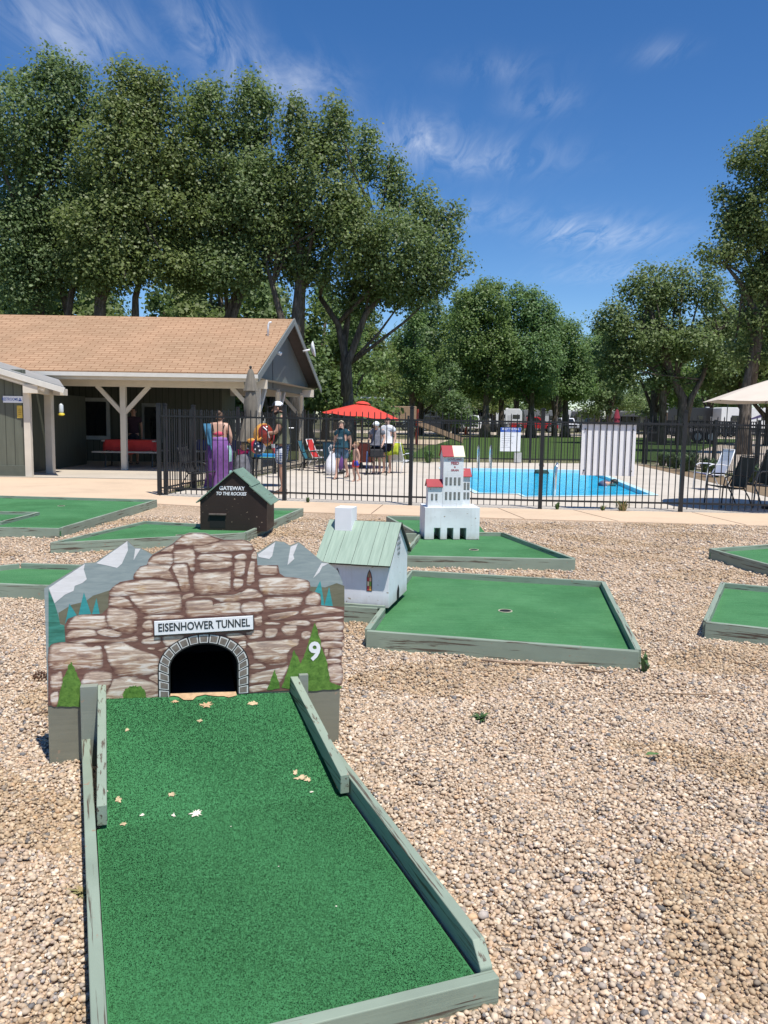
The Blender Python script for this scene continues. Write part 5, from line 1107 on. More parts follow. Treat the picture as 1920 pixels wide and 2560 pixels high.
def person(label, loc, rz, height, pose=None, fat=1.0, skin=None, shoes=(.05, .04, .035), group='people round the pool', name='person', hair=(.09, .05, .03), hairstyle='short', headk=1.0):
    root = empty(name, loc, label, 'person', group, rz=rz); k = height / 1.75; P = dict(POSE); P.update(pose or {}); skin = skin or M_skin
    names = list(P); J = []; ix = {}
    for n_ in names:
        r = rad(n_, k * (fat if n_ in ('pelvis', 'spine', 'chest') or n_[:2] in ('hi', 'sh') else 1)); 
        if n_ in ('head', 'jaw', 'crown'): r = tuple(x * headk for x in r)
        ix[n_] = len(J); J.append((*[c * k for c in P[n_]], r))
    E = [(ix[a], ix[b]) for a, b in (('pelvis', 'spine'), ('spine', 'chest'), ('chest', 'neck'), ('neck', 'jaw'), ('jaw', 'head'), ('head', 'crown'), ('chest', 'shL'), ('shL', 'elL'), ('elL', 'wrL'), ('chest', 'shR'), ('shR', 'elR'), ('elR', 'wrR'),
         ('pelvis', 'hiL'), ('hiL', 'knL'), ('knL', 'anL'), ('pelvis', 'hiR'), ('hiR', 'knR'), ('knR', 'anR'))]
    for s_ in 'LR':                                      # feet, palms and five fingers
        a = Vector(P['an' + s_]); kn = Vector(P['kn' + s_])
        for j_, (d, r) in enumerate((((0, .03, -.055), .034), ((0, -.10, -.062), .034), ((0, -.165, -.068), .024))):
            J.append((*((a + Vector(d)) * k), r * k)); E.append((ix['an' + s_] if j_ == 0 else (len(J) - 2 if j_ == 2 else ix['an' + s_]), len(J) - 1))
        wv, ev = Vector(P['wr' + s_]), Vector(P['el' + s_]); d = (wv - ev).normalized(); sd = d.cross(Vector((1, 0, 0)) if abs(d.x) < .8 else Vector((0, 0, 1))).normalized(); pn = d.cross(sd)
        J.append((*((wv + d * .06) * k), (.034 * k, .016 * k))); E.append((ix['wr' + s_], len(J) - 1)); pi = len(J) - 1
        for q, (o_, ln) in enumerate(((-.03, .062), (-.01, .078), (.01, .074), (.03, .058), (.045, .05))):
            st = wv + d * (.10 if q < 4 else .045) + sd * o_; J.append((*(st * k), .0095 * k)); E.append((pi, len(J) - 1))
            J.append((*((st + d * ln * .55 + pn * .012 + (sd * .02 if q == 4 else Vector())) * k), .0085 * k)); E.append((len(J) - 2, len(J) - 1))
            J.append((*((st + d * ln * .9 + pn * .035 + (sd * .024 if q == 4 else Vector())) * k), .0075 * k)); E.append((len(J) - 2, len(J) - 1))
    body = skinned('body', J, E, skin, root, ix['pelvis'])
    hd, jw = Vector(P['head']) * k, Vector(P['jaw']) * k; up = (Vector(P['crown']) * k - jw).normalized(); hk = k * headk
    side = Vector((1, 0, 0)); fw = -up.cross(side).normalized() if up.cross(side).y > 0 else up.cross(side).normalized()
    c = jw.lerp(hd, .62)
    b = MB()
    for s_ in (-1, 1): b.sphere(c + side * s_ * .033 * hk + fw * .088 * hk + up * .012 * hk, .010 * hk, 0, 6, 5)
    b.build('eyes', M_eye, body)
    b = MB(); b.tube([c + fw * .085 * hk + up * .015 * hk, c + fw * .113 * hk - up * .028 * hk, c + fw * .085 * hk - up * .035 * hk], [.010 * hk, .015 * hk, .009 * hk], 6); b.build('nose', skin, body, smooth=True)
    b = MB(); b.tube([c + fw * .085 * hk - up * .062 * hk - side * .024 * hk, c + fw * .094 * hk - up * .062 * hk, c + fw * .085 * hk - up * .062 * hk + side * .024 * hk], .006 * hk, 5); b.build('mouth', M_lip, body)
    b = MB()
    for s_ in (-1, 1): b.sphere(c + side * s_ * .082 * hk, (.012 * hk, .022 * hk, .032 * hk), 0, 6, 5)
    b.build('ears', skin, body, smooth=True)
    if hairstyle:
        b = MB(); hm = plain('hair_%d_%d' % (hair[0] * 1000, hair[1] * 1000), hair, .6, .35, 60)
        cc = hd + up * .012 * hk - fw * .014 * hk; b.sphere(cc, (.093 * hk, .106 * hk, .088 * hk), 0, 12, 8)
        b.v = [tuple(Vector(v) + fw * (-.035 * hk if (Vector(v) - cc).dot(fw) > .05 * hk and (Vector(v) - cc).dot(up) < .03 * hk else 0) + up * (.022 * hk if (Vector(v) - cc).dot(fw) > .04 * hk and (Vector(v) - cc).dot(up) < .02 * hk else 0)) for v in b.v]
        if hairstyle == 'bun': b.sphere(hd - fw * .09 * hk + up * .075 * hk, .05 * hk, 0, 10, 7); b.sphere(hd - fw * .055 * hk - up * .05 * hk, (.062 * hk, .05 * hk, .07 * hk))
        if hairstyle == 'bob': b.sphere(hd - fw * .045 * hk - up * .05 * hk, (.093 * hk, .07 * hk, .10 * hk))
        b.build('hair', hm, root, smooth=True)
    def worn(nm, seq, mat, grow, tri=None):
        """a garment: the same skeleton, grown out, along the joints named"""
        JJ, EE, id2 = [], [], {}
        for a, c_, t0, t1 in seq:
            for nm_, t_ in ((a, t0), (c_, t1)):
                key = (a, c_, t_) if 0 < t_ < 1 else (a if t_ <= 0 else c_)
                if key not in id2:
                    p = Vector(P[a]).lerp(Vector(P[c_]), t_); ra, rb = rad(a), rad(c_)
                    ra = ra if isinstance(ra, tuple) else (ra, ra); rb = rb if isinstance(rb, tuple) else (rb, rb)
                    f_ = fat if (a in ('pelvis', 'spine', 'chest') or a[:2] in ('hi', 'sh')) else 1.0
                    r = tuple((ra[i] * (1 - t_) + rb[i] * t_) * f_ * k + grow * k for i in (0, 1)); id2[key] = len(JJ); JJ.append((*(p * k), r))
            ka = (a, c_, t0) if 0 < t0 < 1 else (a if t0 <= 0 else c_); kb = (a, c_, t1) if 0 < t1 < 1 else (c_ if t1 >= 1 else a)
            EE.append((id2[ka], id2[kb]))
        return skinned(nm, JJ, EE, mat, root, 0, 1)
    root['k'] = k
    return root, worn, P, k
def tee(worn, mat, grow=.022, name='t_shirt', low=.0):
    grow = grow + .012
    return worn(name, [('spine', 'chest', 0, 1), ('pelvis', 'spine', low, 1), ('chest', 'neck', 0, .55), ('chest', 'shL', 0, 1), ('shL', 'elL', 0, .6), ('chest', 'shR', 0, 1), ('shR', 'elR', 0, .6)], mat, grow)
def shorts(worn, mat, grow=.024, knee=.8, name='shorts'):
    return worn(name, [('pelvis', 'spine', 0, .45), ('pelvis', 'hiL', 0, 1), ('hiL', 'knL', 0, knee), ('pelvis', 'hiR', 0, 1), ('hiR', 'knR', 0, knee)], mat, grow)
def sandals(root, P, k, col):
    mt = plain('shoe_%d' % int(col[0] * 1000), col, .6, .2, 20)
    for s_ in 'LR':
        a = Vector(P['an' + s_]) * k; b = MB(); b.box((a.x, a.y - .055 * k, a.z - .083 * k), (.088 * k, .27 * k, .028 * k)); b.tube([(a.x - .045 * k, a.y - .09 * k, a.z - .07 * k), (a.x, a.y - .09 * k, a.z - .015 * k), (a.x + .045 * k, a.y - .09 * k, a.z - .07 * k)], .014 * k, 6)
        b.tube([(a.x - .042 * k, a.y + .03 * k, a.z - .07 * k), (a.x, a.y + .062 * k, a.z - .02 * k), (a.x + .042 * k, a.y + .03 * k, a.z - .07 * k)], .012 * k, 6)
        b.build('shoe', mt, root, bevel=.006)
def folded_skirt(name, mats, parent, rings, nf=11, amp=.05, n=66, pick=None):
    """cloth hanging in folds: rings of (z, rx, ry, cx, cy)"""
    b = MB(); m_ = len(rings)
    for j, (z, rx, ry, cx, cy) in enumerate(rings):
        for i in range(n):
            th = 2 * math.pi * i / n; w_ = 1 + amp * (j / (m_ - 1)) * (math.sin(nf * th + .6 * j) + .5 * math.sin((nf * 1.7) * th + 2))
            b.v.append((cx + rx * w_ * math.cos(th), cy + ry * w_ * math.sin(th), z))
    for j in range(m_ - 1):
        for i in range(n):
            b.f.append((j * n + i, j * n + (i + 1) % n, (j + 1) * n + (i + 1) % n, (j + 1) * n + i)); b.m.append(pick(i / n, j) if pick else 0)
    return b.build(name, mats, parent, smooth=True)
def cloth(nm, col, var=.15): return plain(nm, col, .9, var, 14, spec=.1)
DZ = .006
# woman in the long purple dress, seen from behind
root, worn, P, k = person('woman from behind in a long purple and teal dress with a pink top', (-3.42, 17.17, DZ), R(176), 1.60, dict(elL=(.27, .06, 1.2), wrL=(.22, -.16, 1.08), elR=(-.27, .03, 1.17), wrR=(-.20, -.15, 1.0), head=(0, -.05, 1.63), crown=(0, -.06, 1.69), jaw=(0, -.05, 1.55)), fat=1.22, hair=(.10, .055, .03), hairstyle='bun')
worn('bodice', [('spine', 'chest', .12, 1)], cloth('pink_cloth', (.62, .10, .16)), .034)
worn('dress_waist', [('pelvis', 'spine', .3, 1), ('spine', 'chest', 0, .36)], cloth('lilac_cloth', (.30, .16, .42)), .032)
folded_skirt('skirt', [cloth('purple_cloth', (.185, .085, .26)), cloth('teal_print_cloth', (.32, .55, .52)), cloth('dark_purple_cloth', (.095, .045, .14))], root,
    [(1.09 * k, .185, .14, 0, 0), (.98 * k, .235, .185, 0, .02), (.84 * k, .272, .215, 0, .03), (.62 * k, .262, .215, .01, .02), (.42 * k, .255, .22, .015, 0), (.22 * k, .262, .235, .02, -.01), (.05 * k, .28, .25, .02, -.02)], 7, .15, 72,
    lambda q, j: (2 if j == 3 else 1) if .40 < q < .53 and j > 0 else 0)
b = MB()
for s_ in (-1, 1): b.tube([(s_ * .10 * k, .12 * k, 1.30 * k), (s_ * .135 * k, .07 * k, 1.44 * k), (s_ * .12 * k, -.02 * k, 1.47 * k)], .008, 5)
b.build('strap', M_black, root); sandals(root, P, k, (.55, .50, .48))
tw = empty('beach_towel', (-3.62, 17.08, 1.02), 'blue towel hung over the left shoulder of the woman in purple', 'towel')
b = MB(); 
for j in range(9):
    q = j / 8
    for i in range(9):
        s_ = i / 8; b.v.append((-.10 + .16 * s_ * (1 - .3 * q) + .10 * q + .012 * math.sin(9 * s_ + 3 * q), (-.16 + .02 * math.sin(12 * s_ + 2)) if j > 1 else (-.12 + .10 * (1 - j)), .31 - .50 * q * (.72 + .45 * s_) if j > 1 else .315))
for j in range(8):
    for i in range(8): b.f.append((j * 9 + i, j * 9 + i + 1, (j + 1) * 9 + i + 1, (j + 1) * 9 + i)); b.m.append(0)
o = b.build('cloth', cloth('towel_blue', (.06, .17, .27), .25), tw, smooth=True); o.modifiers.new('thick', 'SOLIDIFY').thickness = .012
# child wrapped in a grey towel
root, worn, P, k = person('fair haired child wrapped in a grey towel beside the woman in purple', (-2.98, 17.45, DZ), R(-120), .94, dict(elL=(.19, -.06, 1.12), wrL=(.06, -.16, 1.12), elR=(-.19, -.06, 1.12), wrR=(-.05, -.16, 1.14)), hair=(.38, .25, .13), hairstyle='bob', headk=1.42)
tee(worn, cloth('pink_shirt', (.70, .06, .20)), .03)
folded_skirt('towel_wrap', [cloth('towel_grey', (.15, .15, .17), .3)], root, [(1.33 * k, .11, .09, 0, 0), (1.22 * k, .17, .13, 0, 0), (.95 * k, .19, .15, .01, 0), (.6 * k, .20, .17, .02, 0), (.2 * k, .23, .19, .04, 0)], 10, .07, 60)
# man with the cap and the beach toys
root, worn, P, k = person('man in a white and black cap, olive shirt and blue plaid shorts holding beach toys', (-2.01, 16.2, DZ), R(-84), 1.82, dict(head=(0, -.075, 1.62), crown=(0, -.085, 1.68), jaw=(0, -.075, 1.545), neck=(0, -.02, 1.47), elL=(.25, -.10, 1.15), wrL=(.16, -.34, 1.14), elR=(-.25, -.10, 1.14), wrR=(-.14, -.36, 1.08)), fat=1.12, skin=M_skin2, hair=(.03, .02, .015))
tee(worn, cloth('olive_shirt', (.10, .105, .07)), .035, low=-.0)
m, t, p = base_mat('blue_plaid', .9, .1); vv = worldpos(t); acc = None
for dr, sc_ in (('X', 7), ('Z', 7), ('Y', 7)):
    wv = N(t, 'ShaderNodeTexWave', wave_type='BANDS', bands_direction=dr); wv.inputs['Scale'].default_value = sc_; L(t, vv, wv.inputs[0]); acc = wv.outputs['Fac'] if acc is None else mixc(t, .5, acc, wv.outputs['Fac'])
L(t, ramp(t, acc, [(.3, (.04, .06, .15)), (.5, (.16, .20, .32)), (.68, (.62, .64, .68))]), p.inputs['Base Color']); shorts(worn, m, .045, .92)
sandals(root, P, k, (.16, .10, .07))
b = MB(); hc = Vector(P['head']) * k + Vector((0, -.005, .035)); b.sphere(hc, (.104, .115, .085), 0, 14, 8); b.v = [(x, y, max(z, hc.z - .012)) for x, y, z in b.v]
b.m = [1 if sum(b.v[i][1] for i in f) / len(f) < hc.y - .055 else 0 for f in b.f]
b.add([(-.075, hc.y - .08, hc.z - .012), (.075, hc.y - .08, hc.z - .012), (.05, hc.y - .20, hc.z - .04), (-.05, hc.y - .20, hc.z - .04), (-.075, hc.y - .08, hc.z), (.075, hc.y - .08, hc.z), (.05, hc.y - .20, hc.z - .03), (-.05, hc.y - .20, hc.z - .03)], [(3, 2, 1, 0), (4, 5, 6, 7), (0, 1, 5, 4), (1, 2, 6, 5), (2, 3, 7, 6), (3, 0, 4, 7)], 1)
b.build('cap', [M_white, M_black], root, smooth=False)
b = MB(); jb = Vector(P['jaw']) * k; b.sphere(jb + Vector((0, -.035, -.02)), (.062, .062, .05), 0, 10, 6); b.build('beard', plain('beard_dark', (.03, .02, .015), .8), root, smooth=True)
fl = empty('inflatable_toy', (-2.36, 16.12, .98), 'orange and maroon inflatable pool toy held by the man in the cap', 'pool toy')
b = MB(); b.sphere((0, 0, .17), (.20, .15, .23), 0, 16, 10); b.sphere((.05, -.085, .19), (.155, .10, .19), 1, 16, 10); b.sphere((-.20, -.03, .06), (.12, .06, .05), 0); b.tube([(.02, -.17, .33), (.10, -.18, .26), (.14, -.16, .12)], .012, 6, 2); b.tube([(.0, -.18, .12), (-.09, -.12, .06), (-.10, -.1, .16)], .026, 6, 0)
b.build('body', [plain('vinyl_orange', (.62, .30, .06), .25, .12, 8), plain('vinyl_maroon', (.22, .03, .02), .2, .2, 8), M_white], fl, smooth=True)
bb = empty('beach_ball', (-2.46, 16.1, .93), 'red, white and navy beach ball with stars held below the orange toy', 'beach ball')
b = MB(); b.sphere((0, 0, 0), .155, 0, 18, 10); b.m = [(1 if sum(b.v[i][0] for i in f) / len(f) < -.06 else (2 if sum(b.v[i][0] for i in f) / len(f) > .10 else 0)) for f in b.f]
b.build('ball', [plain('ball_navy', (.015, .02, .05), .3), plain('ball_red', (.50, .02, .03), .3), M_white], bb, smooth=True)
b = MB()
for (sx_, sz_) in ((.03, .01), (-.02, .06), (.05, -.07), (-.03, -.05)):
    pts = []
    for i in range(10):
        th = math.pi / 2 + i * math.pi / 5; q = .026 if i % 2 == 0 else .011; pts.append((sx_ + q * math.cos(th), -.158 + (sx_ ** 2 + sz_ ** 2) * 2.6, sz_ + q * math.sin(th)))
    b.add(pts, [tuple(range(10))])
b.build('stars', M_white, bb)
# woman in the dark teal shirt, walking
root, worn, P, k = person('woman in a dark teal shirt and denim shorts walking toward the camera', (-1.05, 20.43, DZ), R(-22), 1.44, dict(head=(0, -.05, 1.635), crown=(0, -.055, 1.695), jaw=(0, -.055, 1.555), knL=(.11, .0, .50), anL=(.115, .16, .14), knR=(-.10, -.13, .50), anR=(-.11, -.17, .09), elL=(.26, .0, 1.16), wrL=(.29, -.07, .93), elR=(-.26, .03, 1.16), wrR=(-.27, .0, .92)), fat=1.25, hair=(.20, .15, .11), hairstyle='short')
tee(worn, cloth('teal_shirt', (.022, .062, .085)), .032)
shorts(worn, cloth('denim', (.11, .18, .25)), .026, .78); sandals(root, P, k, (.07, .045, .03))
b = MB(); 
for q in range(7): b.tube([(-.06 + .02 * q, -.180 * k - .012, 1.20 * k), (-.07 + .022 * q + .01 * (q % 2), -.178 * k - .012, 1.26 * k)], .006, 5)
b.build('shirt_print', plain('print_grey', (.42, .46, .48), .8), root)
b = MB(); hp = Vector(P['head']) * k; b.tube([hp + Vector((-.075, -.02, .05)), hp + Vector((0, -.045, .09)), hp + Vector((.075, -.02, .05))], .012, 6); b.build('headband', plain('band_pale', (.62, .52, .36), .7), root)
# the boy
root, worn, P, k = person('small shirtless boy in red and blue swim shorts beside the woman in teal', (-.69, 19.6, DZ), R(-62), .93, dict(knL=(.09, .04, .50), anL=(.10, .18, .13), knR=(-.09, -.06, .50), elL=(.20, .08, 1.16), wrL=(.20, .06, .95), elR=(-.21, .06, 1.16), wrR=(-.21, .0, .93)), hair=(.30, .18, .09), headk=1.40, fat=1.02)
shorts(worn, plain('swim_red', (.55, .04, .04), .6, .1), .04, .72)
worn('shorts_side', [('hiL', 'knL', -.2, .62)], plain('swim_blue', (.02, .05, .40), .6), .045)
# two women at the walker
root, worn, P, k = person('older woman in a grey shirt and black shorts leaning on the walker', (-.22, 22.55, DZ), R(-14), 1.44, dict(neck=(0, -.06, 1.45), jaw=(0, -.12, 1.52), head=(0, -.13, 1.60), crown=(0, -.13, 1.665), chest=(0, -.03, 1.31), elL=(.27, -.03, 1.16), wrL=(.25, -.22, .98), elR=(-.27, -.03, 1.16), wrR=(-.25, -.22, .98)), fat=1.36, hair=(.60, .58, .55), hairstyle='short')
tee(worn, cloth('heather_grey', (.16, .165, .19), .3), .036); shorts(worn, cloth('black_cloth', (.014, .014, .016)), .045, .66, 'black_shorts'); sandals(root, P, k, (.06, .05, .05))
b = MB(); hp = Vector(P['head']) * k; b.sphere(hp + Vector((0, -.01, .04)), (.09, .10, .07)); b.box(hp + Vector((0, -.13, .03)), (.13, .10, .012)); b.build('visor', M_white, root, smooth=True)
root, worn, P, k = person('dark haired person in a white shirt standing just behind the older woman', (.06, 22.95, DZ), R(-20), 1.54, dict(elL=(.27, .0, 1.16), wrL=(.26, -.1, .95)), fat=1.2, hair=(.06, .035, .025))
tee(worn, cloth('white_shirt', (.66, .66, .68)), .036); shorts(worn, cloth('dark_shorts', (.03, .03, .04)), .035, .7, 'dark_shorts'); sandals(root, P, k, (.06, .05, .05))
# swimmers, bodies under water to the chest
root, worn, P, k = person('swimmer in a dark shirt at the far wall of the pool', (4.75, 25.1, -1.28), R(10), 1.55, dict(elL=(.27, -.06, 1.16), wrL=(.2, -.22, 1.05), elR=(-.27, -.05, 1.2), wrR=(-.14, -.2, 1.3)), hair=(.35, .22, .13), group='swimmers in the pool')
tee(worn, cloth('swim_green', (.04, .07, .06)), .02, 'swim_shirt')
root, worn, P, k = person('swimmer in a grey blue shirt bending over the water below the white panel', (5.40, 20.75, -1.27), R(60), 1.6, dict(chest=(0, -.12, 1.30), neck=(0, -.26, 1.36), jaw=(0, -.34, 1.37), head=(0, -.40, 1.40), crown=(0, -.45, 1.43), shL=(.18, -.14, 1.36), shR=(-.18, -.14, 1.36), elL=(.24, -.3, 1.18), wrL=(.2, -.42, 1.05), elR=(-.24, -.3, 1.18), wrR=(-.2, -.42, 1.05)), hair=(.03, .025, .02), fat=1.2, group='swimmers in the pool')
tee(worn, cloth('swim_slate', (.10, .12, .19)), .03, 'swim_shirt')
# someone in the shade of the pavilion
root, worn, P, k = person('person in a dark shirt standing in the shade behind the picnic table', (-7.62, 25.2, .02), R(15), 1.7, hair=(.02, .015, .012), skin=M_skin2)
tee(worn, cloth('dark_plum_shirt', (.05, .03, .04)), .03); shorts(worn, cloth('dark_shorts', (.03, .03, .04)), .03, .9); sandals(root, P, k, (.06, .05, .05))

# ------------------------------------------------------------------ pool furniture
M_alu = plain('white_tube', (.72, .73, .74), .35, .05); M_bronze = plain('bronze_tube', (.035, .032, .028), .4)
def sling_chair(label, x, y, rz, frame, sling, group='chairs on the pool deck', s=1.0, name='sling_chair'):
    r = empty(name, (x, y, DZ), label, 'chair', group, rz=rz)
    def fold(pts): return [tuple(c * s for c in p) for p in pts]
    b = MB(); P = fold([(-.25, -.26, .42), (.25, -.26, .42), (.25, .20, .38), (-.25, .20, .38), (-.25, -.02, .375), (.25, -.02, .375)])
    b.add(P, [(0, 1, 5, 4), (4, 5, 2, 3)]); o = b.build('seat', sling, r); o.modifiers.new('thick', 'SOLIDIFY').thickness = .012
    b = MB(); P = fold([(-.25, .22, .40), (.25, .22, .40), (.245, .36, .72), (-.245, .36, .72), (.24, .44, .98), (-.24, .44, .98)])
    b.add(P, [(0, 1, 2, 3), (3, 2, 4, 5)]); o = b.build('backrest', sling, r); o.modifiers.new('thick', 'SOLIDIFY').thickness = .012
    for q in (-1, 1):
        b = MB(); b.tube(fold([(q * .28, -.30, 0), (q * .28, -.28, .40), (q * .29, -.25, .60), (q * .29, -.15, .645), (q * .29, .10, .64), (q * .28, .30, .60)]), .014 * s, 7); b.build('arm', frame, r, smooth=True)
        b = MB(); b.tube(fold([(q * .26, .40, 0), (q * .26, .30, .22), (q * .26, .18, .39), (q * .26, .34, .68), (q * .25, .45, 1.0)]), .014 * s, 7); b.build('back_leg', frame, r, smooth=True)
        b = MB(); b.tube(fold([(q * .26, -.28, .42), (q * .26, .0, .385), (q * .26, .20, .385)]), .013 * s, 7); b.build('seat_rail', frame, r, smooth=True)
    b = MB(); b.tube(fold([(-.25, .45, 1.0), (.25, .45, 1.0)]), .013 * s, 7); b.build('top_bar', frame, r, smooth=True); return r
def sl(n_, c): return plain(n_, c, .8, .12, 30)
sling_chair('black sling chair behind the purple dress, beside the corner post', -3.72, 16.75, R(80), M_black, sl('sling_black', (.02, .021, .023)), s=.9)
sling_chair('teal sling chair seen from the side, next to the red one', -2.05, 23.5, R(80), M_black, sl('sling_teal', (.02, .13, .17)), s=.85)
sling_chair('dark blue sling chair facing away behind the white bag', -1.42, 22.9, R(170), M_black, sl('sling_blue', (.03, .10, .15)), s=.85)
sling_chair('red sling chair with white arms between the two blue chairs', -1.88, 24.4, R(70), M_alu, sl('sling_red', (.52, .03, .03)), s=.86)
sling_chair('dark maroon sling chair right behind the small boy', -.52, 22.6, R(165), M_bronze, sl('sling_maroon', (.20, .05, .035)), s=.85)
tc_ = sling_chair('white framed chair with a lime towel over its back, right of the walker', .42, 23.2, R(150), M_alu, sl('sling_pale', (.55, .56, .56)), s=.85)
lt = empty('beach_towel', (.42, 23.2, DZ), 'lime yellow towel thrown over the chair right of the walker', 'towel', rz=R(150))
b = MB()
for j in range(11):
    q = j / 10
    for i in range(9):
        s_ = i / 8; up_ = .86 - abs(q - .35) * (.72 if q > .35 else 1.0); yy = .38 * .85 + (.06 if q < .35 else -.02) + (.35 - q) * .25
        b.v.append((-.24 + .48 * s_ + .02 * math.sin(5 * q), yy + .02 * math.sin(11 * s_ + 4 * q), up_ + .018 * math.sin(7 * s_)))
for j in range(10):
    for i in range(8): b.f.append((j * 9 + i, j * 9 + i + 1, (j + 1) * 9 + i + 1, (j + 1) * 9 + i)); b.m.append(0)
o = b.build('cloth', cloth('towel_lime', (.50, .58, .06)), lt, smooth=True); o.modifiers.new('thick', 'SOLIDIFY').thickness = .012
sling_chair('dark sling chair facing left at the right edge, in front of the umbrella shadow', 6.22, 15.0, R(-78), M_bronze, sl('sling_moss', (.045, .047, .035)), s=.92)
sling_chair('dark sling chair with a pale frame, the rightmost chair of all', 6.85, 15.25, R(-70), plain('pewter_tube', (.20, .20, .19), .4), sl('sling_moss', (.045, .047, .035)), s=1.02)
wc = sling_chair('white framed chair with a blue seat by the planting bed', 7.45, 18.9, R(-80), M_alu, sl('seat_blue', (.05, .06, .32)), s=.92)
for q in wc.children:
    if q.name.startswith('backrest'): q.data.materials[0] = M_alu
# walker
wk = empty('rolling_walker', (-.22, 22.2, DZ), 'blue rolling walker with black bag in front of the older woman', 'walker')
M_wblue = plain('walker_blue', (.05, .10, .25), .35)
for q in (-1, 1):
    b = MB(); b.tube([(q * .27, -.18, .10), (q * .26, .02, .55), (q * .25, .16, .80), (q * .25, .28, .82)], .014, 7); b.build('side_frame', M_wblue, wk, smooth=True)
    b = MB(); b.tube([(q * .26, .05, .52), (q * .27, .26, .10)], .013, 7); b.build('rear_leg', M_wblue, wk, smooth=True)
    for y_ in (-.2, .27):
        b = MB(); b.tube([(q * .27 - .018, y_, .085), (q * .27 + .018, y_, .085)], .085, 14); b.build('wheel', M_black, wk)
b = MB(); b.box((0, .02, .50), (.46, .24, .035)); b.build('seat', M_black, wk, bevel=.01)
b = MB(); b.box((0, -.14, .58), (.36, .10, .22)); b.build('bag', plain('black_nylon', (.02, .02, .022), .7), wk, bevel=.03)
# bags, shoes, life ring, table
bg_ = empty('plastic_bag', (-1.40, 21.75, DZ), 'bulging white bag with long handles on the deck beside the walking woman', 'bag')
b = MB(); b.lathe([(.10, 0), (.19, .10), (.18, .25), (.12, .40), (.07, .55), (.05, .62)], n=14); b.v = [(x + .02 * math.sin(14 * z + 3 * y), y * .7 + .02 * math.sin(11 * x), z) for x, y, z in b.v]; b.build('bag_body', plain('thin_white_plastic', (.70, .70, .74), .4, .1, 20), bg_, smooth=True)
b = MB()
for q in (-.05, .05): b.tube([(q, 0, .58), (q * 1.5, 0, .72), (q * .4, 0, .80), (-q * .2, 0, .62)], .012, 6)
b.build('handle', M_white, bg_, smooth=True)
b = MB(); b.sphere((.24, .08, .36), (.11, .08, .22), 0, 10, 8); o = b.build('purple_bag', plain('purple_nylon', (.13, .05, .20), .6), None, smooth=True, loc=(-1.40, 21.75, 0)); o.name = 'swim_bag'; tag(o, 'purple swim bag leaning on the white plastic bag', 'bag')
sb_ = empty('black_bag', (-1.30, 22.35, DZ), 'flat black bag lying on the deck behind the walking woman', 'bag')
b = MB(); b.sphere((0, 0, .06), (.26, .14, .075), 0, 14, 7); b.build('bag_body', plain('black_nylon', (.02, .02, .022), .7), sb_, smooth=True)
b = MB(); b.tube([(-.12, -.10, .10), (0, -.16, .16), (.12, -.10, .10)], .014, 6); b.build('handle', M_black, sb_, smooth=True)
for i, (x, y) in enumerate(((-1.78, 22.45), (-1.60, 22.40))):
    o = empty('flip_flop', (x, y, DZ), ('dark flip flop on the deck, the left one of the pair', 'dark flip flop on the deck, the right one of the pair')[i], 'sandal', 'flip flops on the deck', rz=R(70))
    b = MB(); b.prism([(-.045, -.13), (.045, -.13), (.05, .0), (.042, .12), (0, .145), (-.042, .12), (-.04, 0)], 0, .022); b.build('sole', M_black, o, bevel=.004)
    b = MB(); b.tube([(-.045, 0, .02), (0, .07, .055), (.045, 0, .02)], .008, 5); b.build('thong', plain('strap_grey', (.12, .12, .12)), o)
lr = empty('life_ring', (-2.62, 20.5, .84), 'red life ring with white bands hanging on the left fence', 'life ring', rz=R(12))
b = MB(); nn = 36; b.tube([(.20 * math.cos(2 * math.pi * i / nn) * .62, -.0, .27 * math.sin(2 * math.pi * i / nn)) for i in range(nn + 1)], .062, 10, cap=False)
b.m = [(1 if (i // 10) % 9 in (0, 1) else 0) for i in range(len(b.f))]; b.build('ring', [plain('ring_red', (.58, .03, .03), .4), M_white], lr, smooth=True)
b = MB(); b.tube([(.0, .02, .30), (.0, .05, .42)], .012, 6); b.tube([(0, .02, .36), (.20, -.03, .40), (.36, -.02, .40)], .012, 6); b.build('hook', M_alu, lr)
tb = empty('deck_table', (-2.55, 18.0, DZ), 'black patio table with a bright blue float on it behind the child', 'table')
b = MB(); b.prism([(.46 * math.cos(i * .3142), .42 * math.sin(i * .3142)) for i in range(20)], .60, .625); b.build('table_top', M_black, tb)
for q in range(4):
    b = MB(); th = .785 + q * 1.571; b.tube([(.36 * math.cos(th), .33 * math.sin(th), .60), (.40 * math.cos(th), .36 * math.sin(th), 0)], .018, 7); b.build('leg', M_black, tb)
b = MB(); b.box((0, 0, .045), (.56, .26, .07)); b.box((.0, 0, .008), (.58, .28, .012), 1); o = b.build('foam_float', [plain('float_blue', (.02, .28, .62), .5), plain('float_lime', (.35, .60, .30), .5)], None, bevel=.012, loc=(-2.52, 17.86, .632)); tag(o, 'bright blue foam float lying on the black patio table', 'pool float')
wb = empty('water_bottle', (-2.96, 17.85, .632), 'blue water bottle standing on the patio table by the child', 'bottle')
b = MB(); b.lathe([(.036, 0), (.04, .01), (.04, .13), (.02, .17)], n=12); b.build('bottle_body', plain('bottle_blue', (.10, .25, .42), .2), wb, smooth=True)
b = MB(); b.lathe([(.022, .168), (.022, .20)], n=10); b.build('lid', M_white, wb)
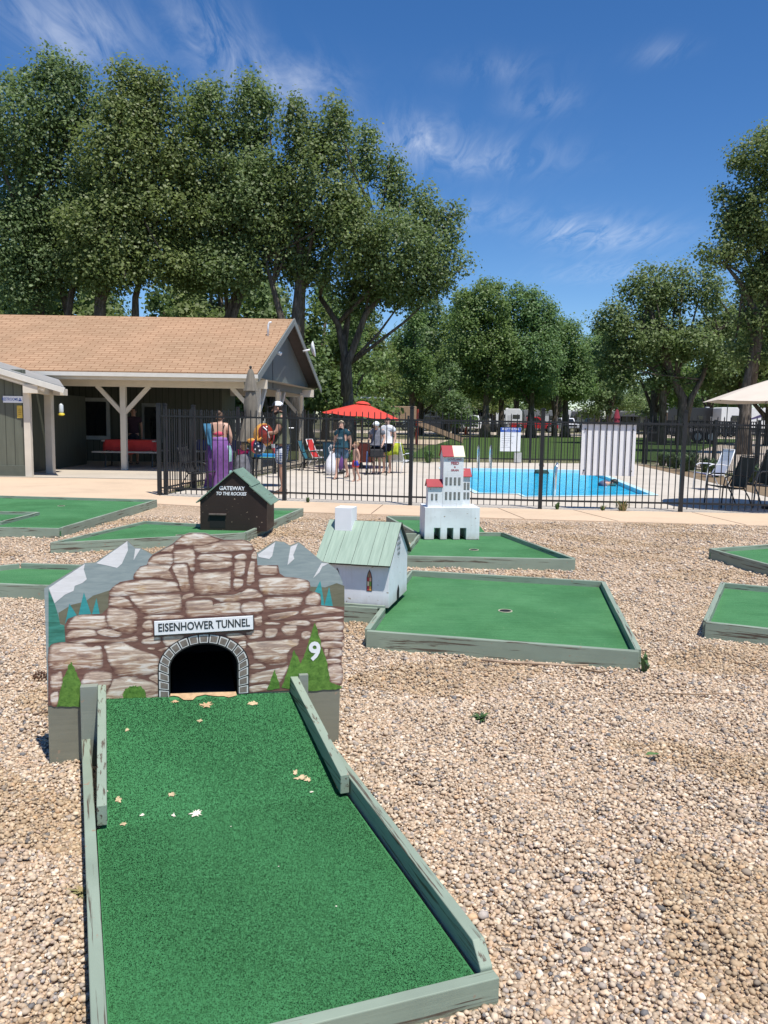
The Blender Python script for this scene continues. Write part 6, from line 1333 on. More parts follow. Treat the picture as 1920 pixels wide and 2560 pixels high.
# umbrellas
def brolly(label, x, y, z_edge, z_top, rad_, mat, tilt=0, n=8, base=True, rz=0.0, pole=None, dz=(0, 0)):
    r = empty('patio_umbrella', (x, y, DZ), label, 'umbrella', 'patio umbrellas', rz=rz)
    Mx = Matrix.Translation((0, 0, z_edge)) @ Matrix.Rotation(tilt, 4, 'Y') @ Matrix.Translation((0, 0, -z_edge))
    b = MB(); b.v.append((0, 0, z_top)); m_ = 5
    for j in range(1, m_ + 1):
        q = j / m_
        for i in range(n * 4):
            th = 2 * math.pi * i / (n * 4); ph = (i % 4) / 4; sag = 1 - .055 * math.sin(math.pi * ph) * q; b.v.append((rad_ * q * sag * math.cos(th), rad_ * q * sag * math.sin(th), z_top - (z_top - z_edge) * (q ** 1.12) - .03 * math.sin(math.pi * ph) * q))
    nn = n * 4
    for i in range(nn): b.f.append((0, 1 + i, 1 + (i + 1) % nn)); b.m.append(0)
    for j in range(m_ - 1):
        for i in range(nn): a = 1 + j * nn; b.f.append((a + i, a + nn + i, a + nn + (i + 1) % nn, a + (i + 1) % nn)); b.m.append(0)
    b.xf(Mx); o = b.build('canopy', mat, r); o.modifiers.new('thick', 'SOLIDIFY').thickness = .006
    b = MB(); b.lathe([(rad_ * .20, z_top - .03), (rad_ * .12, z_top + .03), (.02, z_top + .055)], n=16); b.xf(Mx); b.build('vent', mat, r)
    for i in range(n):
        th = 2 * math.pi * i / n; b = MB(); b.tube([(0, 0, z_top - .03), (rad_ * .97 * math.cos(th), rad_ * .97 * math.sin(th), z_edge - .01)], .010, 5); b.xf(Mx); b.build('rib', M_bronze, r)
    pp = pole or plain('pole_bronze', (.10, .085, .065), .4); b = MB(); b.tube([(0, 0, 0), (0, 0, z_edge), tuple(Mx @ Vector((0, 0, z_top)))], .022, 8); b.build('pole', pp, r)
    b = MB(); b.lathe([(.25, 0), (.25, .04), (.06, .09), (.04, .18)], n=16); b.build('base', M_black, r); return r
brolly('open red umbrella tilted to the right, beyond the left end of the pool deck', -.72, 25.2, 1.56, 1.96, 1.20, plain('canvas_red', (.62, .055, .035), .8, .05, 4), tilt=R(5))
brolly('open beige umbrella over the dark chairs, cut by the right edge', 7.02, 14.75, 1.91, 2.36, 1.40, plain('canvas_beige', (.62, .54, .45), .8, .05, 4), n=6, tilt=R(0), rz=R(18))
def closed_umbrella(label, x, y, zt, zb, r0, mat, group='patio umbrellas'):
    r = empty('closed_umbrella', (x, y, DZ), label, 'umbrella', group)
    ht = zt - zb
    rings = [(zt, .03), (zt - .04 * ht, .055), (zt - .28 * ht, .115), (zt - .30 * ht, .125)]
    rings2 = [(zt - .29 * ht, .085), (zt - .5 * ht, .13), (zt - .665 * ht, .105), (zt - .675 * ht, .10), (zt - .69 * ht, .12), (zt - .85 * ht, .165), (zb, .21)]
    for nm, rg_, am in (('canopy_cap', rings, .10), ('canopy', rings2, .2)):
        folded_skirt(nm, [mat], r, [(z, q * r0, q * r0, 0, 0) for z, q in rg_], 7, am, 56)
    b = MB(); b.tube([(0, 0, 0), (0, 0, zt + .03)], .02, 8); b.sphere((0, 0, zt + .04), .03); b.build('pole', M_bronze, r)
    b = MB(); b.lathe([(.24, 0), (.24, .04), (.05, .09)], n=14); b.build('base', M_black, r); return r
closed_umbrella('folded grey brown umbrella standing by the pavilion corner post', -2.83, 17.5, 2.48, .98, 1.15, plain('canvas_taupe', (.175, .155, .125), .9, .15, 5))
closed_umbrella('folded maroon umbrella above the white fence panel', 8.15, 29.4, 1.95, .9, .95, plain('canvas_maroon', (.20, .02, .035), .9, .15, 5))
# pool ladder and handrail
ld = empty('pool_ladder', (3.1, 25.6, 0), 'pair of curved steel rails of the pool ladder at the far wall', 'pool ladder')
M_steel = plain('stainless', (.62, .63, .65), .22, .04, metal=.8)
for q in (-.19, .19):
    b = MB(); b.tube([(q, .42, 0), (q, .40, .55), (q, .34, .68), (q, .22, .72), (q, .10, .66), (q, .05, .5), (q, .05, -.5)], .024, 9); b.build('handrail', M_steel, ld, smooth=True)
for z in (-.15, -.4): 
    b = MB(); b.box((0, .05, z), (.38, .07, .02)); b.build('step', M_steel, ld)
hr = empty('pool_handrail', (3.42, 16.55, 0), 'single bent steel handrail at the near pool steps', 'handrail')
b = MB(); b.tube([(0, 0, 0), (.01, -.01, .55), (.03, .03, .64), (.05, .12, .66), (.06, .35, .55), (.06, .55, .1), (.06, .56, -.4)], .024, 9); b.build('handrail', M_steel, hr, smooth=True)
# planting bed along the right fence
sheet('planting_bed', [(8.95, 29.7), (8.82, 27.2), (8.3, 20.0), (7.9, 16.5), (7.75, 14.4), (10.2, 14.4), (10.05, 19.8), (9.4, 29.9)], .012, concrete('bark_mulch', (.22, .16, .10)), .03)
M_blade = plain('daylily_green', (.040, .075, .028), .5, .45, 4); M_weed = plain('weed_green', (.06, .13, .03), .6, .3, 9); M_dry = plain('dry_grass', (.34, .26, .12), .8, .3, 20)
def tuft(name, mats, n, h, spread, wd, seed):
    rng = random.Random(seed); b = MB()
    for i in range(n):
        th = rng.uniform(0, 6.283); q = rng.uniform(.2, 1) * spread; hh = h * rng.uniform(.5, 1.1); dx, dy = math.cos(th), math.sin(th); bx_, by_ = dx * rng.uniform(0, .12) * spread * 2, dy * rng.uniform(0, .12) * spread * 2
        px_, py_ = -dy * wd, dx * wd; m1 = (bx_ + dx * q * .4, by_ + dy * q * .4, hh * .75); m2 = (bx_ + dx * q, by_ + dy * q, hh * rng.uniform(.55, 1.0))
        b.add([(bx_ - px_, by_ - py_, 0), (bx_ + px_, by_ + py_, 0), (m1[0] + px_, m1[1] + py_, m1[2]), (m1[0] - px_, m1[1] - py_, m1[2]), m2], [(0, 1, 2, 3), (3, 2, 4)], rng.randrange(len(mats)))
    return b, mats
b, ms = tuft('x', [M_blade, plain('daylily_light', (.10, .15, .055), .45, .3, 5)], 150, .62, .42, .014, 3)
spots = [(9.05 - .006 * (29 - y) ** 1.0 * 7 / 6 + random.uniform(.0, .5) - (29 - y) * .055, y) for y in (28.9, 28.2, 27.5, 26.7, 25.9, 25.1, 24.2, 23.3, 22.4, 21.4, 20.5)]
o0 = None; words = ['at the far end of the bed', 'second from the far end of the bed', 'third from the far end of the bed', 'fourth from the far end of the bed', 'fifth from the far end of the bed', 'sixth from the far end of the bed', 'seventh from the far end of the bed', 'eighth from the far end of the bed']
for i, (x, y) in enumerate(spots):
    if o0 is None: o0 = b.build('leafy_clump', ms, None); o = o0
    else: o = o0.copy(); COL.objects.link(o)
    o.location = (x + .55, y, .012); o.rotation_euler = (0, 0, i * 1.3); s_ = random.uniform(.8, 1.15); o.scale = (s_, s_, s_)
    tag(o, 'strap leaved clump in the right planting bed, ' + (words[i] if i < 6 else words[len(spots) - 1 - i].replace('far', 'near')), 'plant', 'clumps in the planting bed')
bw, msw = tuft('x', [M_weed, plain('weed_light', (.11, .19, .06), .6, .3, 9)], 90, .42, .30, .02, 8); o0 = None
for i, x in enumerate((-1.15, -.55, .15, .85, 1.5, 2.2)):
    if o0 is None: o0 = bw.build('leafy_weed', msw, None); o = o0
    else: o = o0.copy(); COL.objects.link(o)
    o.location = (x, 28.55 + .06 * (x + 1), 0); o.rotation_euler = (0, 0, i * 2.1); o.scale = (1.1, 1.1, 1.2)
    tag(o, ('green plant at the foot of the far fence, ' + ('leftmost of the row', 'second from the left', 'third from the left', 'third from the right', 'second from the right', 'rightmost of the row')[i]), 'plant', 'plants along the far fence')
# picnic table in the pavilion
def picnic(label, x, y, rz, clothm, group='picnic tables under the pavilion'):
    r = empty('picnic_table', (x, y, .02), label, 'picnic table', group, rz=rz)
    mw = plain('bench_board', (.40, .37, .33), .7, .15, 8)
    b = MB(); b.box((0, 0, .74), (1.5, .72, .04)); b.build('table_top', mw, r)
    for q in (-1, 1):
        b = MB(); b.box((0, q * .68, .44), (1.8, .26, .04)); b.build('bench', mw, r)
        b = MB(); b.tube([(q * .65, -.70, .42), (q * .65, -.3, .40), (q * .65, -.36, .0), (q * .65, .36, .0), (q * .65, .3, .40), (q * .65, .70, .42)], .025, 7); b.tube([(q * .65, -.2, .40), (q * .65, -.25, .72)], .025, 7); b.tube([(q * .65, .2, .40), (q * .65, .25, .72)], .025, 7); b.build('leg_frame', M_bronze, r)
    t_ = empty('tablecloth', (x, y, .02), label.split(' table')[0].replace('picnic', '').strip() + ' cloth draped over the picnic table', 'tablecloth', rz=rz)
    b = MB(); nx_, W2, H2 = 30, .68, .40
    P = []
    for i in range(nx_):
        th = 2 * math.pi * i / nx_; cx_, cy_ = math.cos(th), math.sin(th); q = max(abs(cx_), abs(cy_)); P.append((cx_ / q * W2, cy_ / q * H2))
    for j, (z, f_) in enumerate(((.768, 1), (.755, 1.02), (.62, 1.05), (.42, 1.07))):
        for i, (px_, py_) in enumerate(P): b.v.append((px_ * f_ + .02 * math.sin(i * 2.3) * (j > 1), py_ * f_ + .02 * math.cos(i * 1.7) * (j > 1), z - (.06 * math.sin(i * .9) if j == 3 else 0)))
    for j in range(3):
        for i in range(nx_): b.f.append((j * nx_ + i, j * nx_ + (i + 1) % nx_, (j + 1) * nx_ + (i + 1) % nx_, (j + 1) * nx_ + i)); b.m.append(0)
    b.f.append(tuple(range(nx_))); b.m.append(0); b.build('cloth', clothm, t_, smooth=False)
picnic('red picnic table with benches in the shade by the middle post', -7.3, 23.9, R(4), plain('cloth_red', (.52, .035, .03), .8, .1, 5))
picnic('dark blue picnic table with benches right of the red one', -5.0, 25.2, R(8), plain('cloth_navy', (.02, .035, .16), .8, .1, 5))

# ------------------------------------------------------------------ vehicles beyond the lawn
M_tyre = plain('tyre_rubber', (.018, .018, .018), .8); M_rim = plain('wheel_rim', (.42, .43, .44), .3, metal=.7)
M_chrome = plain('chrome', (.55, .56, .58), .18, metal=.9); M_lampw = plain('headlamp_glass', (.62, .64, .66), .15); M_lampr = plain('tail_lamp_red', (.40, .02, .02), .3)
def paint(n_, c): return plain(n_, c, .28, .04, 2, spec=.6)
def wheel(root, x, y, r, wd=.24):
    b = MB(); b.tube([(x, y - wd / 2, r), (x, y + wd / 2, r)], r, 20); w_ = b.build('wheel', M_tyre, root)
    b = MB(); b.tube([(x, y - wd / 2 - .012, r), (x, y + wd / 2 + .012, r)], r * .60, 14); b.build('rim', M_rim, w_)
def extrude_side(prof, w0, m=0):
    """side profile (x, z) extruded across y"""
    b = MB(); k = len(prof)
    b.add([(x, -w0, z) for x, z in prof] + [(x, w0, z) for x, z in prof], [tuple(range(k)), tuple(range(k, 2 * k))[::-1]] + [((i + 1) % k, i, k + i, k + (i + 1) % k) for i in range(k)], m); return b
def pickup(label, x, y, rz, col, s=1.0, group='vehicles parked beyond the lawn', canopy=False):
    r = empty('pickup_truck', (x, y, 0), label, 'pickup truck', group, rz=rz); W = .98 * s; q = lambda P: [(a * s, c * s) for a, c in P]
    lower = q([(-2.95, .58), (-2.95, 1.12), (-.95, 1.12), (-.95, 1.14), (1.05, 1.18), (1.25, 1.20), (2.70, 1.10), (2.92, .98), (2.95, .55), (2.42, .52), (2.36, .80), (2.12, .95), (1.78, .95), (1.54, .80), (1.48, .50), (-1.32, .50), (-1.38, .80), (-1.62, .95), (-1.98, .95), (-2.22, .80), (-2.28, .56)])
    extrude_side(lower, W).build('body', col, r, bevel=.05)
    cab = q([(-.98, 1.10), (-.92, 1.80), (-.70, 1.92), (.35, 1.92), (.62, 1.84), (1.28, 1.17), (1.28, 1.08)])
    cb = extrude_side(cab, W * .90).build('cab', col, r, bevel=.06)
    b = MB()
    for sg in (-1, 1):
        yy = sg * W * .905
        for P in (q([(-.80, 1.24), (-.76, 1.76), (-.18, 1.78), (-.18, 1.24)]), q([(-.10, 1.24), (-.10, 1.78), (.40, 1.78), (.98, 1.24)])):
            pts = [(a, yy, c) for a, c in P]; b.add(pts if sg > 0 else pts[::-1], [(0, 3, 2, 1)])
    b.add([(1.235 * s, -W * .80, 1.26 * s), (1.235 * s, W * .80, 1.26 * s), (.70 * s, W * .74, 1.80 * s), (.70 * s, -W * .74, 1.80 * s)], [(0, 1, 2, 3)])
    b.v = [(a + (.012 if abs(c_) < W * .85 else 0), c_, z) for a, c_, z in b.v]
    b.build('window', M_glass, r)
    for wx in (1.95, -1.80):
        for sg in (-1, 1): wheel(r, wx * s, sg * W * .92, .42 * s)
    b = MB(); b.box((2.97 * s, 0, .62 * s), (.10, W * 1.96, .20 * s)); b.build('bumper', M_chrome, r, bevel=.02)
    b = MB(); b.box((2.93 * s, 0, .92 * s), (.06, W * 1.2, .20 * s)); b.build('grille', M_black, r)
    for sg in (-1, 1):
        b = MB(); b.box((2.92 * s, sg * W * .78, .92 * s), (.08, .30 * s, .18 * s)); b.build('headlight', M_lampw, r)
        b = MB(); b.box((-2.95 * s, sg * W * .9, .95 * s), (.05, .14 * s, .26 * s)); b.build('tail_light', M_lampr, r)
        b = MB(); b.box((1.0 * s, sg * W * 1.12, 1.28 * s), (.10, .20, .20)); b.build('mirror', M_black, r)
    b = MB(); b.box((-1.95 * s, 0, 1.10 * s), (1.85 * s, W * 1.7, .05)); b.build('bed', M_black, r); return r
pickup('red crew cab pickup parked side on beyond the lawn', 20.1, 113, R(-3), paint('truck_red', (.42, .012, .018)), 1.08)
pickup('white pickup facing the camera just right of the red one', 25.6, 118, R(-86), paint('truck_white', (.72, .73, .75)), 1.05)
pickup('dark grey pickup parked behind the right part of the camp, left of the long trailer', 41.0, 103, R(4), paint('truck_grey', (.05, .055, .06)), 1.05)
pickup('black pickup under the trees left of the pale motorhome', 4.4, 112, R(2), paint('truck_black', (.015, .015, .017)), 1.0)
def suv(label, x, y, rz, col, s=1.0):
    r = empty('parked_suv', (x, y, 0), label, 'car', 'vehicles parked beyond the lawn', rz=rz); W = .93 * s; q = lambda P: [(a * s, c * s) for a, c in P]
    extrude_side(q([(-2.3, .45), (-2.35, 1.05), (-1.2, 1.12), (1.1, 1.10), (2.15, .98), (2.3, .80), (2.3, .42), (1.85, .40), (1.75, .68), (1.45, .78), (1.15, .68), (1.05, .38), (-1.05, .38), (-1.15, .68), (-1.45, .78), (-1.75, .68), (-1.85, .42)]), W).build('body', col, r, bevel=.06)
    extrude_side(q([(-2.28, 1.0), (-2.05, 1.66), (-1.7, 1.74), (.2, 1.74), (.45, 1.66), (1.15, 1.08), (1.15, 1.0)]), W * .9).build('cabin', col, r, bevel=.06)
    b = MB()
    for sg in (-1, 1):
        for P in (q([(-1.95, 1.16), (-1.85, 1.58), (-.72, 1.62), (-.72, 1.16)]), q([(-.62, 1.16), (-.62, 1.62), (.22, 1.60), (.85, 1.16)])):
            pts = [(a, sg * W * .905, c) for a, c in P]; b.add(pts, [(0, 1, 2, 3)])
    b.add([(1.13 * s, -W * .8, 1.14 * s), (1.13 * s, W * .8, 1.14 * s), (.52 * s, W * .74, 1.64 * s), (.52 * s, -W * .74, 1.64 * s)], [(0, 1, 2, 3)]); b.build('window', M_glass, r)
    for wx in (1.45, -1.45):
        for sg in (-1, 1): wheel(r, wx * s, sg * W * .92, .36 * s)
    b = MB(); b.box((2.31 * s, 0, .70 * s), (.04, W * 1.1, .22 * s)); b.build('grille', M_black, r)
    for sg in (-1, 1):
        b = MB(); b.box((2.27 * s, sg * W * .72, .84 * s), (.08, .32 * s, .16 * s)); b.build('headlight', M_lampw, r)
    return r
suv('white sport utility car facing the camera in front of the pale motorhome', 10.55, 104, R(-88), paint('car_white', (.74, .75, .77)), 1.22)
suv('dark car parked in the shade left of the white sport utility car', 6.6, 108, R(0), paint('car_dark', (.02, .022, .028)), 1.1)
suv('black car parked in front of the gravel road, right of the white pickup', 29.4, 112, R(2), paint('car_black', (.014, .014, .015)), 1.15)
def rv(label, x, y, rz, Ln, H, col, accent, kind='travel_trailer', cat='camper', slope=.0, awning=None, swoosh=None, nose=0.0):
    """house on wheels: body, windows, door, roof fittings; its long side faces -y"""
    r = empty(kind, (x, y, 0), label, cat, 'campers and motorhomes', rz=rz); W = 1.22; h2 = Ln / 2
    prof = [(-h2, .55), (-h2, H - .12), (-h2 + .15, H), (h2 - .35 - nose, H), (h2 - nose * .2, H - .45), (h2, H * .52), (h2 - .05, .62), (h2 - .4, .50), (-h2 + .3, .50)]
    extrude_side(prof, W).build('body', col, r, bevel=.06)
    b = MB(); b.box((-.05, -W - .006, .78), (Ln - .5, .012, .38)); b.build('skirt', accent, r)
    for (fx, z, ww, hh) in ((-.34, H * .64, .9, .62), (-.02, H * .66, .7, .5), (.34, H * .64, 1.1, .6)):
        b = MB(); b.box((fx * Ln, -W - .012, z), (ww, .03, hh)); o = b.build('window', M_black, r)
        b = MB(); b.box((fx * Ln, -W - .03, z), (ww - .1, .012, hh - .1)); b.build('pane', M_glass, o)
    b = MB(); b.box((.17 * Ln, -W - .012, 1.45), (.68, .03, 1.75)); b.build('door', plain('camper_door', (.52, .52, .52), .4), r)
    b = MB(); b.add([(h2 - nose * .2 + .006 , -W * .8, H - .55), (h2 - nose * .2 + .006, W * .8, H - .55), (h2 + .004, W * .8, H * .58), (h2 + .004, -W * .8, H * .58)], [(0, 3, 2, 1)]); b.build('windscreen', M_glass, r)
    b = MB(); b.box((-.2 * Ln, 0, H + .12), (.8, .7, .24)); b.build('roof_unit', plain('roof_unit_white', (.66, .66, .65), .5), r, bevel=.04)
    b = MB(); b.box((.15 * Ln, .2, H + .06), (.4, .4, .12)); b.build('roof_vent', plain('roof_unit_white', (.66, .66, .65), .5), r, bevel=.03)
    for wx in ((-.10, .04) if kind == 'travel_trailer' else (-.28, .36)):
        for sg in (-1, 1): wheel(r, wx * Ln, sg * W * .9, .40)
    if swoosh:
        for (a0, c0, a1, c1, c2) in ((-.42, .50, -.05, .80, .72), (.0, .42, .22, .88, .70), (.24, .42, .42, .86, .66)):
            b = MB(); P = []
            for i in range(9):
                q = i / 8; P.append(((a0 + (a1 - a0) * q) * Ln, (c0 + (c1 - c0) * q ** 1.8) * H))
            for i in range(8, -1, -1):
                q = i / 8; P.append(((a0 + (a1 - a0) * q) * Ln + .05, (c0 + (c2 - c0) * q ** 1.5) * H - .07))
            b.add([(a, -W - .008, c) for a, c in P], [tuple(range(len(P)))]); b.build('swoosh', swoosh, r)
    if awning:
        b = MB(); b.add([(-.40 * Ln, -W - .02, H - .2), (.36 * Ln, -W - .02, H - .2), (.36 * Ln, -W - 1.7, H - .75), (-.40 * Ln, -W - 1.7, H - .75)], [(0, 1, 2, 3)]); o = b.build('awning', awning, r); o.modifiers.new('thick', 'SOLIDIFY').thickness = .02
        for q in (-.39, .35):
            b = MB(); b.bar((q * Ln, -W - .03, 1.2), (q * Ln, -W - 1.68, H - .76), .04, .04); b.build('awning_arm', M_alu, r)
    return r
cw = paint('camper_white', (.70, .70, .69)); cb_ = paint('camper_beige', (.52, .46, .34)); cg = paint('camper_grey', (.20, .20, .20)); ck = paint('camper_black', (.016, .016, .018)); accg = paint('camper_accent', (.10, .10, .11)); acct = paint('camper_tan_accent', (.30, .24, .17))
rv('white fifth wheel camper behind two tree trunks, left of the pale motorhome', 6.9, 122, R(2), 8.6, 3.5, cw, accg, swoosh=accg)
rv('cream motorhome with a dark front window behind the white sport utility car', 12.6, 120, R(-84), 8.0, 3.5, cb_, acct, 'motorhome', 'motorhome')
rv('white travel trailer behind the bed of the red pickup', 17.6, 126, R(4), 5.6, 3.3, cw, accg)
rv('grey trailer behind the cab of the red pickup', 23.6, 128, R(0), 5.2, 3.2, cg, accg)
rv('white camper with a dark awning above the black car', 29.6, 124, R(-3), 5.4, 3.2, cw, ck, awning=plain('awning_black', (.02, .02, .022), .8))
rv('grey camper behind the white fence panel', 35.4, 120, R(2), 6.6, 3.1, cg, ck, awning=plain('awning_black', (.02, .02, .022), .8))
rv('black sided motorhome with a pale roof edge, left of the leaning trunk', 36.6, 98, R(3), 8.2, 3.35, ck, accg, 'motorhome', 'motorhome', nose=.6)
rv('long white motorhome with purple swooshes left of the beige umbrella', 43.2, 96, R(2), 10.4, 3.4, cw, ck, 'motorhome', 'motorhome', swoosh=paint('swoosh_purple', (.07, .05, .14)))
rv('white camper at the right edge below the beige umbrella', 51.0, 97, R(0), 8.0, 3.6, cw, ck, swoosh=paint('swoosh_grey', (.10, .10, .12)))
rv('white camper seen under the pavilion roof beyond the closed umbrella', -13.0, 72, R(3), 8.0, 3.1, cw, accg)
rv('cream trailer seen under the pavilion roof behind the woman in purple', -17.8, 66, R(-4), 5.0, 3.0, cb_, acct)
# black stock trailer with slatted sides on the drive
tr_ = empty('slatted_trailer', (25.6, 68, 0), 'long black trailer with slatted sides and a folded ramp on the drive', 'trailer', rz=R(2))
b = MB(); b.box((0, 0, .72), (8.6, 2.2, .16)); b.build('bed', M_black, tr_, bevel=.02)
for sg in (-1, 1):
    b = MB()
    for i in range(44): b.box((-3.6 + i * .18, sg * 1.1, 1.22), (.07, .04, .9))
    b.box((.27, sg * 1.1, 1.70), (7.9, .05, .08)); b.box((.27, sg * 1.1, 1.22), (7.9, .05, .06)); b.build('slatted_side', M_black, tr_)
    for wx in (-.6, .5): wheel(tr_, wx, sg * 1.2, .48)
b = MB(); b.bar((-4.2, 0, .75), (-8.6, 0, .42), 1.9, .10); b.bar((-4.3, -.95, 1.35), (-8.7, -.95, .55), .06, .5); b.build('ramp', plain('ramp_black', (.022, .024, .026), .6), tr_)
b = MB(); b.bar((4.3, 0, .7), (6.4, 0, .55), .14, .14); b.tube([(6.2, 0, .55), (6.2, 0, .0)], .05); b.build('hitch', M_black, tr_)
# traffic cone, basketball board, playground
cn = empty('traffic_cone', (8.55, 88, 0), 'orange traffic cone on the grass edge in front of the white sport utility car', 'traffic cone')
b = MB(); b.box((0, 0, .03), (.62, .62, .06)); b.build('base', plain('cone_orange', (.75, .13, .03), .5), cn); b = MB(); b.lathe([(.24, .06), (.05, 1.0)], n=16); b.build('cone', plain('cone_orange', (.75, .13, .03), .5), cn, smooth=True)
b = MB(); b.lathe([(.165, .42), (.125, .60)], n=16); b.build('band', M_white, cn)
hp_ = empty('basketball_hoop', (-1.6, 58, 0), 'basketball hoop with a white backboard rising behind the red umbrella', 'basketball hoop')
b = MB(); b.tube([(0, .5, 0), (0, .45, 2.3), (0, .1, 2.8)], .06, 8); b.build('pole', M_bronze, hp_)
b = MB(); P = [(-.62, 2.30), (.62, 2.30), (.66, 2.6), (.55, 2.95), (.3, 3.12), (-.3, 3.12), (-.55, 2.95), (-.66, 2.6)]; b.add([(a, 0, c) for a, c in P] + [(a, .05, c) for a, c in P], [tuple(range(8)), tuple(range(8, 16))[::-1]] + [((i + 1) % 8, i, 8 + i, 8 + (i + 1) % 8) for i in range(8)]); bbd = b.build('backboard', M_white, hp_)
b = MB()
for i in range(4): b.box((0, -.012, 2.45 + i * .16), (1.1, .01, .03))
b.build('board_lines', plain('line_grey', (.35, .35, .36)), bbd)
b = MB(); b.tube([(.23 * math.cos(i * .3927), -.26 + .23 * math.sin(i * .3927), 2.42) for i in range(17)], .015, 6, cap=False); b.build('rim', plain('rim_orange', (.6, .12, .03)), hp_)
pg = empty('playground_tower', (.35, 50, 0), 'playground tower with red posts, a tan panel and slide, right of the red umbrella', 'playground')
M_pred = plain('play_red', (.33, .045, .03), .5); M_ptan = plain('play_tan', (.36, .235, .15), .6)
for x in (-2.2, -.2, 1.55):
    for y in (-.8, .8):
        b = MB(); b.tube([(x, y, 0), (x, y, 2.1 if x > 1 else 2.0)], .06, 8); b.build('post', M_pred, pg)
b = MB(); b.box((.62, -.8, 1.85), (1.7, .06, .8)); b.build('panel', M_ptan, pg, bevel=.02)
b = MB(); b.box((-.3, 0, 1.05), (3.8, 1.7, .10)); b.build('deck', M_black, pg)
b = MB(); b.bar((1.6, 0, 1.15), (4.3, .2, .15), .75, .08); b.bar((1.6, -.4, 1.3), (4.3, -.2, .3), .05, .28); b.build('slide', M_ptan, pg)
b = MB(); b.box((-1.4, 0, 2.72), (1.9, 1.5, .10)); b.tube([(-2.2, -.6, 2.0), (-2.2, -.6, 2.7)], .04); b.tube([(-.6, -.6, 2.0), (-.6, -.6, 2.7)], .04); b.build('canopy', M_white, pg)
lm = empty('lamp_post', (27.0, 66, 0), 'thin pole with a small white lamp box by the beige umbrella', 'lamp post')
b = MB(); b.tube([(0, 0, 0), (0, 0, 3.75)], .035, 7); b.build('pole', plain('pole_grey', (.22, .22, .21)), lm); b = MB(); b.box((0, 0, 3.95), (.22, .2, .42)); b.build('lamp_head', M_white, lm, bevel=.03)
up_ = empty('utility_pole', (26.2, 78, 0), 'brown utility pole with a pale lower band between the leaning trunks', 'pole')
b = MB(); b.tube([(0, 0, 0), (0, 0, 9)], [.17, .12], 10); b.build('pole_shaft', plain('pole_wood', (.12, .07, .045), .9, .2, 4), up_); b = MB(); b.tube([(0, 0, 2.5), (0, 0, 4.6)], .18, 10); b.build('band', plain('pole_band', (.40, .40, .37)), up_)

# ------------------------------------------------------------------ loose stones, weeds and twigs
def in_poly(x, y, poly):
    c = np.zeros(len(x), bool); n = len(poly)
    for i in range(n):
        (x0, y0), (x1, y1) = poly[i], poly[(i + 1) % n]
        hit = ((y0 > y) != (y1 > y)) & (x < (x1 - x0) * (y - y0) / ((y1 - y0) + 1e-12) + x0); c ^= hit
    return c
ICO_T = (1 + 5 ** .5) / 2
ICO = np.array([(-1, ICO_T, 0), (1, ICO_T, 0), (-1, -ICO_T, 0), (1, -ICO_T, 0), (0, -1, ICO_T), (0, 1, ICO_T), (0, -1, -ICO_T), (0, 1, -ICO_T), (ICO_T, 0, -1), (ICO_T, 0, 1), (-ICO_T, 0, -1), (-ICO_T, 0, 1)]) / math.sqrt(1 + ICO_T ** 2)
ICF = np.array([(0, 11, 5), (0, 5, 1), (0, 1, 7), (0, 7, 10), (0, 10, 11), (1, 5, 9), (5, 11, 4), (11, 10, 2), (10, 7, 6), (7, 1, 8), (3, 9, 4), (3, 4, 2), (3, 2, 6), (3, 6, 8), (3, 8, 9), (4, 9, 5), (2, 4, 11), (6, 2, 10), (8, 6, 7), (9, 8, 1)])
m, t, p = base_mat('pebble', .75, .3); a = N(t, 'ShaderNodeVertexColor'); a.layer_name = 'Col'
f = noise(t, worldpos(t), 130, 3); L(t, mixc(t, .35, a.outputs[0], mixc(t, 1.0, a.outputs[0], ramp(t, f, [(.3, (.55, .52, .5)), (.7, (1.3, 1.28, 1.25))]), 'MULTIPLY')), p.inputs['Base Color']); M_peb = m
PAL = np.array([(.56, .46, .345), (.60, .51, .395), (.51, .41, .30), (.47, .37, .27), (.41, .34, .26), (.68, .61, .51), (.54, .41, .29), (.32, .285, .25), (.18, .18, .185), (.50, .405, .335), (.38, .35, .325), (.58, .42, .27)])
PW = np.array([.17, .13, .14, .12, .11, .09, .06, .06, .035, .04, .03, .015]); PW = PW / PW.sum()
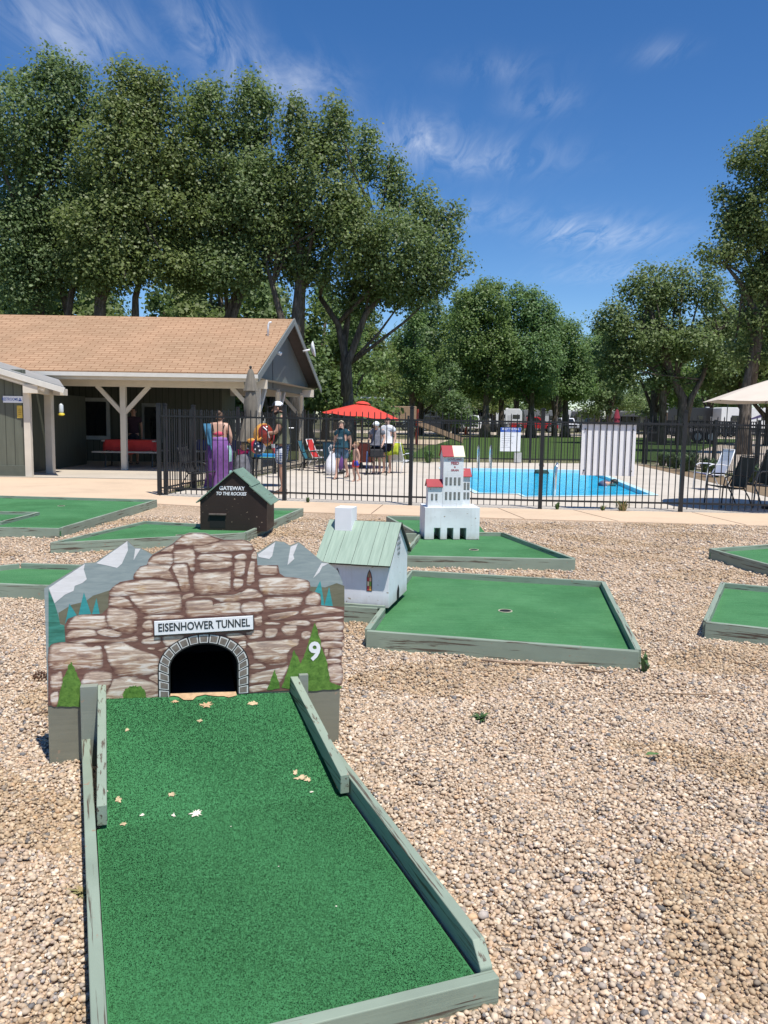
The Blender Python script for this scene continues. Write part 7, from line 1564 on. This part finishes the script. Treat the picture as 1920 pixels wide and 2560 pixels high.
def pebbles(name, n, x0f, y0, y1, r0, r1, seed, lab):
    rng = np.random.default_rng(seed)
    u_ = rng.uniform(0, 1, n); A0, A1 = .25 * y0 * y0 + .7 * y0, .25 * y1 * y1 + .7 * y1; q_ = A0 + (A1 - A0) * u_; y = -1.4 + np.sqrt(1.96 + 4 * q_)   # even per square metre
    hw = .50 * y + .7; x = rng.uniform(-1, 1, n) * hw
    keep = np.ones(n, bool)
    for P in HOLES: keep &= ~in_poly(x, y, P)
    x, y = x[keep], y[keep]; n = len(x)
    r = np.exp(rng.normal(math.log(r0), .30, n)); r = np.clip(r, r0 * .5, r1)
    sh = np.stack([rng.uniform(.8, 1.35, n), rng.uniform(.7, 1.05, n), rng.uniform(.48, .8, n)], 1) * r[:, None]
    V = ICO[None] * (1 + rng.normal(0, .09, (n, 12, 1))) * sh[:, None, :]
    th = rng.uniform(0, 6.283, n); tl = rng.normal(0, .35, n)
    ct, st_ = np.cos(tl)[:, None], np.sin(tl)[:, None]; yy = V[:, :, 1] * ct - V[:, :, 2] * st_; zz = V[:, :, 1] * st_ + V[:, :, 2] * ct
    c, s = np.cos(th)[:, None], np.sin(th)[:, None]; X = V[:, :, 0] * c - yy * s; Y = V[:, :, 0] * s + yy * c
    big = .003 * np.sin(x * 5.1 + 1) * np.sin(y * 4.3) + .003 * np.sin(x * 13 + y * 9)
    z = sh[:, 2] * rng.uniform(.1, .7, n) + big + rng.uniform(-.003, .008, n)
    VV = np.stack([X + x[:, None], Y + y[:, None], zz + z[:, None]], 2).reshape(-1, 3)
    F = (ICF[None] + (np.arange(n) * 12)[:, None, None]).reshape(-1, 3)
    col = PAL[rng.choice(len(PAL), n, p=PW)] * np.array([[1.05, 1.00, .955]]) * rng.uniform(.82, 1.16, (n, 1)); 
    patch = .5 + .5 * np.sin(x * 2.3 + 1.7 * np.sin(y * 1.9)) * np.sin(y * 2.9 + x); col = col * (1 - .16 * (patch > .66))[:, None] * np.where(patch[:, None] > .66, np.array([[1.03, .98, .88]]), 1.0)
    o = np_mesh(name, VV, F, M_peb, None, smooth=True, col=np.repeat(np.clip(col, 0, 1), 12, 0))
    tag(o, lab, 'gravel', None, 'stuff'); return o
pebbles('pebbles', 112000, 0, 1.5, 4.3, .0070, .0185, 11, 'loose tan and grey pebbles covering the nearest ground')
pebbles('pebbles', 95000, 0, 4.2, 7.2, .0078, .0185, 14, 'loose tan and grey pebbles round the near minigolf holes')
pebbles('pebbles', 62000, 0, 7.1, 12.3, .0105, .022, 12, 'loose pebbles over the gravel farther out')
def weed(label, x, y, h, n, mats, spread, wd, seed, z=0.0):
    b, ms = tuft('weed', mats, n, h, spread, wd, seed); o = b.build('weed', ms, None, loc=(x, y, z)); tag(o, label, 'weed'); return o
weed('small green weed growing alone in the gravel to the right of the ramp', .50, 4.02, .035, 40, [M_weed, M_blade], .055, .006, 4)
weed('green weed at the front right corner of the wide hole', 1.585, 4.86, .12, 16, [M_weed, M_blade], .05, .012, 5)
weed('dry grass tuft at the foot of the front fence, below the white panel', 4.05, 14.0, .22, 60, [M_dry, M_weed], .26, .006, 6)
weed('small green weed at the foot of the front fence, left of the dry tuft', 2.95, 14.05, .16, 24, [M_weed], .09, .012, 7)
weed('green weed between pickets just left of the dry tuft', 3.72, 14.02, .13, 24, [M_weed, M_dry], .12, .008, 8)
weed('dark weed on the walkway joint right of the cabin roof', -1.35, 14.55, .12, 30, [M_weed, M_blade], .07, .010, 9)
weed('dry weed on the walkway edge near the front fence corner', -3.2, 15.05, .06, 20, [M_dry, M_weed], .10, .006, 10)
weed('dry brown weed poking from the gravel at the right edge', 1.62, 2.95, .05, 18, [plain('dead_weed', (.10, .06, .035), .9)], .05, .004, 11)
weed('pale dry weed in the gravel left of the near ramp', -.92, 2.45, .02, 40, [M_dry, plain('moss_dry', (.22, .20, .08), .9)], .06, .005, 12)
weed('dark weed in the left far hole beside its inner board', -5.0, 10.75, .12, 12, [M_weed, M_blade], .05, .008, 13)
def twig(label, pts, r, col=(.32, .22, .14)):
    b = MB(); b.tube(pts, r, 6); o = b.build('twig', plain('twig_%d' % int(col[0] * 1000), col, .9, .2, 20), None, smooth=True); tag(o, label, 'twig', 'twigs on the gravel')
twig('long crooked twig lying along the front board of the wide hole', [(.62, 5.02, .02), (.80, 4.98, .018), (.98, 4.95, .022), (1.12, 4.93, .018), (1.26, 4.91, .03)], [.007, .009, .010, .008, .004], (.40, .29, .20))
twig('short brown twig in the gravel just right of the long one', [(1.20, 4.86, .02), (1.30, 4.80, .02), (1.36, 4.82, .025)], [.005, .006, .003], (.16, .10, .06))
twig('thin twig in the gravel right of the wide hole', [(1.55, 4.45, .015), (1.75, 4.42, .02), (1.92, 4.46, .015)], [.003, .004, .002])
twig('thin curved twig left of the tunnel board', [(-1.75, 3.95, .015), (-1.66, 4.0, .02), (-1.60, 4.08, .018)], [.004, .005, .002], (.14, .09, .06))
pc = empty('pine_cone', (-1.92, 4.55, .02), 'brown pine cone on the gravel left of the tunnel board', 'pine cone')
b = MB()
for i in range(40):
    q = i / 40; th = i * 2.4; rr_ = .026 * math.sin(math.pi * (.12 + .86 * q)); b.sphere((-.045 + .09 * q, rr_ * math.cos(th), rr_ * math.sin(th)), (.007, .009, .009), 0, 5, 4)
b.build('scales', plain('cone_brown', (.12, .06, .035), .8, .3, 40), pc)
gl_ = MB(); gl_.add([(0, 0, 0), (.05, -.008, .006), (.07, .012, .004), (.02, .018, .008)], [(0, 1, 2, 3)]); o = gl_.build('green_leaf', M_weed, None, loc=(1.18, 3.55, .03)); tag(o, 'single green leaf lying on the gravel to the right', 'leaf')
